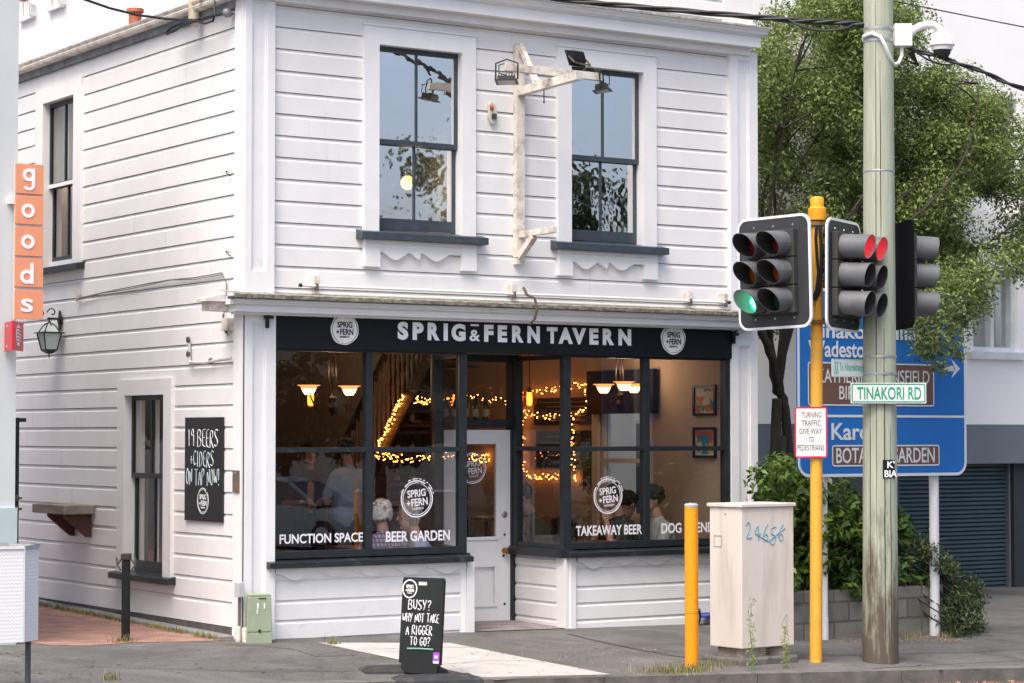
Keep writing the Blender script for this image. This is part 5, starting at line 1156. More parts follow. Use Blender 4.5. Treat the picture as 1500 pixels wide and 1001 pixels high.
# downpipe stub and box at the corner base
t = thing('corner_pipe', sp(350, 900, .06), 'thin drain pipe with grey joint box at the foot of the tavern corner', 'pipe'); x_, y_ = -.075, sp(350.5, 900, .075).y
MB().box(x_ - .03, x_ + .03, y_ - .045, y_ + .045, sz(350, 873), sz(350, 851)).build('joint_box', M('pale_grey_plastic', (.5, .52, .52), .5), t, bevel=.006); MB().cyl((x_, y_, sz(350, 873) - .001), (x_, y_, .1), .014, n=10).build('pipe', M('dark_grey_pipe', (.12, .11, .11), .6), t); MB().cyl((x_ - .02, y_ - .02, .14), (x_ - .02, y_ - .02, gz(0, 0) - .05), .027, n=12).cyl((x_ + .02, y_ - .08, .13), (x_ + .02, y_ - .08, -.05), .027, n=12).build('foot', OLDTRIM, t)
# service cable and insulator at the top of the side wall
t = thing('service_fuse', sp(284, 20, .1), 'aged cream fuse holder and insulator under the side eaves', 'fuse holder'); c = sp(284, 20, .10)
MB().lathe([(0, -.13), (.03, -.125), (.055, -.09), (.055, .13), (.03, .15), (0, .15)], c, 14).build('body', M('aged_porcelain', (.62, .52, .36), .5, .25, 9), t, smooth=True); MB().box(c.x + .01, -.001, c.y + .07, c.y + .16, c.z + .03, c.z + .12).build('bracket', OLDTRIM, t)
c2 = sp(333, 19, .08); m = MB(); m.ell(c2, (.05, .05, .045)); m.cyl(c2, c2 + Vector((.08, -.06, 0)), .02); m.build('insulator', M('insulator_glass', (.20, .21, .22), .25, .3, 20), t, smooth=True)
t = thing('service_cable', sp(270, 30, .15), 'black service cable looping down to the fuse under the side eaves', 'cable'); m = MB()
P = [onX(60, -22, -1.4), onX(120, -2, -1.1), onX(160, 12, -.8), onX(200, 22, -.5), onX(240, 27.5, -.25), onX(262, 29, -.17), onX(285, 30, -.16), onX(303, 26, -.14), onX(312, 23, -.12), onX(330, 20, -.09)]
m.tube(P, .013, 8); m.tube([onX(290, 30, -.17), onX(270, 33, -.18), onX(252, 40, -.18), onX(244, 48, -.18), onX(245, 50, -.18), onX(256, 45, -.18), onX(270, 36, -.18), onX(288, 31, -.18)], .014, 8)
m.tube([onX(288, 31, -.18), onX(300, 35, -.18), onX(312, 31, -.18), onX(314, 24, -.18), onX(314, 10, -.14), onX(316, -6, -.12)], .011, 8); m.build('cable', WIRE, t, smooth=True)

# ================================================================== NEIGHBOUR ON THE LEFT, ALLEY GATE
NB = onG(20, 944); NX = NB.x; NY = NB.y
nb = thing('neighbour_shop', (NX, NY, 0), 'pale blue grey plastered shop wall at the left edge across the brick alley', 'building')
MB().box(NX - 7, NX, NY, NY + 5.2, -.3, 6.9).build('wall', M('pale_blue_plaster', (.60, .625, .63), .7, .05, 2, .05), nb)
MB().box(NX - 7, NX - 1.2, NY - .02, NY, 2.9, 6.9).build('fascia', M('pale_blue_fascia', (.58, .62, .66), .6, .04), nb)
MB().box(NX - .3, NX + .012, NY - .03, NY + .05, -.2, sz(20, 730, NX) if False else 1.25).build('plinth_board', M('pale_teal_panel', (.46, .55, .56), .6, .04), nb)
# "goods" sign, five orange squares in a column
def nbp(px, py, off=.05): return onY(px, py, NY - off)
GS = thing('goods_sign', nbp(41, 350), 'column of orange square plates spelling goods projecting from the pale shop wall', 'sign')
ORG = M('orange_panel', (.80, .32, .17), .5, .03); 
qs = [(241, 284.5), (287.5, 329), (333, 375.5), (379, 421), (425.5, 468)]
lb_ = [(246, 279, 33, 51), (297.5, 319.5, 31.5, 51), (343, 365, 31.5, 51), (385, 416, 30.5, 50), (437, 457.5, 32, 49.5)]
for i, ((a, b), ch) in enumerate(zip(qs, 'goods')):
    dxp = -.4 * i; A, B = nbp(21.5 + dxp, (a + b) / 2), nbp(62.5 + dxp * .6, (a + b) / 2); za, zb3 = nbp(41, b).z, nbp(41, a).z
    pl = MB().box(A.x, B.x, NY - .075, NY - .05, za, zb3).build('plate', ORG, GS, bevel=.002)
    top_, bot_, l_, r_ = lb_[i]; m = MB(); yg = NY - .0755
    gx0_, gx1_, gb_, gt2 = onY(l_, 300, yg).x, onY(r_, 300, yg).x, onY(41, bot_, yg).z, onY(41, top_ + 1, yg).z; rr_ = (gx1_ - gx0_) / 2; tw = .030; oc = Vector(((gx0_ + gx1_) / 2, yg, 0))
    if ch == 's': put_text(m, ch, (0, yg, 0), UX, UZ, NF, gx0_, gx1_, gb_, gt2, .012, .004)
    else:
        oc.z = (gb_ + gt2) / 2 if ch == 'o' else (gb_ + rr_ if ch == 'd' else gt2 - rr_); ring(m, oc, UX, UZ, NF, rr_ - tw, rr_, .0005, .0045, 36)
        if ch == 'd': m.box(gx1_ - tw, gx1_, yg - .0049, yg - .0003, gb_, gt2)
        if ch == 'g':
            m.box(gx1_ - tw, gx1_, yg - .0049, yg - .0003, gb_ + rr_ * .8, gt2); vs_ = []
            for q in np.linspace(-2.75, 0, 16):
                for r_2 in (rr_ - tw, rr_): vs_.append((oc.x + r_2 * math.cos(q), yg - .0047, gb_ + rr_ * .8 + r_2 * .8 * math.sin(q)))
            m.add(vs_, [(2 * k, 2 * k + 1, 2 * k + 3, 2 * k + 2) for k in range(15)])
    m.build('letter', LETTER, pl)
m = MB(); A, B = nbp(20, 350, .03), nbp(62, 350, .03); m.box(A.x - .0, B.x - .004, NY - .049, NY - .035, nbp(41, 468).z, nbp(41, 241).z); m.box(NX - .1, A.x + .03, NY - .05, NY, nbp(41, 300).z, nbp(41, 290).z); m.build('back_plate', TRIM, GS)
# red flag sign: two faces meeting at an angle
RD = thing('red_flag_sign', nbp(19, 490, .3), 'small folded red sign with white emblem below the orange plates', 'sign'); REDM = M('red_sign', (.52, .014, .03), .35, .05)
A, B, C_ = nbp(6.5, 490, .02), nbp(19, 490, .42), nbp(34.5, 490, .12)
zt3, zb3 = nbp(19, 470, .4).z, nbp(19, 513, .4).z
for P0, P1, nm in ((A, B, 'left_face'), (B, C_, 'right_face')):
    d = (P1 - P0); d.z = 0; Ln = d.length; d.normalize(); n_ = Vector((d.y, -d.x, 0)); o_ = Vector((P0.x, P0.y, zb3)); f = MB(); f.obox(o_, d, UZ, n_, 0, Ln, 0, zt3 - zb3, -.012, 0); face = f.build('panel', REDM, RD)
    m = MB(); hh = zt3 - zb3
    if nm == 'right_face':
        c_ = o_ + d * Ln * .5 + UZ * hh * .52; m.prism([c_ + d * (.20 * Ln * math.cos(a)) + UZ * (.36 * hh * math.sin(a)) + n_ * .0005 for a in np.linspace(0, 6.283, 25)[:-1]], n_ * .002); em = m.build('emblem', LETTER, face)
        m = MB()
        for k in range(5): m.tube([c_ + d * (-.14 * Ln) + UZ * hh * (-.22 + k * .11) + n_ * .003, c_ + UZ * hh * (-.18 + k * .11) + n_ * .003, c_ + d * (.14 * Ln) + UZ * hh * (-.25 + k * .11) + n_ * .003], .006, 5)
        m.build('emblem_line', REDM, face)
    else:
        for z_ in (.15, .85): m.lathe([(0, 0), (.012, 0), (.008, .006), (0, .007)], o_ + d * Ln * .3 + UZ * hh * z_, 8, n_)
        m.build('bolt', STEEL, face)
# black steel gate leaf standing open along the neighbour
gt = thing('alley_gate', (NX + .05, NY + .3, .05), 'thin black steel gate standing open beside the pale shop wall', 'gate')
gy = NY + .08; gx_ = onY(25, 700, gy).x; zg1, zg2 = onY(25, 612, gy).z, onY(22, 673, gy).z
MB().box(gx_ - .018, gx_ + .018, gy, gy + .035, .06, zg1).build('post', BLACKM, gt); m = MB(); m.box(gx_ - .065, gx_ - .045, gy, gy + .03, .06, zg2); m.build('stile', BLACKM, gt); c = onY(31.5, 613.5, gy); MB().box(c.x - .02, c.x + .045, gy, gy + .03, c.z - .03, c.z + .005).build('closer', BLACKM, gt)
m = MB(); 
for py in (730, 746): c = onY(24, py, gy); m.ell(c, (.03, .025, .03)); m.bar(c, c + Vector((.05, 0, 0)), .02, .02)
m.build('latch', RUST, gt)

# ================================================================== STREET FURNITURE
def toC(P): d = Vector(P) - CAM; return d.dot(FH)
def ppm(P): return F_PX / toC(P)          # photo pixels per metre at P
# black bollard
b = onG(184, 939); t = thing('bollard', b, 'square black timber bollard with chain hooks at the brick alley mouth', 'bollard'); zt4 = onC(184, 811, b).z; w2_ = .5 * 13.5 / ppm(b); CB_ = M('black_painted_timber', (.009, .010, .011), .7, .4, 8, .15, 30, spec=.2, dirt=(.03, .03, .028), dscale=6, dlo=.6, dhi=.8)
rotA = R(20)
def rbox(m, c, hw, hd, z0, z1, a=rotA): u = Vector((math.cos(a), math.sin(a), 0)); v = Vector((-math.sin(a), math.cos(a), 0)); m.obox(Vector((c[0], c[1], 0)), u, v, UZ, -hw, hw, -hd, hd, z0, z1)
m = MB(); rbox(m, b, w2_ * .85, w2_ * .85, b.z - .1, zt4 - .06, -R(33)); m.build('post', CB_, t, bevel=.01); m = MB(); rbox(m, b, w2_ * 1.05, w2_ * 1.05, zt4 - .059, zt4, -R(33)); m.build('cap', M('brown_black_cap', (.03, .024, .02), .7, .3), t, bevel=.008)
for s in (-1, 1):
    m = MB(); c = b + RGT * (s * (w2_ + .005)); zz = onC(184, 828, b).z; m.tube([(c.x, c.y, zz + .05), tuple(Vector((c.x, c.y, zz)) + RGT * s * .035), (c.x, c.y, zz - .05)], .010, 6); m.tube([tuple(Vector((c.x, c.y, zz)) + RGT * s * .035), tuple(Vector((c.x, c.y, zz + .07)) + RGT * s * .04)], .009, 6); m.build('chain_hook', RUST, t)
# litter bin on post, chequer plate
def CHECKER(name):
    m, n, l, o = newmat(name); p = n.new('ShaderNodeBsdfPrincipled'); p.inputs['Base Color'].default_value = (.74, .75, .75, 1); p.inputs['Roughness'].default_value = .42; p.inputs['Metallic'].default_value = 0; l.new(p.outputs[0], o.inputs[0])
    uv = n.new('ShaderNodeUVMap'); hs = []
    for r_, off in ((R(45), 0), (R(-45), .5)):
        mp = n.new('ShaderNodeMapping'); mp.inputs['Rotation'].default_value = (0, 0, r_); mp.inputs['Scale'].default_value = (26, 26, 1); l.new(uv.outputs[0], mp.inputs[0])
        br = n.new('ShaderNodeTexBrick'); br.inputs['Brick Width'].default_value = 1.0; br.inputs['Row Height'].default_value = .5; br.inputs['Mortar Size'].default_value = .16; br.inputs['Mortar Smooth'].default_value = .5; br.inputs['Scale'].default_value = 1; l.new(mp.outputs[0], br.inputs['Vector']); hs.append(br.outputs['Fac'])
    mu = n.new('ShaderNodeMath'); mu.operation = 'MULTIPLY'; l.new(hs[0], mu.inputs[0]); l.new(hs[1], mu.inputs[1])
    b_ = n.new('ShaderNodeBump'); b_.inputs['Strength'].default_value = .3; b_.inputs['Distance'].default_value = .006; b_.invert = True; l.new(mu.outputs[0], b_.inputs['Height']); l.new(b_.outputs[0], p.inputs['Normal']); return m
b = onG(40.5, 1016); t = thing('litter_bin', b, 'white chequer plate litter bin on a grey post at the left edge', 'litter bin'); s = ppm(b)
MB().cyl(b - UZ * .1, (b.x, b.y, onC(40, 930, b).z), 4.2 / s, n=16).build('post', M('dark_grey_post', (.09, .10, .11), .5, .1), t, smooth=True)
zb5, zt5 = onC(40, 937, b).z, onC(40, 800, b).z
cb5 = b - RGT * (36 / s) - FH * .05; rad = 52 / s; P = []
for k in range(8): a = 2 * math.pi * k / 8 - R(33.4) - R(42); P.append((cb5.x + rad * math.cos(a), cb5.y + rad * math.sin(a)))
vs = []; fs = []; K = len(P)
for (x, y) in P: vs += [(x, y, zb5), (x, y, zt5)]
fs = [(2 * i, 2 * ((i + 1) % K), 2 * ((i + 1) % K) + 1, 2 * i + 1) for i in range(K)]
mm = MB().add(vs, fs); drum = mm.build('drum', CHECKER('chequer_plate'), t); uvl = drum.data.uv_layers.new(name='UVMap')
for poly in drum.data.polygons:
    i = poly.index
    for li, (uu, vv) in zip(poly.loop_indices, ((i, 0), (i + 1, 0), (i + 1, 1), (i, 1))): uvl.data[li].uv = (uu / K * 2 * math.pi * rad, vv * (zt5 - zb5))
m = MB(); m.prism([(cb5.x + (x - cb5.x) * .985, cb5.y + (y - cb5.y) * .985, zt5 - .14) for x, y in P], (0, 0, .01)); m.build('inner_floor', M('bin_inner', (.1, .1, .1), .8), t); m = MB(); m.prism([(x, y, zb5 + .0) for x, y in [(cb5.x + (x - cb5.x) * .99, cb5.y + (y - cb5.y) * .99) for x, y in P]], (0, 0, .01)); m.build('base_plate', MATS['bin_inner'], t); m = MB()
for k in range(8): m.bar((*P[k], zt5), (*P[(k + 1) % 8], zt5), .02, .02); m.build('rim', M('white_bin_rim', (.70, .71, .71), .45, .05), t, smooth=True)
sm_ = MB(); e = Vector((cb5.x, cb5.y, 0)) + (RGT * math.cos(R(42)) - FH * math.sin(R(42))) * (rad * .995); sm_.bar((e.x, e.y, zb5), (e.x, e.y, zt5), .02, .008, FH); sm_.build('seam', M('bin_seam', (.5, .52, .53), .4), t)
# green service pillar
b = onG(380, 943); t = thing('service_pillar', b, 'pale green tapered service pillar at the foot of the tavern corner', 'service pillar'); s = ppm(b); GRN = M('pale_green_paint', (.28, .335, .23), .6, .12, 5, .05, dirt=(.15, .18, .10), dscale=4)
zz = lambda py: onC(380, py, b).z; u = (UX * .93 - UY * .36).normalized(); v = Vector((-u.y, u.x, 0))
def taper(m, w0, d0, w1, d1, z0, z1):
    A = []; 
    for (w_, d_, z_) in ((w0, d0, z0), (w1, d1, z1)):
        for su, sv in ((-1, 0), (1, 0), (1, 1), (-1, 1)): q = Vector((b.x, b.y, 0)) + u * (su * w_ / 2) + v * (sv * d_); A.append((q.x, q.y, z_))
    m.add(A, [(0, 3, 2, 1), (4, 5, 6, 7), (0, 1, 5, 4), (1, 2, 6, 5), (2, 3, 7, 6), (3, 0, 4, 7)])
m = MB(); taper(m, 37 / s, .16, 34 / s, .15, zz(927) + .004, zz(874)); taper(m, 34 / s, .15, 32 / s, .13, zz(874), zz(870.5)); m.build('cabinet', GRN, t, bevel=.008); m = MB(); taper(m, 37.5 / s, .17, 37 / s, .165, b.z - .1, zz(927)); m.build('base', GRN, t, bevel=.004)
m = MB(); fo = Vector((b.x, b.y, 0)) + v * -.002
for (dx, z0, z1) in ((-.015, 884, 892), (.045, 884, 892), (-.02, 893, 899)): m.obox(fo, u, UZ, -v, dx - .006, dx + .006, zz(z1), zz(z0), 0, .004)
m.build('number_label', LETTER, t); m = MB(); m.obox(fo, u, UZ, -v, -.01, .06, zz(876) - .008, zz(876), 0, .004); m.lathe([(0, 0), (.012, 0), (.012, .01), (0, .01)], fo + UZ * zz(924), 8, -v); m.build('slot', BLACKM, t)
# A-frame chalk sign on rubber base
b = onC(614, 978, onG(612, 988)); t = thing('pavement_sign', onG(612, 986), 'black chalkboard pavement sign leaning on its rubber foot before the doorway', 'sign'); P0 = onG(612, 989); s = ppm(P0)
qTL, qTR, qBR, qBL = [onC(px, py, P0 - FH * dd_) for px, py, dd_ in ((590.5, 841, -.12), (650, 850.5, .14), (643.5, 977, .20), (584.5, 967, -.06))]
u = (qTR - qTL); Wt = u.length; u.normalize(); lean_ = FH * .12
n_ = -FH
oo = (qBL + qBR) / 2; up_ = ((qTL + qTR) / 2 - oo); Hh_ = up_.length; up_.normalize(); uu = (u - up_ * u.dot(up_)).normalized(); nn3 = uu.cross(up_); nn3 = nn3 if nn3.dot(-FH) > 0 else -nn3
PB = lambda a, c_, d_: oo + uu * (a * Wt) + up_ * (c_ * Hh_) + nn3 * d_
outl = [(-.42, -.115), (.42, -.115), (.44, -.03), (.5, .0), (.5, .96), (.47, .995), (-.47, .995), (-.5, .96), (-.5, .0), (-.44, -.01)]
slot = [(-.10, .905), (.10, .905), (.10, .945), (-.10, .945)]
AB = M('chalk_panel_black', (.016, .018, .017), .35, .2, 5)
m = MB(); m.prism([PB(a, c_, -.03) for a, c_ in outl], nn3 * .028); m.build('board', AB, t)
m = MB(); m.prism([PB(a, c_, -.001) for a, c_ in slot], nn3 * .002); m.build('hand_slot', M('slot_pale', (.5, .5, .5), .8), t)
fo = PB(-.5, 0, -.0015); ax = lambda f: f * Wt; ay = lambda f: f * Hh_
m = MB(); hand_text(m, 'BUSY?', fo, uu, up_, nn3, ax(.18), ax(.72), ay(.62), ay(.735), .005); hand_text(m, 'WHY NOT TAKE', fo, uu, up_, nn3, ax(.05), ax(.93), ay(.475), ay(.575), .0046); hand_text(m, 'A RIGGER', fo, uu, up_, nn3, ax(.15), ax(.78), ay(.33), ay(.44), .0046); hand_text(m, 'TO GO?', fo, uu, up_, nn3, ax(.26), ax(.74), ay(.20), ay(.30), .0046); m.build('lettering', CHALK, t)
m = MB(); m.tube([fo + uu * ax(.2) + up_ * ay(.165) + nn3 * .004, fo + uu * ax(.5) + up_ * ay(.17) + nn3 * .004, fo + uu * ax(.83) + up_ * ay(.168) + nn3 * .004], .007, 6); m.build('underline', M('green_chalk', (.2, .42, .33), .8), t)
m = MB(); cl_ = fo + uu * ax(.185) + up_ * ay(.86); r3 = .15 * Wt; logo_marks(m, cl_, uu, up_, nn3, r3 * 1.05, 'THORNDON', False, .002, 0); ring(m, cl_, uu, up_, nn3, r3 * 1.05, r3 * 1.2, 0, .002, 40, .01, 1); m.build('badge_lettering', LETTER, t)
m = MB(); m.obox(fo, uu, up_, nn3, ax(.83), ax(.98), ay(.03), ay(.135), .0005, .002); st_ = m.build('sticker', M('purple_sticker', (.36, .07, .55), .5, .05), t); m = MB(); m.obox(fo, uu, up_, nn3, ax(.84), ax(.97), ay(.01), ay(.035), .0021, .003); m.obox(fo, uu, up_, nn3, ax(.865), ax(.94), ay(.07), ay(.10), .0021, .003); m.build('sticker_print', LETTER, st_)
RUB = M('black_rubber', (.03, .031, .033), .75, .25, 12, .2, dirt=(.085, .08, .07), dscale=6)
gb = onG(612, 988); m = MB(); e1 = (UX * .95 - UY * .3).normalized(); e2 = Vector((-e1.y, e1.x, 0))
for sgn, q in ((1, onG(590, 984)), (-1, onG(640, 998))):
    A = []
    for (w_, d_, z_) in ((.36, .17, -.01), (.35, .16, .022), (.29, .11, .05)):
        for su, sv in ((-1, -1), (1, -1), (1, 1), (-1, 1)): k_ = Vector((q.x, q.y, q.z)) + e1 * (su * w_) + e2 * (sv * d_); A.append((k_.x, k_.y, k_.z + z_))
    m.add(A, [(8, 9, 10, 11)] + [(k * 4 + i, k * 4 + (i + 1) % 4, k * 4 + 4 + (i + 1) % 4, k * 4 + 4 + i) for k in range(2) for i in range(4)])
m.build('rubber_foot', RUB, t, bevel=.004)
# yellow bollard
YEL = M('orange_yellow_paint', (.80, .30, .006), .4, .06, 4, .02, dirt=(.42, .16, .02), dscale=9, dlo=.58, dhi=.72); YELP = M('yellow_pole_paint', (.74, .37, .045), .4, .08, 4, .02, dirt=(.42, .22, .05), dscale=8, dlo=.57, dhi=.75)
b = onG(1013.3, 978); s = ppm(b); t = thing('bollard', b, 'slim round orange yellow steel bollard beside the grey utility cabinet', 'bollard'); zt6 = onC(1013, 741, b).z
MB().cyl(b - UZ * .05, (b.x, b.y, zt6), 10 / s, n=28).build('tube', YEL, t, smooth=True); MB().lathe([(10.3 / s, -.01), (10.3 / s, .008), (8.6 / s, .02), (0, .026)], (b.x, b.y, zt6), 28).build('cap', M('grey_cap', (.35, .38, .40), .5, .1), t, smooth=True); zj = onC(1013, 898, b).z
MB().lathe([(10.06 / s, -.003), (10.12 / s, 0), (10.06 / s, .003)], (b.x, b.y, zj), 28).build('joint_line', M('dark_orange', (.35, .13, .01), .6), t, smooth=True)
# utility cabinet
CABM = M('weathered_beige_cabinet', (.66, .60, .535), .55, .06, 2.2, .03, 30, dirt=(.42, .365, .31), dscale=2.4, dlo=.52, dhi=.85, dstretch=(2.5, 2.5, .35))
gC = onG(1087, 975); s = ppm(gC); zc_ = lambda py: onC(1087, py, gC).z
L0, R0 = onZ(1045, 949.6, zc_(951)), onZ(1171, 947, zc_(951)); C0 = onZ(1087, 951, zc_(951))
u1 = Vector((R0.x - C0.x, R0.y - C0.y, 0)); Wr = u1.length; u1.normalize(); v1 = Vector((L0.x - C0.x, L0.y - C0.y, 0)); Wl = min(max(v1.length, .3), .6); v1 = Vector((-u1.y, u1.x, 0)); v1 = v1 if v1.dot(Vector((L0.x - C0.x, L0.y - C0.y, 0))) > 0 else -v1
# orthogonal cabinet: choose its turn so that both faces fit the photo
best = None
for a in np.linspace(0, R(89), 400):
    ur = RGT * math.cos(a) + FH * math.sin(a); vl = -RGT * math.sin(a) + FH * math.cos(a)
    wr = 84 / s / math.cos(a); wl = 42 / s / max(math.sin(a), 1e-3); sc_ = abs(wl - .42)
    if best is None or sc_ < best[0]: best = (sc_, a, wr, wl)
_, aC, Wr, Wl = best
u1 = RGT * math.cos(aC) + FH * math.sin(aC); v1 = -RGT * math.sin(aC) + FH * math.cos(aC); oC = Vector((C0.x, C0.y, 0))
CBN = thing('utility_cabinet', (C0.x, C0.y, gC.z), 'scuffed beige steel utility cabinet with blue scribble on the kerb side', 'utility cabinet')
m = MB(); m.obox(oC, u1, v1, UZ, 0, Wr, 0, Wl, zc_(951), zc_(744)); m.build('body', CABM, CBN, bevel=.006)
m = MB(); m.obox(oC, u1, v1, UZ, -.02, Wr + .012, -.02, Wl + .02, zc_(743.8), zc_(738.5)); m.build('lid', CABM, CBN, bevel=.006)
m = MB(); m.obox(oC, u1, v1, UZ, .05, Wr - .05, .05, Wl - .05, gC.z - .05, zc_(951) - .002); pl_ = m.build('plinth', M('plinth_beige', (.42, .36, .31), .7, .2, 6, dirt=(.18, .15, .11), dscale=4, dlo=.45, dhi=.65), CBN)
m = MB(); m.obox(oC, u1, v1, UZ, -.05, Wr + .02, -.04, Wl + .05, gC.z - .1, gC.z + .06); m.build('footing', KERBM, CBN, bevel=.02)
m = MB(); 
for k in range(3): m.obox(oC + u1 * (Wr * .52), u1, UZ, -v1, 0, .055, gC.z + .075 + k * .022, gC.z + .086 + k * .022, -.05, -.045 )
m.build('vent', BLACKM, CBN)
SCR = M('blue_marker', (.10, .33, .45), .6, .1); m = MB(); fo = oC + UZ * zc_(795) - v1 * .001; nC = -v1
hand_text(m, '24656', fo, u1, UZ, nC, Wr * .07, Wr * .80, .0, .16, .0042, .12, .002); m.tube([fo + u1 * Wr * .3 + UZ * .06 - v1 * .003, fo + u1 * Wr * .5 + UZ * .0 - v1 * .003, fo + u1 * Wr * .83 + UZ * .12 - v1 * .003], .004, 6); m.build('scribble', SCR, CBN)
m = MB(); fl_ = oC - u1 * .001; 
for (a0, a1_, za, zb6) in ((.62 * Wl, .86 * Wl, 786, 787), (.62 * Wl, .86 * Wl, 802, 803), (.615 * Wl, .63 * Wl, 786, 803), (.85 * Wl, .865 * Wl, 786, 803)): m.obox(fl_, v1, UZ, -u1, a0, a1_, zc_(zb6), zc_(za), 0, .003)
m.lathe([(0, 0), (.01, 0), (.01, .004), (0, .004)], fl_ + v1 * Wl * .5 + UZ * zc_(754), 8, -u1); m.build('label_plate', M('cabinet_label', (.40, .33, .27), .5), CBN)
# scooter behind the cabinet
p = onG(1032, 919); t = thing('kick_scooter', p, 'small blue kick scooter leaning by the tavern wall behind the cabinet', 'scooter'); BLU = M('scooter_blue', (.05, .06, .42), .4, .1)
wh = [onG(1019, 917) + UZ * .09, onG(1062, 912) + UZ * .09]
for q in wh:
    m = MB(); ax_ = Vector((.35, -.94, 0)); m.lathe([(.05, -.016), (.082, -.018), (.092, -.008), (.092, .008), (.082, .018), (.05, .016)], q, 24, ax_); w_ = m.build('wheel', M('tyre_black', (.015, .015, .016), .7), t, smooth=True); m = MB(); m.lathe([(0, -.012), (.05, -.014), (.05, .014), (0, .012)], q, 16, ax_); m.build('hub', M('scooter_white', (.5, .5, .55), .5), w_)
m = MB(); d_ = (wh[1] - wh[0]).normalized(); A = wh[0] + d_ * .11; B = wh[1] - d_ * .09; m.bar(A, B, .11, .025); m.build('deck', BLU, t, bevel=.006)
m = MB(); P = [wh[0] + d_ * (-.1 * math.cos(q)) + UZ * (.1 * math.sin(q) + .005) for q in np.linspace(.3, 2.7, 10)]; m.tube(P, .012, 6); m.build('mudguard', M('grey_plastic', (.3, .33, .33), .5), t, smooth=True)
m = MB(); hd = wh[0] + Vector((.06, .26, .62)); m.tube([wh[0] + UZ * .02, hd], .016, 8); m.tube([hd + d_ * .0 + Vector((-.14, -.06, 0)), hd + Vector((.14, .06, 0))], .013, 8); m.build('steering_column', BLACKM, t, smooth=True)
# ---- timber utility pole
pg = onG(1290, 970); s = ppm(pg); PW = M('green_treated_pole', (.37, .40, .31), .8, .16, 7, .5, 22, stretch=(7, 7, .35), dirt=(.26, .27, .20), dscale=2.2, dlo=.58, dhi=.75, dstretch=(5, 5, .25))
def polemat():
    m = MATS['green_treated_pole'].copy(); m.name = 'timber_pole'; n = m.node_tree.nodes; l = m.node_tree.links
    p = [q for q in n if q.type == 'BSDF_PRINCIPLED'][0]; src = p.inputs['Base Color'].links[0].from_socket; tc = [q for q in n if q.type == 'TEX_COORD'][0]
    sp_ = n.new('ShaderNodeSeparateXYZ'); l.new(tc.outputs['Object'], sp_.inputs[0]); mp = n.new('ShaderNodeMapping'); mp.inputs['Scale'].default_value = (26, 26, 1.6); l.new(tc.outputs['Object'], mp.inputs[0])
    nz = n.new('ShaderNodeTexNoise'); nz.inputs['Scale'].default_value = 1.2; nz.inputs['Detail'].default_value = 7; l.new(mp.outputs[0], nz.inputs['Vector'])
    mpc = n.new('ShaderNodeMapping'); mpc.inputs['Scale'].default_value = (5, 5, 1.1); l.new(tc.outputs['Object'], mpc.inputs[0]); nzc = n.new('ShaderNodeTexNoise'); nzc.inputs['Scale'].default_value = 1.3; nzc.inputs['Detail'].default_value = 8; nzc.inputs['Roughness'].default_value = .7; l.new(mpc.outputs[0], nzc.inputs['Vector']); adc = n.new('ShaderNodeMath'); adc.operation = 'MULTIPLY_ADD'; adc.inputs[1].default_value = 3.2; adc.inputs[2].default_value = -1.1; l.new(nzc.outputs[0], adc.inputs[0])
    ad0 = n.new('ShaderNodeMath'); ad0.operation = 'ADD'; ad = n.new('ShaderNodeMath'); ad.operation = 'MULTIPLY_ADD'; ad.inputs[1].default_value = 1.1; l.new(nz.outputs[0], ad.inputs[0]); ng = n.new('ShaderNodeMath'); ng.operation = 'MULTIPLY'; ng.inputs[1].default_value = -1.0; l.new(sp_.outputs['Z'], ng.inputs[0]); l.new(ng.outputs[0], ad0.inputs[0]); l.new(adc.outputs[0], ad0.inputs[1]); l.new(ad0.outputs[0], ad.inputs[2]); ng.inputs[1].default_value = -.85
    cr = n.new('ShaderNodeValToRGB'); cr.color_ramp.elements[0].position = .0; cr.color_ramp.elements[1].position = .75; l.new(ad.outputs[0], cr.inputs[0])
    mx = n.new('ShaderNodeMixRGB'); mx.inputs[2].default_value = (.10, .082, .062, 1); l.new(cr.outputs[0], mx.inputs[0]); l.new(src, mx.inputs[1]); l.new(mx.outputs[0], p.inputs['Base Color']); return m
PLM = polemat()
pt = onC(1286.5, 0, pg); UP_ = thing('utility_pole', pg, 'thick greenish timber utility pole with dark stained foot at the kerb', 'utility pole')
dirp = (pt - pg) / (pt.z - pg.z); N = 40; vs = []; fs = []; K = 28; ZTOPP = pt.z + 2.2
for i in range(N + 1):
    z = pg.z - .1 + (ZTOPP - pg.z + .1) * i / N; c = pg + dirp * (z - pg.z); py_ = i / N; r = (26.3 - 4.8 * (z - pg.z) / (pt.z - pg.z)) / s
    for k in range(K):
        a = 2 * math.pi * k / K; e = 1 + .012 * noise.noise(Vector((math.cos(a) * 2, math.sin(a) * 2, z * .7))) + (-.05 if k in (7, 19) and z < 3.4 else 0) + (-.03 if k == 23 else 0); vs.append((c.x + r * e * math.cos(a), c.y + r * e * math.sin(a), z))
for i in range(N):
    for k in range(K): fs.append((i * K + k, i * K + (k + 1) % K, (i + 1) * K + (k + 1) % K, (i + 1) * K + k))
MB().add(vs, fs).build('shaft', PLM, UP_, smooth=True)
def pc(py): z = onC(1288, py, pg).z; return pg + dirp * (z - pg.z)
def pr(py): return (26.3 - 4.8 * (970 - py) / 970) / s
m = MB()
for py, mat in ((252, 0),): m.lathe([(pr(py) * 1.01, -.008), (pr(py) * 1.03, 0), (pr(py) * 1.01, .008)], pc(py), 28)
for py in (523, 548): m.lathe([(pr(py) * 1.01, -.012), (pr(py) * 1.025, -.01), (pr(py) * 1.025, .01), (pr(py) * 1.01, .012)], pc(py), 28)
m.build('steel_band', STEEL, UP_, smooth=True)
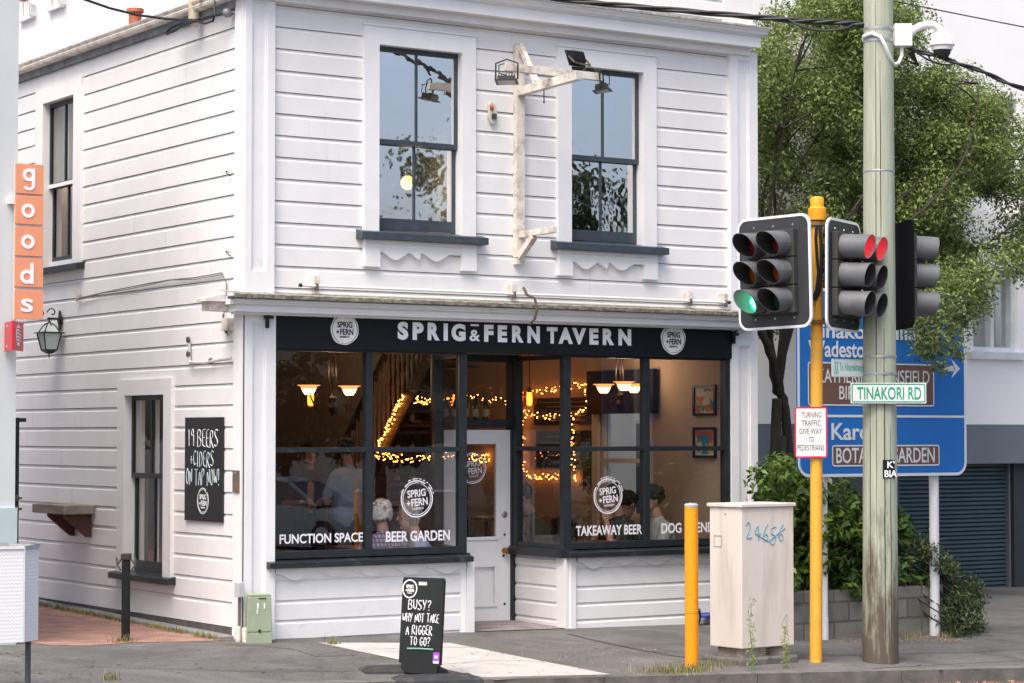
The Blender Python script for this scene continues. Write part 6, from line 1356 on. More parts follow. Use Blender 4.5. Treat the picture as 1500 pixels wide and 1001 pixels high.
for k, (aa, z0_, z1_) in enumerate(((-.35, .9, 6.2), (.12, .2, 3.1), (-.05, 3.6, 5.6), (.5, .1, 2.2), (-.75, .3, 2.6))):
    P = []; gk = random.Random(k)
    for q in range(24):
        z = pg.z + z0_ + (z1_ - z0_) * q / 23; c_ = pg + dirp * (z - pg.z); r_ = (26.3 - 4.8 * (z - pg.z) / (pt.z - pg.z)) / s; a_ = aa + gk.uniform(-.012, .012); P.append(c_ + (-FH * math.cos(a_) + RGT * math.sin(a_)) * (r_ * .995))
    MB().tube(P, [.0015 + .003 * math.sin(math.pi * q / 23) for q in range(24)], 5).build('crack', M('crack_dark', (.05, .045, .035), .9), UP_)
# sticker on the pole
c = pc(687); nrm = (-FH + RGT * .45).normalized(); tn = UZ.cross(nrm).normalized(); rr_ = pr(687); m = MB(); vs = []
for i in range(9):
    a = -.42 + .84 * i / 8 * 1.0; d_ = (nrm * math.cos(a) + tn * math.sin(a)); vs += [c + d_ * (rr_ * 1.02) + UZ * -.085, c + d_ * (rr_ * 1.02) + UZ * .085]
m.add(vs, [(2 * i, 2 * i + 2, 2 * i + 3, 2 * i + 1) for i in range(8)]); stk = tag(m.build('sticker', SIGNBLK), 'black sticker with white letters on the timber pole', 'sticker')
m = MB(); o_ = c + nrm * (rr_ * 1.05); put_text(m, "K'", o_, tn, UZ, nrm, -.03, .05, .01, .075, .02, .002); put_text(m, 'BIA', o_, tn, UZ, nrm, -.06, .075, -.075, -.01, .02, .002); m.build('sticker_lettering', LETTER, stk)
# dome camera
zc7 = pc(60); t = thing('security_camera', onC(1350, 60, pg), 'white dome security camera on a curved arm from the timber pole', 'camera'); WPL = M('white_plastic', (.78, .77, .76), .35, .04)
o_ = onC(1322, 53, pg); m = MB(); k_ = 1 / s
m.obox(o_, RGT, UZ, -FH, -13 * k_, 13 * k_, -16 * k_, 17 * k_, -.09, .06); m.obox(o_, RGT, UZ, -FH, -18 * k_, -13.2 * k_, -14 * k_, 14 * k_, -.07, .04); m.build('wall_box', WPL, t, bevel=.006)
q = lambda px, py: onC(px, py, pg)
m = MB(); m.tube([q(1333, 50), q(1340, 43), q(1348, 39), q(1358, 36.5), q(1368, 37), q(1376, 42), q(1380, 50)], 6 * k_ , 12); m.build('arm', WPL, t, smooth=True)
c = q(1380, 66); m = MB(); m.lathe([(0, 20 * k_), (9 * k_, 19 * k_), (15 * k_, 12 * k_), (18 * k_, 3 * k_), (18.5 * k_, -1 * k_), (16 * k_, -2 * k_), (15 * k_, -8 * k_), (0, -8 * k_)], c, 28); m.build('housing', WPL, t, smooth=True)
m = MB(); m.lathe([(13 * k_, -8 * k_), (12.5 * k_, -13 * k_), (9 * k_, -18 * k_), (4 * k_, -21 * k_), (0, -21.5 * k_)], c, 24); m.build('dome', M('smoked_dome', (.015, .015, .017), .08, .1, spec=.8), t, smooth=True)
m = MB(); m.tube([q(1321, 69), q(1321, 82), q(1316, 93), q(1308, 96) - FH * .05, q(1300, 88) - FH * .12, q(1292, 70) - FH * .15, q(1285, 58) - FH * .16, q(1274, 53) - FH * .14, q(1264.5, 55) - FH * .05, q(1266, 60)], 3 * k_, 10); m.build('flex_pipe', WPL, t, smooth=True)
m = MB()
for py in (44, 61): m.lathe([(pr(py) * 1.01, -.015), (pr(py) * 1.03, -.013), (pr(py) * 1.03, .013), (pr(py) * 1.01, .015)], pc(py), 28)
m.build('strap', STEEL, t, smooth=True)
# cables
def cable(name, P, r, lb, strands=1):
    t = thing(name, P[len(P) // 2], lb, 'cable'); Q = [Vector(p) for p in P]; out_ = []
    for i in range(len(Q) - 1):
        for j in range(5): out_.append(Q[i].lerp(Q[i + 1], j / 5))
    out_.append(Q[-1])
    for _ in range(6): out_ = [out_[0]] + [(out_[k - 1] + out_[k] * 2 + out_[k + 1]) / 4 for k in range(1, len(out_) - 1)] + [out_[-1]]
    for sidx in range(strands):
        m = MB(); pts = [p + Vector((0, 0, 0)) + (RGT * 0 + UZ * math.cos(k * .55 + sidx * 2.1) + FH * math.sin(k * .55 + sidx * 2.1)) * (r * .9 if strands > 1 else 0) for k, p in enumerate(out_)]; m.tube(pts, r, 7); m.build('strand', WIRE, t, smooth=True)
    return t
pq = lambda px, py, dd=0.0: onC(px, py, pg + FH * dd)
cable('overhead_cable', [pq(700, -22), pq(820, 0), pq(900, 7), pq(1000, 16), pq(1100, 24.5), pq(1160, 30), pq(1200, 32), pq(1240, 33.5), pq(1266, 37)], .016, 'thick bundled black overhead cable running from the top of the photo to the timber pole', 3)
cable('overhead_cable', [pq(1155, 29, -.02), pq(1170, 38, -.05), pq(1190, 44, -.05), pq(1215, 45.5, -.05), pq(1240, 42, -.05), pq(1250, 36, -.02)], .011, 'slack black cable loop just left of the timber pole top')
cable('overhead_cable', [pq(1306, 58, .1), pq(1340, 74, .05), pq(1380, 85), pq(1404, 92), pq(1440, 106), pq(1470, 119), pq(1500, 130), pq(1560, 155)], .014, 'black cable leaving the timber pole to the right under the dome camera', 2)
cable('overhead_cable', [pq(1336, 70, .0), pq(1350, 83), pq(1370, 93), pq(1390, 96), pq(1403, 92)], .009, 'small slack cable loop beneath the dome camera')
cable('overhead_cable', [pq(1250, -12, 2), pq(1310, 2, 2), pq(1400, 20, 2), pq(1500, 40, 2), pq(1580, 54, 2)], .007, 'hair thin overhead wire crossing above the dome camera')
# ---- street name blades on the pole
NSG = M('sign_green', (.005, .30, .17), .4, .03); SWH = M('sign_white', (.70, .72, .70), .4, .03)
def plate(t, P0, u, w_, h_, th, mat, name='plate', rad=.01):
    m = MB(); n_ = Vector((u.y, -u.x, 0)); 
    poly = []
    for (sx_, sz_) in ((1, 1), (-1, 1), (-1, -1), (1, -1)):
        base_a = {(1, 1): 0, (-1, 1): 90, (-1, -1): 180, (1, -1): 270}[(sx_, sz_)]
        for k in range(5): a = R(base_a + 22.5 * k); poly.append(P0 + u * (sx_ * (w_ / 2 - rad) + rad * math.cos(a)) + UZ * (sz_ * (h_ / 2 - rad) + rad * math.sin(a)))
    m.prism(poly, -n_ * th); return m.build(name, mat, t), n_
def frame_plate(t, P0, u, w_, h_, inset, wd, mat, rad, off=.0015):
    n_ = Vector((u.y, -u.x, 0)); m = MB(); 
    def rr(wi, hi, r): 
        out_ = []
        for (sx_, sz_, b0) in ((1, 1, 0), (-1, 1, 90), (-1, -1, 180), (1, -1, 270)):
            for k in range(6): a = R(b0 + 18 * k); out_.append(P0 + u * (sx_ * (wi / 2 - r) + r * math.cos(a)) + UZ * (sz_ * (hi / 2 - r) + r * math.sin(a)))
        return out_
    A = rr(w_ - 2 * inset, h_ - 2 * inset, rad); B = rr(w_ - 2 * inset - 2 * wd, h_ - 2 * inset - 2 * wd, max(rad - wd, .003)); K = len(A)
    vs = [p + n_ * off for p in A] + [p + n_ * off for p in B]; m.add(vs, [(i, (i + 1) % K, K + (i + 1) % K, K + i) for i in range(K)])
    return m.build('border', mat, t)
c0 = pg - FH * (pr(580) + .04); P0 = onC(1301.5, 576, c0); t = thing('street_name_sign', P0, 'white street sign with green TINAKORI RD lettering on the pole front', 'street sign'); s2 = ppm(P0); ut = (RGT + FH * .02).normalized()
plate(t, P0, ut, 111 / s2, 30 / s2, .012, SWH, rad=.008); frame_plate(t, P0, ut, 111 / s2, 30 / s2, .008, .011, NSG, .018); n_ = Vector((ut.y, -ut.x, 0)); m = MB(); put_text(m, 'TINAKORI RD', P0, ut, UZ, n_, -46 / s2, 48 / s2, -9.5 / s2, 9 / s2, .012, .003); m.build('lettering', NSG, t)
P0 = onC(1247.5, 539.5, pg - FH * .1); t = thing('street_name_sign', P0, 'smaller pale blade with walking symbols and green Te Ahumairangi Hill lettering', 'street sign'); ut = (RGT * .8 + FH * .6).normalized(); s2 = ppm(P0) * .8
plate(t, P0, ut, 63 / s2, 26 / s2 * .8, .012, SWH, rad=.006); frame_plate(t, P0, ut, 63 / s2, 26 / s2 * .8, .005, .0035, M('sign_teal', (.16, .48, .42), .4), .01); n_ = Vector((ut.y, -ut.x, 0)); m = MB(); put_text(m, 'Te Ahumairangi Hill', P0, ut, UZ, n_, -20 / s2, 29 / s2, -6 / s2, 6 / s2, .006, .003)
for k in (-27, -23.5): 
    o2 = P0 + ut * (k / s2); m.obox(o2, ut, UZ, n_, -.008, .008, -.02, .03, .0005, .003); m.obox(o2, ut, UZ, n_, -.014, -.004, -.06, -.02, .0005, .003); m.obox(o2, ut, UZ, n_, .004, .014, -.06, -.02, .0005, .003); disc(m, o2 + UZ * .048 + n_ * .0005, ut, UZ, n_, .012, .0025, 12)
m.build('lettering', M('sign_teal', (.08, .42, .36), .4), t); m = MB()
for zz_ in (.06, -.075): m.bar(P0 + UZ * zz_ + ut * .22, P0 + UZ * zz_ + ut * (.42 * 1.0) + RGT * .05, .02, .02)
m.build('bracket', STEEL, t)
# ================================================================== TRAFFIC SIGNALS
sg_ = onG(1195, 970); s = ppm(sg_); SP = thing('signal_pole', sg_, 'yellow steel traffic signal pole with capped top standing left of the timber pole', 'signal pole')
ts = onC(1197, 290, sg_); dsp = (ts - sg_) / (ts.z - sg_.z)
def sc(py): z = onC(1196, py, sg_).z; return sg_ + dsp * (z - sg_.z)
MB().cyl(sg_ - UZ * .1, sc(325), 9.2 / s, 8.6 / s, 28).build('tube', YELP, SP, smooth=True)
m = MB(); m.lathe([(0, 0), (13 / s, 0), (13.3 / s, 4 / s), (13.3 / s, 17 / s), (11 / s, 19 / s), (10 / s, 20 / s), (10 / s, 32 / s), (8 / s, 34.5 / s), (0, 35 / s)], sc(323), 28); m.build('cap', M('cap_yellow', (.78, .33, .01), .5, .08, 6), SP, smooth=True)
for py in (328, 472): m = MB(); m.lathe([(9 / s, -.02), (11.5 / s, -.018), (11.5 / s, .018), (9 / s, .02)], sc(py), 24); m.obox(sc(py), RGT, UZ, -FH, -14 / s, 14 / s, -.016, .016, .02, .05); m.build('clamp', M('brown_clamp', (.20, .11, .04), .6, .3, 15), SP, smooth=False)
m = MB(); a = lambda px, py, d=.0: onC(px, py, sg_ - FH * (.07 + d))
m.tube([a(1196, 330), a(1195, 350), a(1197, 380), a(1199, 400), a(1196, 425), a(1189, 440), a(1183, 446)], .014, 8); m.tube([a(1201, 330), a(1203, 360), a(1203, 400), a(1200, 425), a(1193, 440)], .016, 8); m.build('cable', WIRE, SP, smooth=True)
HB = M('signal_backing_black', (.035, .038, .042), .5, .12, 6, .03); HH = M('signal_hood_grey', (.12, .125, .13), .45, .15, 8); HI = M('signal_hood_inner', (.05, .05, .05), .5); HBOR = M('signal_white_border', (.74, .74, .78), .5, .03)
RED_ON = E('red_signal_lit', (1.0, .0, .015), 18.0); GRN_ON = E('green_signal_lit', (.0, .75, .27), 2.2)
RED_OFF = M('red_lens_off', (.22, .02, .018), .2, .1); AMB_OFF = M('amber_lens_off', (.36, .09, .015), .2, .1); GRN_OFF = M('green_lens_off', (.005, .10, .06), .2, .1)
def signal(P0, ang, w_, h_, label, lit, roll=0.0, cut=.55, border=True, pitch=.26, colp=.27, hood=.29):
    """ang: turn of the facing direction away from the viewer, + = to the right"""
    t = thing('traffic_signal', P0, label, 'traffic light'); n = -FH * math.cos(ang) + RGT * math.sin(ang); u = Vector((-n.y, n.x, 0)); v = UZ.copy()
    if roll: u, v = u * math.cos(roll) + v * math.sin(roll), v * math.cos(roll) - u * math.sin(roll)
    def rr(wi, hi, r, off):
        out_ = []
        for (sx_, sz_, b0) in ((1, 1, 0), (-1, 1, 90), (-1, -1, 180), (1, -1, 270)):
            for k in range(8): a = R(b0 + 90 / 7 * k); out_.append(P0 + u * (sx_ * (wi / 2 - r) + r * math.cos(a)) + v * (sz_ * (hi / 2 - r) + r * math.sin(a)) + n * off)
        return out_
    m = MB(); m.prism(rr(w_, h_, .10, -.012), n * .012); m.build('backing_board', HB if border else M('matt_black_board', (.008, .008, .009), .95, .1, 5, spec=.05), t)
    if border:
        A = rr(w_ + .012, h_ + .012, .105, .0); B = rr(w_ - .035, h_ - .035, .085, .0); K = len(A); m = MB(); A2 = [p + n * .004 for p in A]; B2 = [p + n * .004 for p in B]; A3 = [p - n * .016 for p in A]
        m.add(A2 + B2 + A3, [(i, (i + 1) % K, K + (i + 1) % K, K + i) for i in range(K)] + [(i, 2 * K + i, 2 * K + (i + 1) % K, (i + 1) % K) for i in range(K)]); m.build('border', HBOR, t)
    cols = (-colp / 2, colp / 2)
    m = MB()
    for cx in cols:
        for k in range(3): m.obox(P0 + v * (pitch * (1 - k)), u, v, n, cx - colp * .485, cx + colp * .485, -pitch * .485, pitch * .485, .001, .06)
    m.build('housing', M('signal_housing', (.045, .045, .042), .55, .2, 10), t, bevel=.006)
    m = MB()
    for cx in (-.2, 0.0, .2):
        for z_ in (-h_ / 2 + .09, h_ / 2 - .09): MB().lathe([(0, 0), (.011, 0), (.008, .006), (0, .007)], P0 + u * (cx * w_ / .74) + v * z_ + n * .001, 8, n).build('bolt', STEEL, t)
    for ci, cx in enumerate(cols):
        for k in range(3):
            c = P0 + u * cx + v * (pitch * (1 - k)) + n * .06; kind = 'ROG'[k]; on = (ci, kind) in lit
            r = .112; vs = []; K = 30; fs = []
            for rad, flip in ((r, 0), (r - .004, 1)):
                for i in range(K + 1):
                    a = 2 * math.pi * i / K; top_ = .5 + .5 * math.sin(a); ln = hood * (1 - cut + cut * top_ ** .8); d_ = -v * (ln * .06)
                    base_ = c + u * (rad * math.cos(a)) + v * (rad * math.sin(a)); vs += [base_, base_ + n * ln + d_]
            M_ = 2 * (K + 1)
            for i in range(K): fs.append((2 * i, 2 * i + 2, 2 * i + 3, 2 * i + 1)); fs.append((M_ + 2 * i + 1, M_ + 2 * i + 3, M_ + 2 * i + 2, M_ + 2 * i)); fs.append((2 * i + 1, 2 * i + 3, M_ + 2 * i + 3, M_ + 2 * i + 1))
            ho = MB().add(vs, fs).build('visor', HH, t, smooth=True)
            ho.data.materials.append(M('lit_hood_inner', (.20, .20, .20), .5) if on else HI)  # black lining coloured paler in lit visors to strengthen the lens glow
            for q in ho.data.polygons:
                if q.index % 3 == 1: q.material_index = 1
            lm = {'R': RED_ON if on else RED_OFF, 'O': AMB_OFF, 'G': GRN_ON if on else GRN_OFF}[kind]
            lo_ = MB().lathe([(.106, .002), (.095, .012), (.06, .024), (0, .03)], c, 24, n).build('lens', lm, ho, smooth=True)
            if on and kind == 'G':
                mm = MB()
                for xi in range(-3, 4):
                    for zi in range(-4, 5):
                        if (xi * .026) ** 2 + (zi * .021) ** 2 < .0072: mm.ell(c + u * (xi * .026 + (zi % 2) * .012) + v * (zi * .021) + n * (.026 - .2 * ((xi * .026) ** 2 + (zi * .021) ** 2) + .002), (.008, .008, .008), 6, 4)
                mm.build('led_dot', E('green_led', (.45, 1.0, .75), 2.5), lo_)
    return t
Ph = onC(1134, 399.5, sg_ - FH * .10)
signal(Ph + RGT * .0, -R(43), .82, 1.035, 'two column traffic signal with one lit green lens mounted left of the yellow pole', {(0, 'G')}, roll=R(1.2), hood=.30, cut=.62)
Ph = onC(1236, 404, sg_ - FH * .06)
signal(Ph, R(57), .72, 1.02, 'two column traffic signal turned right showing two lit red lenses', {(0, 'R'), (1, 'R')}, roll=-R(1), cut=.2)
for py, px in ((345, 1225), (470, 1225), (345, 1150), (470, 1150)): MB().bar(sc(py), onC(px, py, sg_ + FH * .02), .03, .04).build('signal_arm', BLACKM, SP)
Ph = onC(1322, 404, pg + FH * .35)
signal(Ph, R(98), .74, 1.02, 'black traffic signal seen edge on just right of the timber pole', set(), border=False, hood=.24, cut=.2)
# turning traffic plate
P0 = onC(1188, 633.5, sg_ - FH * .075); t = thing('traffic_notice', P0, 'white plate with red border about turning traffic giving way on the yellow pole', 'sign'); s2 = ppm(P0); ut = (RGT - FH * .05).normalized()
plate(t, P0, ut, 47 / s2, 74 / s2, .006, M('notice_cream', (.72, .69, .66), .4, .03), rad=.02); frame_plate(t, P0, ut, 47.5 / s2, 74.5 / s2, .0, .014, M('notice_red', (.60, .02, .05), .4), .022); n_ = Vector((ut.y, -ut.x, 0)); m = MB()
for i, (tx, l_, r_) in enumerate((('TURNING', 1174.5, 1203), ('TRAFFIC', 1174.5, 1202), ('GIVE WAY', 1171, 1204), ('TO', 1184.5, 1192), ('PEDESTRIANS', 1168, 1207))):
    yc_ = (608, 620, 632, 644, 656)[i] - 633.5; put_text(m, tx, P0, ut, UZ, n_, (l_ - 1188) / s2, (r_ - 1188) / s2, (-yc_ - 4) / s2, (-yc_ + 4) / s2, -.004, .001)
m.build('lettering', BLACKM, t)
# ================================================================== BLUE DIRECTION SIGN
bA, bB = onG(1208, 937), onG(1369.5, 931); ub = (bB - bA); ub.z = 0; ub.normalize(); bm = bA.lerp(bB, .5)
def onS(px, py, off=0.0):
    n_ = Vector((ub.y, -ub.x, 0)); d = ray(px, py); P_ = bA + n_ * off; return CAM + d * ((P_ - CAM).dot(n_) / d.dot(n_))
DS = thing('direction_sign', bm, 'big blue road direction sign with brown panels on two white posts', 'road sign'); BLU2 = M('sign_blue', (.009, .125, .42), .4, .06, 3); SGREY = M('sign_silver_white', (.56, .60, .62), .4, .04); BRN = M('sign_brown', (.13, .068, .052), .45, .05)
n_ = Vector((ub.y, -ub.x, 0)); oS = onS(1290, 560, .10)
def S2(px, py): d = onS(px, py, .10) - oS; return d.dot(ub), d.z
xL, _ = S2(1168, 560); xR, _ = S2(1415, 560); _, zT = S2(1290, 426); _, zB7 = S2(1290, 698)
wS, hS = xR - xL, zT - zB7; cS = oS + ub * (xL + xR) / 2 + UZ * (zT + zB7) / 2
plate(DS, cS, ub, wS, hS, .02, BLU2, 'panel', .14); frame_plate(DS, cS, ub, wS, hS, .0, .030, SGREY, .14)
m = MB(); z_ = S2(1290, 610)[1]; m.obox(oS, ub, UZ, n_, xL + .03, xR - .03, z_ - .012, z_ + .012, .0006, .003); m.build('divider', SGREY, DS)
def sbox(l, r, t_, b_, mat, off0=.0005, off1=.0030, rad=.03):
    a0, _ = S2(l, 560); a1_, _ = S2(r, 560); _, b0 = S2((l + r) / 2, b_); _, b1 = S2((l + r) / 2, t_); c = oS + ub * (a0 + a1_) / 2 + UZ * (b0 + b1) / 2 + n_ * off1
    p_, _ = plate(DS, c, ub, a1_ - a0, b1 - b0, off1 - off0, mat, 'brown_panel', rad); frame_plate(DS, c, ub, a1_ - a0, b1 - b0, .0, .014, SGREY, rad); return off1
sbox(1183, 1368, 532, 595, BRN); sbox(1218, 1375, 652, 683, BRN)
def stx(m, tx, l, r, t_, b_, bold=.02, off=.0036):
    a0, _ = S2(l, 560); a1_, _ = S2(r, 560); _, b0 = S2((l + r) / 2, b_); _, b1 = S2((l + r) / 2, t_); put_text(m, tx, oS + n_ * off, ub, UZ, n_, a0, a1_, b0, b1, bold, .001)
m = MB(); stx(m, 'Tinakori Village', 1184, 1368, 476, 504); stx(m, 'Wadestown', 1184, 1292, 500, 524); stx(m, 'Karori', 1217, 1290, 620, 645)
stx(m, 'KATHERINE MANSFIELD', 1198, 1361, 542, 562, .004); stx(m, 'BIRTHPLACE', 1229, 1318, 566, 586, .004); stx(m, 'BOTANIC GARDEN', 1224, 1368, 656, 678.5, .012)
a0, z0 = S2(1383, 540); m.obox(oS, ub, UZ, n_, a0, a0 + .13, z0 - .028, z0 + .028, .0012, .003); m.prism([oS + ub * (a0 + .10) + UZ * (z0 + .10) + n_ * .0012, oS + ub * (a0 + .22) + UZ * z0 + n_ * .0012, oS + ub * (a0 + .10) + UZ * (z0 - .10) + n_ * .0012, oS + ub * (a0 + .15) + UZ * z0 + n_ * .0012], n_ * .002)
m.build('lettering', SGREY, DS)
for b_, px in ((bA, 1208), (bB, 1369.5)):
    sp2 = ppm(b_); MB().cyl(b_ - UZ * .1, (b_.x, b_.y, onC(px, 430, b_).z), (5.2 if px < 1300 else 7.2) / sp2, n=20).build('post', M('white_post_paint', (.70, .70, .72), .45, .06, 5, dirt=(.42, .36, .3), dscale=4, dlo=.64, dhi=.8), DS, smooth=True); MB().cyl(b_ - UZ * .1, (b_.x, b_.y, onC(px, 905, b_).z), (5.9 if px < 1300 else 7.9) / sp2, n=20).build('sleeve', M('white_post_paint', (.7, .7, .72)), DS, smooth=True)
# ================================================================== PLANTER WALL, GARAGE BUILDING
pwA, pwB = onG(1150, 936), onG(1383, 932)
BLOCK = BRICK('concrete_blockwork', (.15, .145, .12), (.22, .20, .165), (.10, .095, .085), 1.0, plane='xz', msize=.012, bw=.40, rh=.20)
PWL = thing('planter_wall', pwB, 'low stained concrete block planter wall behind the blue sign posts', 'wall'); yw = pwB.y + .12; zwt = onY(1350, 858.5, yw).z; xw1 = onY(1382, 900, yw).x
xw0 = onY(1113, 900, yw).x; MB().box(xw0, xw1, yw, yw + .19, -.4, zwt).build('front_blocks', BLOCK, PWL, bevel=.01); m = MB(); m.box(xw1 - .19, xw1 - .001, yw + .191, yw + 2.6, -.4, zwt); m.build('side_blocks', BLOCK, PWL, bevel=.01)
SOIL = M('planter_soil', (.035, .027, .02), .95, .4, 10, .5); tag(MB().box(W1 + .25, xw1 - .2, yw + .2, yw + 3.0, -.3, zwt - .12).build('planter_soil', SOIL), kind='structure')
YW = 3.3; GB = thing('garage_building', (12, YW, 0), 'tall white building with grey band over a slatted garage door behind the tree', 'building')
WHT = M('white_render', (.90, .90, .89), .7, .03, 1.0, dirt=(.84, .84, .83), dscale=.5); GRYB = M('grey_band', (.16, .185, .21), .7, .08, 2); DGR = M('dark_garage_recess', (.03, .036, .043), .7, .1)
zb1, zb0 = onY(1420, 622, YW).z, onY(1420, 679.5, YW).z; xg0, xg1 = onY(1300, 800, YW + .25).x, onY(1471, 800, YW + .25).x
wx0, wx1, wz0, wz1 = onY(1424, 460, YW).x, onY(1490, 460, YW).x, onY(1450, 516, YW).z, onY(1450, 395, YW).z
rx0, rx1, rz1 = onY(1405, 150, YW).x, onY(1490, 150, YW).x, onY(1450, 141, YW).z; rz0 = rz1 - 1.6
m = MB(); slab_with_holes(m, lambda q, a, b, c, d: q.box(a, b, YW, YW + .3, c, d), 7.2, 40, zb1, 15.0, [(wx0, wx1, wz0, wz1), (rx0, rx1, rz0, rz1)]); m.box(7.2, 7.5, YW + .3, 14, -.3, 15); m.build('wall', WHT, GB)
MB().box(7.2, 40, YW - .02, YW + .3, zb0, zb1 - .003).build('grey_band', GRYB, GB)
m = MB(); m.box(7.2, xg0, YW + .02, YW + .3, -.5, zb0 - .002); m.build('grey_wall', M('blue_grey_wall', (.075, .09, .105), .7, .1, 2), GB)
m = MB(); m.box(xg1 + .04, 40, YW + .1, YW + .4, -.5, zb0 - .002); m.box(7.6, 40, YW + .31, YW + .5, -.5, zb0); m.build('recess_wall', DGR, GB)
gz0_ = onY(1400, 867, YW + .25).z; RDM = M('roller_door_steel_blue', (.052, .085, .10), .5, .08, 3); m = MB(); ns = 30; hz = (zb0 - gz0_) / ns
for k in range(ns):
    z = gz0_ + k * hz; m.add([(xg0, YW + .25, z), (xg1, YW + .25, z), (xg1, YW + .215, z + hz * .3), (xg0, YW + .215, z + hz * .3), (xg1, YW + .215, z + hz * .8), (xg0, YW + .215, z + hz * .8), (xg1, YW + .25, z + hz), (xg0, YW + .25, z + hz)], [(0, 1, 2, 3), (3, 2, 4, 5), (5, 4, 6, 7)])
m.build('garage_door', RDM, GB); MB().box(xg1 + .002, xg1 + .038, YW + .16, YW + .3, gz0_, zb0 - .003).build('door_rail', M('rail_grey', (.14, .15, .16), .5), GB)
m = MB(); f = .07; m.box(wx0, wx0 + f, YW + .05, YW + .2, wz0, wz1); m.box(wx1 - f, wx1, YW + .05, YW + .2, wz0, wz1); m.box(wx0, wx1, YW + .051, YW + .2, wz0 + .001, wz0 + f); m.box((wx0 + wx1) / 2 - .03, (wx0 + wx1) / 2 + .03, YW + .052, YW + .2, wz0 + f, wz1); m.box(wx0 - .1, wx1 + .1, YW - .1, YW + .05, wz0 - .1, wz0 - .002); gw = m.build('window', M('pale_window_frame', (.66, .70, .71), .5), GB); MB().quad((wx0, YW + .15, wz0), (wx1, YW + .15, wz0), (wx1, YW + .15, wz1), (wx0, YW + .15, wz1)).build('pane', GLASS('office_glass', .55, 1, (.8, .85, .88), .05), gw)
m = MB().box(wx0 - .2, wx1 + .2, YW + .6, YW + .7, wz0 - .3, wz1 + .3); m.build('window_blind', M('office_blind', (.6, .62, .62), .8), GB)
MB().box(rx0 - .1, rx1 + .1, YW + .34, YW + .5, rz0 - .1, rz1 + .1).build('balcony_back', M('balcony_grey', (.5, .53, .54), .7), GB)
# white building behind the tavern
RB = thing('rear_building', (5, 12, 5), 'bright white building with arched casement windows rising behind the tavern roof', 'building'); XR = 5.0
MB().box(XR, XR + 6, 8.5, 24, 4.5, 16).build('wall', WHT, RB)
for k, (pl, prr, pt_, pb_) in enumerate(((33, 52, -30, 28), (75, 96, -40, 12))):
    A, B = onX(pl, pb_, XR), onX(prr, pb_, XR); y0, y1 = min(A.y, B.y), max(A.y, B.y); z0, z1 = onX((pl + prr) / 2, pb_, XR).z, onX((pl + prr) / 2, pt_, XR).z; P = [(XR - .03, y0, z0), (XR - .03, y1, z0), (XR - .03, y1, z1)] + [(XR - .03, (y0 + y1) / 2 + (y1 - y0) / 2 * math.cos(a), z1 + (y1 - y0) / 2 * math.sin(a)) for a in np.linspace(.2, 2.9, 9)] + [(XR - .03, y0, z1)]
    m = MB(); 
    for i in range(len(P)): m.bar(P[i], P[(i + 1) % len(P)], .06, .12, (1, 0, 0))
    m.bar((XR - .03, (y0 + y1) / 2, z0), (XR - .03, (y0 + y1) / 2, z1 + .4), .05, .1, (1, 0, 0)); m.bar((XR - .3, y0 - .25, z0 + .2), (XR - .3, y0 - .25, z1), .05, .05); m.bar((XR - .04, y0 - .02, z0 + .2), (XR - .3, y0 - .25, z0 + .2), .05, .05); wn = m.build('window', TRIM, RB)
    MB().add([Vector(p) + Vector((.02, 0, 0)) for p in P], [tuple(range(len(P)))]).build('pane', GLASS('rear_glass', .5, 1, (.5, .55, .5), .1), wn); c = Vector((XR - .3, y0 - .22, z0 + .3)); MB().box(c.x - .06, c.x + .06, c.y - .08, c.y + .08, c.z - .1, c.z + .12).build('shutter_stay', M('rust_orange', (.45, .17, .08), .7), wn)

# ================================================================== VEGETATION
def leaf_mesh(name, mat, parent, clumps, n_per, size, asp=.42, droop=.25, shell=.55, up_bias=.35, seed=1, jitter=.3):
    g_ = np.random.default_rng(seed); Vs = []; base = np.array(children_base(parent)) if parent else np.zeros(3)
    for (c, r) in clumps:
        k = int(n_per * (r[0] if hasattr(r, '__len__') else r) ** 2); rr = np.array(r if hasattr(r, '__len__') else (r, r, r))
        d = g_.normal(size=(k, 3)); d /= np.linalg.norm(d, axis=1)[:, None]; rad = shell + (1 - shell) * g_.random(k) ** .6; rad[g_.random(k) < .22] *= .6
        P = np.array(c) + d * rad[:, None] * rr
        nrm = d * .6 + np.array([0, 0, up_bias]) + g_.normal(size=(k, 3)) * .5; nrm /= np.linalg.norm(nrm, axis=1)[:, None]
        ax = np.cross(nrm, g_.normal(size=(k, 3))); ax /= np.linalg.norm(ax, axis=1)[:, None]; ax[:, 2] -= droop; ax /= np.linalg.norm(ax, axis=1)[:, None]; bx = np.cross(nrm, ax); bx /= np.linalg.norm(bx, axis=1)[:, None]
        L = size * (1 + jitter * (g_.random(k) * 2 - 1)); Wd_ = L * asp
        q = np.stack([P - ax * L[:, None] / 2, P + bx * Wd_[:, None] / 2 + nrm * (L * .06)[:, None], P + ax * L[:, None] / 2, P - bx * Wd_[:, None] / 2 + nrm * (L * .06)[:, None]], axis=1); Vs.append(q.reshape(-1, 3))
    V = np.concatenate(Vs) - base; nq = len(V) // 4; me = bpy.data.meshes.new(name); me.vertices.add(len(V)); me.vertices.foreach_set('co', V.ravel()); me.loops.add(nq * 4); me.loops.foreach_set('vertex_index', np.arange(nq * 4, dtype=np.int32)); me.polygons.add(nq); me.polygons.foreach_set('loop_start', np.arange(0, nq * 4, 4, dtype=np.int32)); me.polygons.foreach_set('loop_total', np.full(nq, 4, dtype=np.int32)); me.update(calc_edges=True); me.materials.append(mat)
    o = bpy.data.objects.new(name, me); COL.objects.link(o)
    if parent: o.parent = parent; BASE[o.name] = children_base(parent)
    return o
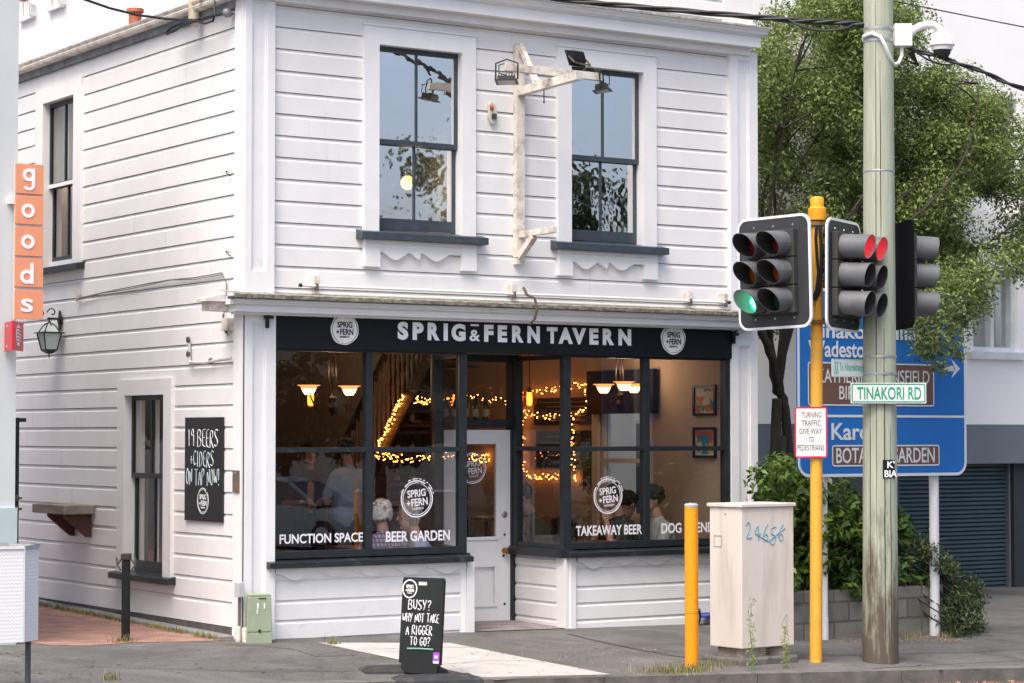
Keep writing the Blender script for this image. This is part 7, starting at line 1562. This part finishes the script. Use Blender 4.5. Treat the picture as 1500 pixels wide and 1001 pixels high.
BARK = M('dark_tree_bark', (.036, .029, .023), .9, .35, 9, .8, 25, stretch=(3, 3, .6)); OLIVE = LEAF('olive_foliage', (.05, .085, .024), (.31, .375, .11), .35); GLOSSY = LEAF('glossy_shrub_leaf', (.028, .070, .012), (.15, .24, .038), .3, .3); JUN = LEAF('dark_creeper_leaf', (.022, .045, .015), (.10, .13, .045), .2)
def limb(m, a, b, r0, r1, bend=.1, seed=0, n=8):
    rr = random.Random(seed); a, b = Vector(a), Vector(b); side = Vector((rr.uniform(-1, 1), rr.uniform(-1, 1), rr.uniform(-.2, .5))) * (b - a).length * bend; P = []; rs = []
    for i in range(n + 1): t = i / n; P.append(a.lerp(b, t) + side * math.sin(math.pi * t) + Vector((rr.uniform(-1, 1), rr.uniform(-1, 1), 0)) * r0 * .25); rs.append(r0 + (r1 - r0) * t)
    m.tube(P, rs, 7); return P
from math import hypot
tb = onY(1150, 700, .6); TREE = thing('street_tree', (tb.x, tb.y, zwt), 'large spreading olive green tree with several dark trunks right of the tavern', 'tree')
def inpoly(x, y, poly):
    c = False; j = len(poly) - 1
    for i in range(len(poly)):
        if (poly[i][1] > y) != (poly[j][1] > y) and x < (poly[j][0] - poly[i][0]) * (y - poly[i][1]) / (poly[j][1] - poly[i][1]) + poly[i][0]: c = not c
        j = i
    return c
crown = [(1105, 30), (1135, 25), (1165, 10), (1210, -12), (1255, -5), (1290, 8), (1325, 5), (1345, 35), (1385, 72), (1405, 112), (1440, 135), (1470, 150), (1500, 172), (1540, 220), (1540, 390), (1490, 395), (1440, 415), (1425, 440), (1395, 450), (1330, 440), (1240, 450), (1150, 475), (1105, 480), (1080, 300)]
gt_ = random.Random(21); clumps = []; tries = 0
while len(clumps) < 390 and tries < 14000:
    tries += 1; px, py = gt_.uniform(1085, 1540), gt_.uniform(-12, 490)
    if not inpoly(px, py, crown): continue
    y_ = gt_.uniform(0.25, 2.9); dens = .5 + .5 * noise.noise(Vector((px / 55, py / 55, y_ * .7)))
    if px < 1270 and 150 < py < 470: dens *= .75
    if 1390 < px and py > 300: dens *= .75
    if gt_.random() > dens * 1.7 or dens < .40: continue
    rc_ = gt_.uniform(.18, .42)
    if y_ < .6 and px < 1112 + rc_ * 150: continue
    clumps.append((tuple(onY(px, py, y_)), rc_))
for (px, py, r_) in ((1345, 440, .25), (1372, 455, .26), (1395, 465, .22), (1350, 478, .22), (1378, 488, .24), (1400, 500, .17), (1352, 508, .17), (1370, 522, .15), (1378, 540, .10), (1335, 462, .2), (1410, 470, .2), (1428, 440, .25), (1415, 420, .3), (1380, 425, .3), (1360, 500, .16), (1440, 400, .26), (1470, 380, .28), (1405, 520, .1)): clumps.append((tuple(onY(px, py, -2.25 + gt_.uniform(-.15, .2))), r_))
leaf_mesh('crown', OLIVE, TREE, clumps, 7000, .046, .44, .2, .3, .45, 5, .65)
m = MB(); t0 = Vector(onY(1146, 700, .6)); t0.z = zwt - .15
f1, f2 = Vector(onY(1139, 585, .6)), Vector(onY(1168, 690, .75)); f2.z = zwt - .15
mA = limb(m, t0, f1, .07, .06, .03, 1); mB_ = limb(m, f2, onY(1150, 600, .7), .065, .055, .03, 2); limb(m, onY(1150, 600, .7), onY(1137, 540, .65), .055, .05, .02, 3)
limb(m, onY(1146, 640, .62), onY(1142, 700, .58), .055, .07, .02, 30)
forks = []
for k, (px, py, y_) in enumerate(((1128, 470, .3), (1150, 440, .9), (1112, 480, .2), (1180, 420, .2))): f_ = Vector(onY(px, py, y_)); limb(m, onY(1139, 575, .62), f_, .05, .042, .05, 40 + k); forks.append(f_)
subs = []
for k in range(26):
    a = forks[k % 4]; px, py = gt_.uniform(1110, 1470), gt_.uniform(90, 420); b = Vector(onY(px, py, gt_.uniform(.2, 2.4))); P = limb(m, a, b, .024, .007, .15, 100 + k, 10); subs += P[4:]
for k, (c, r_) in enumerate(clumps):
    c = Vector(c); a = min(subs, key=lambda p: (p - c).length + (.6 if p.z > c.z else 0)); limb(m, a, c, .014, .004, .1, 300 + k, 5)
m.build('trunk', BARK, TREE, smooth=True)
# bright shrub over the planter wall
def shrub(name, lab, pts, mat, n_per, size, asp, yr, seed, stems=True, **k):
    g_ = random.Random(seed); cl = []
    for (px, py, r_) in pts:
        y_ = g_.uniform(*yr); cl.append((tuple(onY(px, py, y_)), r_))
    cx_ = np.mean([c[0][0] for c in cl]); cy_ = np.mean([c[0][1] for c in cl]); t = thing(name, (cx_, cy_, zwt - .2), lab, 'shrub'); leaf_mesh('foliage', mat, t, cl, n_per, size, asp, seed=seed, **k); m = MB()
    for i, (c, r_) in enumerate(cl): q = Vector(c); limb(m, Vector((q.x * .7 + cx_ * .3, cy_ + .15, zwt - .2)) if q.z > zwt else q + Vector((-.3, .3, .3)), q, .014, .004, .08, i, 5)
    m.build('stem', BARK, t, smooth=True); return t
gp = random.Random(3); pts = []
hp = [(1108, 700), (1150, 688), (1200, 705), (1240, 700), (1262, 735), (1318, 770), (1332, 800), (1345, 830), (1318, 850), (1262, 855), (1235, 868), (1180, 852), (1110, 845)]
while len(pts) < 120:
    px, py = gp.uniform(1100, 1345), gp.uniform(688, 872)
    if inpoly(px, py, hp): pts.append((px, py, gp.uniform(.13, .24)))
shrub('leafy_shrub', 'bright green glossy leaved shrub spilling over the planter wall behind the poles', pts, GLOSSY, 2600, .105, .42, (yw - .05, yw + .85), 11, droop=.35, shell=.5, up_bias=.7)
pts = []
hp = [(1325, 855), (1345, 838), (1362, 835), (1372, 850), (1365, 862), (1330, 862)]
while len(pts) < 14:
    px, py = gp.uniform(1325, 1375), gp.uniform(828, 862)
    if inpoly(px, py, hp): pts.append((px, py, gp.uniform(.05, .11)))
shrub('leafy_shrub', 'small yellow green clump on the planter wall between the timber pole and white post', pts, GLOSSY, 2600, .085, .42, (yw + .0, yw + .4), 15)
pts = []; hp = [(1345, 795), (1362, 800), (1385, 815), (1405, 835), (1418, 850), (1440, 872), (1441, 915), (1428, 934), (1400, 930), (1386, 905), (1382, 862), (1360, 850)]
while len(pts) < 70:
    px, py = gp.uniform(1345, 1445), gp.uniform(795, 935)
    if inpoly(px, py, hp): pts.append((px, py, gp.uniform(.08, .17)))
shrub('creeping_shrub', 'dark trailing creeper hanging over the end of the planter wall to the footpath', pts, JUN, 5200, .055, .3, (yw - .25, yw + .4), 17, droop=.5, shell=.2)
# weeds, grass and litter
GRASS = LEAF('verge_grass', (.13, .15, .04), (.38, .33, .16), .3, .7); WEED = LEAF('roadside_weed', (.16, .24, .06), (.36, .42, .16), .3, .6)
def blades(name, spots, n, h0, h1, mat, lab, seed):
    g_ = random.Random(seed); m = MB()
    for (c, rx, ry) in spots:
        for _ in range(n):
            x, y = c[0] + g_.gauss(0, rx), c[1] + g_.gauss(0, ry); h = g_.uniform(h0, h1); a = g_.random() * 6.28; wv = g_.uniform(.002, .005); ln = g_.uniform(0, .8) * h; dx, dy = math.cos(a), math.sin(a); z = gz(x, y)
            m.add([(x - dy * wv, y + dx * wv, z), (x + dy * wv, y - dx * wv, z), (x + dx * ln * .4 + dy * wv * .7, y + dy * ln * .4 - dx * wv * .7, z + h * .6), (x + dx * ln * .4 - dy * wv * .7, y + dy * ln * .4 + dx * wv * .7, z + h * .6), (x + dx * ln, y + dy * ln, z + h)], [(0, 1, 2, 3), (3, 2, 4)])
    o = m.build(name, mat); return tag(o, lab, 'grass', kind='stuff')
vg = [(onG(px, py), .12, .06) for px, py in ((965, 986), (985, 984), (1006, 985), (1030, 982), (1046, 977), (1000, 988))]
blades('verge_grass', vg, 75, .02, .10, GRASS, 'dry grass tuft around the foot of the yellow bollard', 2)
ag = []
for i in range(46): t = i / 45; P = Vector((-.23, .1 + 5.2 * t, 0)); ag.append((P, .025, .05)) if noise.noise(Vector((t * 14, 0, 0))) > -.25 else None
blades('alley_grass', ag, 34, .02, .075, GRASS, 'green moss and grass growing along the edge of the brick alley', 4)
blades('alley_grass', [(onG(178, 941), .07, .04), (onG(20, 938), .1, .05), (onG(487, 944), .04, .03), (onG(160, 996), .03, .03), (onG(1383, 934), .05, .05), (onG(1330, 935), .15, .05)], 60, .02, .09, GRASS, 'small grass tufts in the cracks of the footpath', 6)
def weed(px, py, ptop, lab, sd):
    b = onG(px, py); t = thing('tall_weed', b, lab, 'weed', 'weeds in front of the utility cabinet'); h = onC(px, ptop, b).z - b.z; m = MB(); P = [b + Vector((0, 0, h * k / 6)) + RGT * (.015 * math.sin(k + sd)) for k in range(7)]; m.tube(P, [.006 * (1 - k / 8) for k in range(7)], 6); m.build('stem', M('weed_stem', (.16, .21, .06), .7), t); cl = [(tuple(b + Vector((0, 0, h * k)) + RGT * random.uniform(-.02, .02)), (.05 * (1.1 - k * .6), .05 * (1.1 - k * .6), .04)) for k in np.linspace(.08, 1, 18)]; leaf_mesh('foliage', WEED, t, cl, 4200, .05, .17, -.2, .4, .2, sd); return t
weed(1101, 981, 879, 'taller of two thin green weeds growing against the utility cabinet', 1); weed(1151, 979, 905, 'shorter of two thin green weeds growing against the utility cabinet', 2)
# fallen leaves in the gutter
g_ = random.Random(8); m = MB()
for _ in range(2200):
    t = g_.uniform(-2, 9); off = abs(g_.gauss(0, .10)) + .02; x, y = kp(t, off); z = gz(x, y) - .128 + g_.uniform(0, .02); a = g_.random() * 6.28; l_ = g_.uniform(.012, .03); tz = g_.uniform(-.012, .012); c, s_ = math.cos(a), math.sin(a)
    m.add([(x + c * l_, y + s_ * l_, z + tz), (x - s_ * l_ * .5, y + c * l_ * .5, z), (x - c * l_, y - s_ * l_, z + .004), (x + s_ * l_ * .5, y - c * l_ * .5, z + .002)], [(0, 1, 2, 3)])
tag(m.build('gutter_leaves', LEAF('fallen_leaf', (.22, .09, .045), (.55, .33, .24), .1, .8)), 'fallen pinkish brown leaves lying along the gutter', 'leaf litter', kind='stuff')
m = MB()
for _ in range(420):
    px = g_.choice([g_.uniform(1210, 1420), g_.uniform(640, 1050)]); py = g_.uniform(930, 942) if px > 1200 else g_.uniform(950, 985); P = onG(px, py); a = g_.random() * 6.28; l_ = g_.uniform(.006, .022) * (1 if px > 1200 else .55); c, s_ = math.cos(a), math.sin(a)
    m.add([(P.x + c * l_, P.y + s_ * l_, P.z + .012), (P.x - s_ * l_ * .5, P.y + c * l_ * .5, P.z + .006), (P.x - c * l_, P.y - s_ * l_, P.z + .008), (P.x + s_ * l_ * .5, P.y - c * l_ * .5, P.z + .006)], [(0, 1, 2, 3)])
tag(m.build('dry_leaves', MATS['fallen_leaf']), 'scattered dry leaf litter on the footpath and below the planter wall', 'leaf litter', kind='stuff')

# ================================================================== ACROSS THE STREET (seen only mirrored in the glass)
def mir(px, py, d): P = onY(px, py, d); return Vector((P.x, -d, 0))
DKL = LEAF('dark_street_foliage', (.02, .035, .012), (.07, .10, .03), .2)
for k, (px, d, h, r_) in enumerate(((712, 44, 13.0, 3.4), (875, 46, 11.5, 3.2), (560, 50, 5.2, 2.4), (420, 52, 5.0, 2.4), (980, 50, 6.5, 2.6), (760, 52, 6.0, 2.6))):
    b = mir(px, 640, d); t = thing('opposite_tree', b, 'dark tree across the street mirrored in the tavern windows', 'tree', 'trees mirrored in the tavern glass'); cl = []
    gk = random.Random(50 + k)
    for _ in range(46): a = gk.random() * 6.28; q = gk.random() ** .5 * r_ * .7; z = gk.uniform(.25, .95) * h; cl.append(((b.x + q * math.cos(a), b.y + q * math.sin(a), z), gk.uniform(.5, 1.0) * r_ * .36 * (1.25 - z / h * .6)))
    leaf_mesh('crown', DKL, t, cl, 1700 if k < 2 else 700, .17 if k < 2 else .26, .5, .2, .3, .4, 60 + k); m = MB(); m.tube([b - UZ * .3, b + UZ * h * .3, b + UZ * h * .7], [.22, .17, .08], 8); m.build('trunk', BARK, t)
# parked car mirrored in the left window
cp_ = mir(425, 700, 25.5); CAR = thing('parked_car', (0, 0, 0), 'dark blue grey car parked across the street mirrored in the left window', 'car')
PAINT = M('car_paint_blue_grey', (.25, .33, .38), .3, .05, 3, spec=.6, coat=.6); CGL = M('car_window_dark', (.012, .015, .018), .08, .1, spec=.8); TYR = M('tyre_rubber', (.015, .015, .016), .8)
sec = [(-2.2, .45, .72, .68, .60), (-2.1, .30, .80, .80, .74), (-1.6, .25, .86, .86, .82), (-1.0, .25, .95, .88, .84), (0, .25, .95, .88, .86), (.9, .25, .92, .88, .85), (1.4, .25, .84, .86, .82), (2.0, .30, .72, .80, .74), (2.2, .42, .62, .66, .58)]
vs = []; fs = []
for (x, zl_, zh_, wl_, wh_) in sec: vs += [(x, -wl_, zl_), (x, -wl_ * 1.01, (zl_ + zh_) / 2), (x, -wh_, zh_), (x, 0, zh_ + .04), (x, wh_, zh_), (x, wl_ * 1.01, (zl_ + zh_) / 2), (x, wl_, zl_)]
for i in range(len(sec) - 1):
    for k in range(6): fs.append((i * 7 + k, (i + 1) * 7 + k, (i + 1) * 7 + k + 1, i * 7 + k + 1))
fs += [tuple(range(7)), tuple(range((len(sec) - 1) * 7 + 6, (len(sec) - 1) * 7 - 1, -1))]; MB().add(vs, fs).build('body', PAINT, CAR, smooth=True)
roof = [(-1.75, .93, .80), (-1.1, 1.42, .62), (-.3, 1.50, .62), (.45, 1.42, .62), (1.2, .93, .80)]; vs = []; fs = []
for (x, z, w_) in roof: vs += [(x, -w_, z), (x, w_, z)]
MB().add([(x, -w_ if z > 1.2 else -.8, z) for x, z, w_ in roof] + [(x, w_ if z > 1.2 else .8, z) for x, z, w_ in roof], [(0, 1, 6, 5), (3, 4, 9, 8), (0, 4, 3, 2, 1), (5, 6, 7, 8, 9)]).build('glazing', CGL, CAR)
MB().add([(x, sg * (.64), z + d_) for d_ in (.0, .035) for x, z, w_ in roof[1:4] for sg in (-1, 1)], [(0, 1, 3, 2), (2, 3, 5, 4), (6, 8, 9, 7), (8, 10, 11, 9), (0, 6, 7, 1), (4, 5, 11, 10), (0, 2, 8, 6), (2, 4, 10, 8), (1, 7, 9, 3), (3, 9, 11, 5)]).build('roof', PAINT, CAR)
m = MB()
for sg in (-1, 1):
    for a, b in ((0, 1), (3, 4)): m.bar((roof[a][0], sg * roof[a][2], roof[a][1]), (roof[b][0], sg * roof[b][2], roof[b][1]), .06, .05)
    m.bar((-.3, sg * .8, .93), (-.3, sg * .63, 1.48), .07, .03)
m.build('window_pillar', PAINT, CAR)
for sg in (-1, 1):
    MB().ell((1.0, sg * 1.0, 1.0), (.07, .10, .07)).build('wing_mirror', PAINT, CAR, smooth=True)
    for x in (-1.35, 1.4):
        w_ = MB().lathe([(0, -.1), (.25, -.1), (.32, -.09), (.32, .09), (.25, .1), (0, .1)], (x, sg * .78, .32), 24, (0, 1, 0)).build('wheel', TYR, CAR, smooth=True); MB().lathe([(0, .0), (.2, 0), (.2, .015), (0, .03)], (x, sg * .88, .32), 16, (0, sg, 0)).build('rim', STEEL, w_)
    MB().ell((2.08, sg * .60, .66), (.12, .16, .07)).build('headlight', M('headlight_glass', (.6, .62, .65), .1), CAR, smooth=True)
MB().box(2.19, 2.23, -.26, .26, .42, .54).build('number_plate', M('plate_white', (.6, .6, .6), .5), CAR)
CAR.location = (cp_.x, cp_.y, gz(cp_.x, cp_.y) - .14 + .02); CAR.rotation_euler.z = R(60)
print('objects', len(bpy.data.objects))
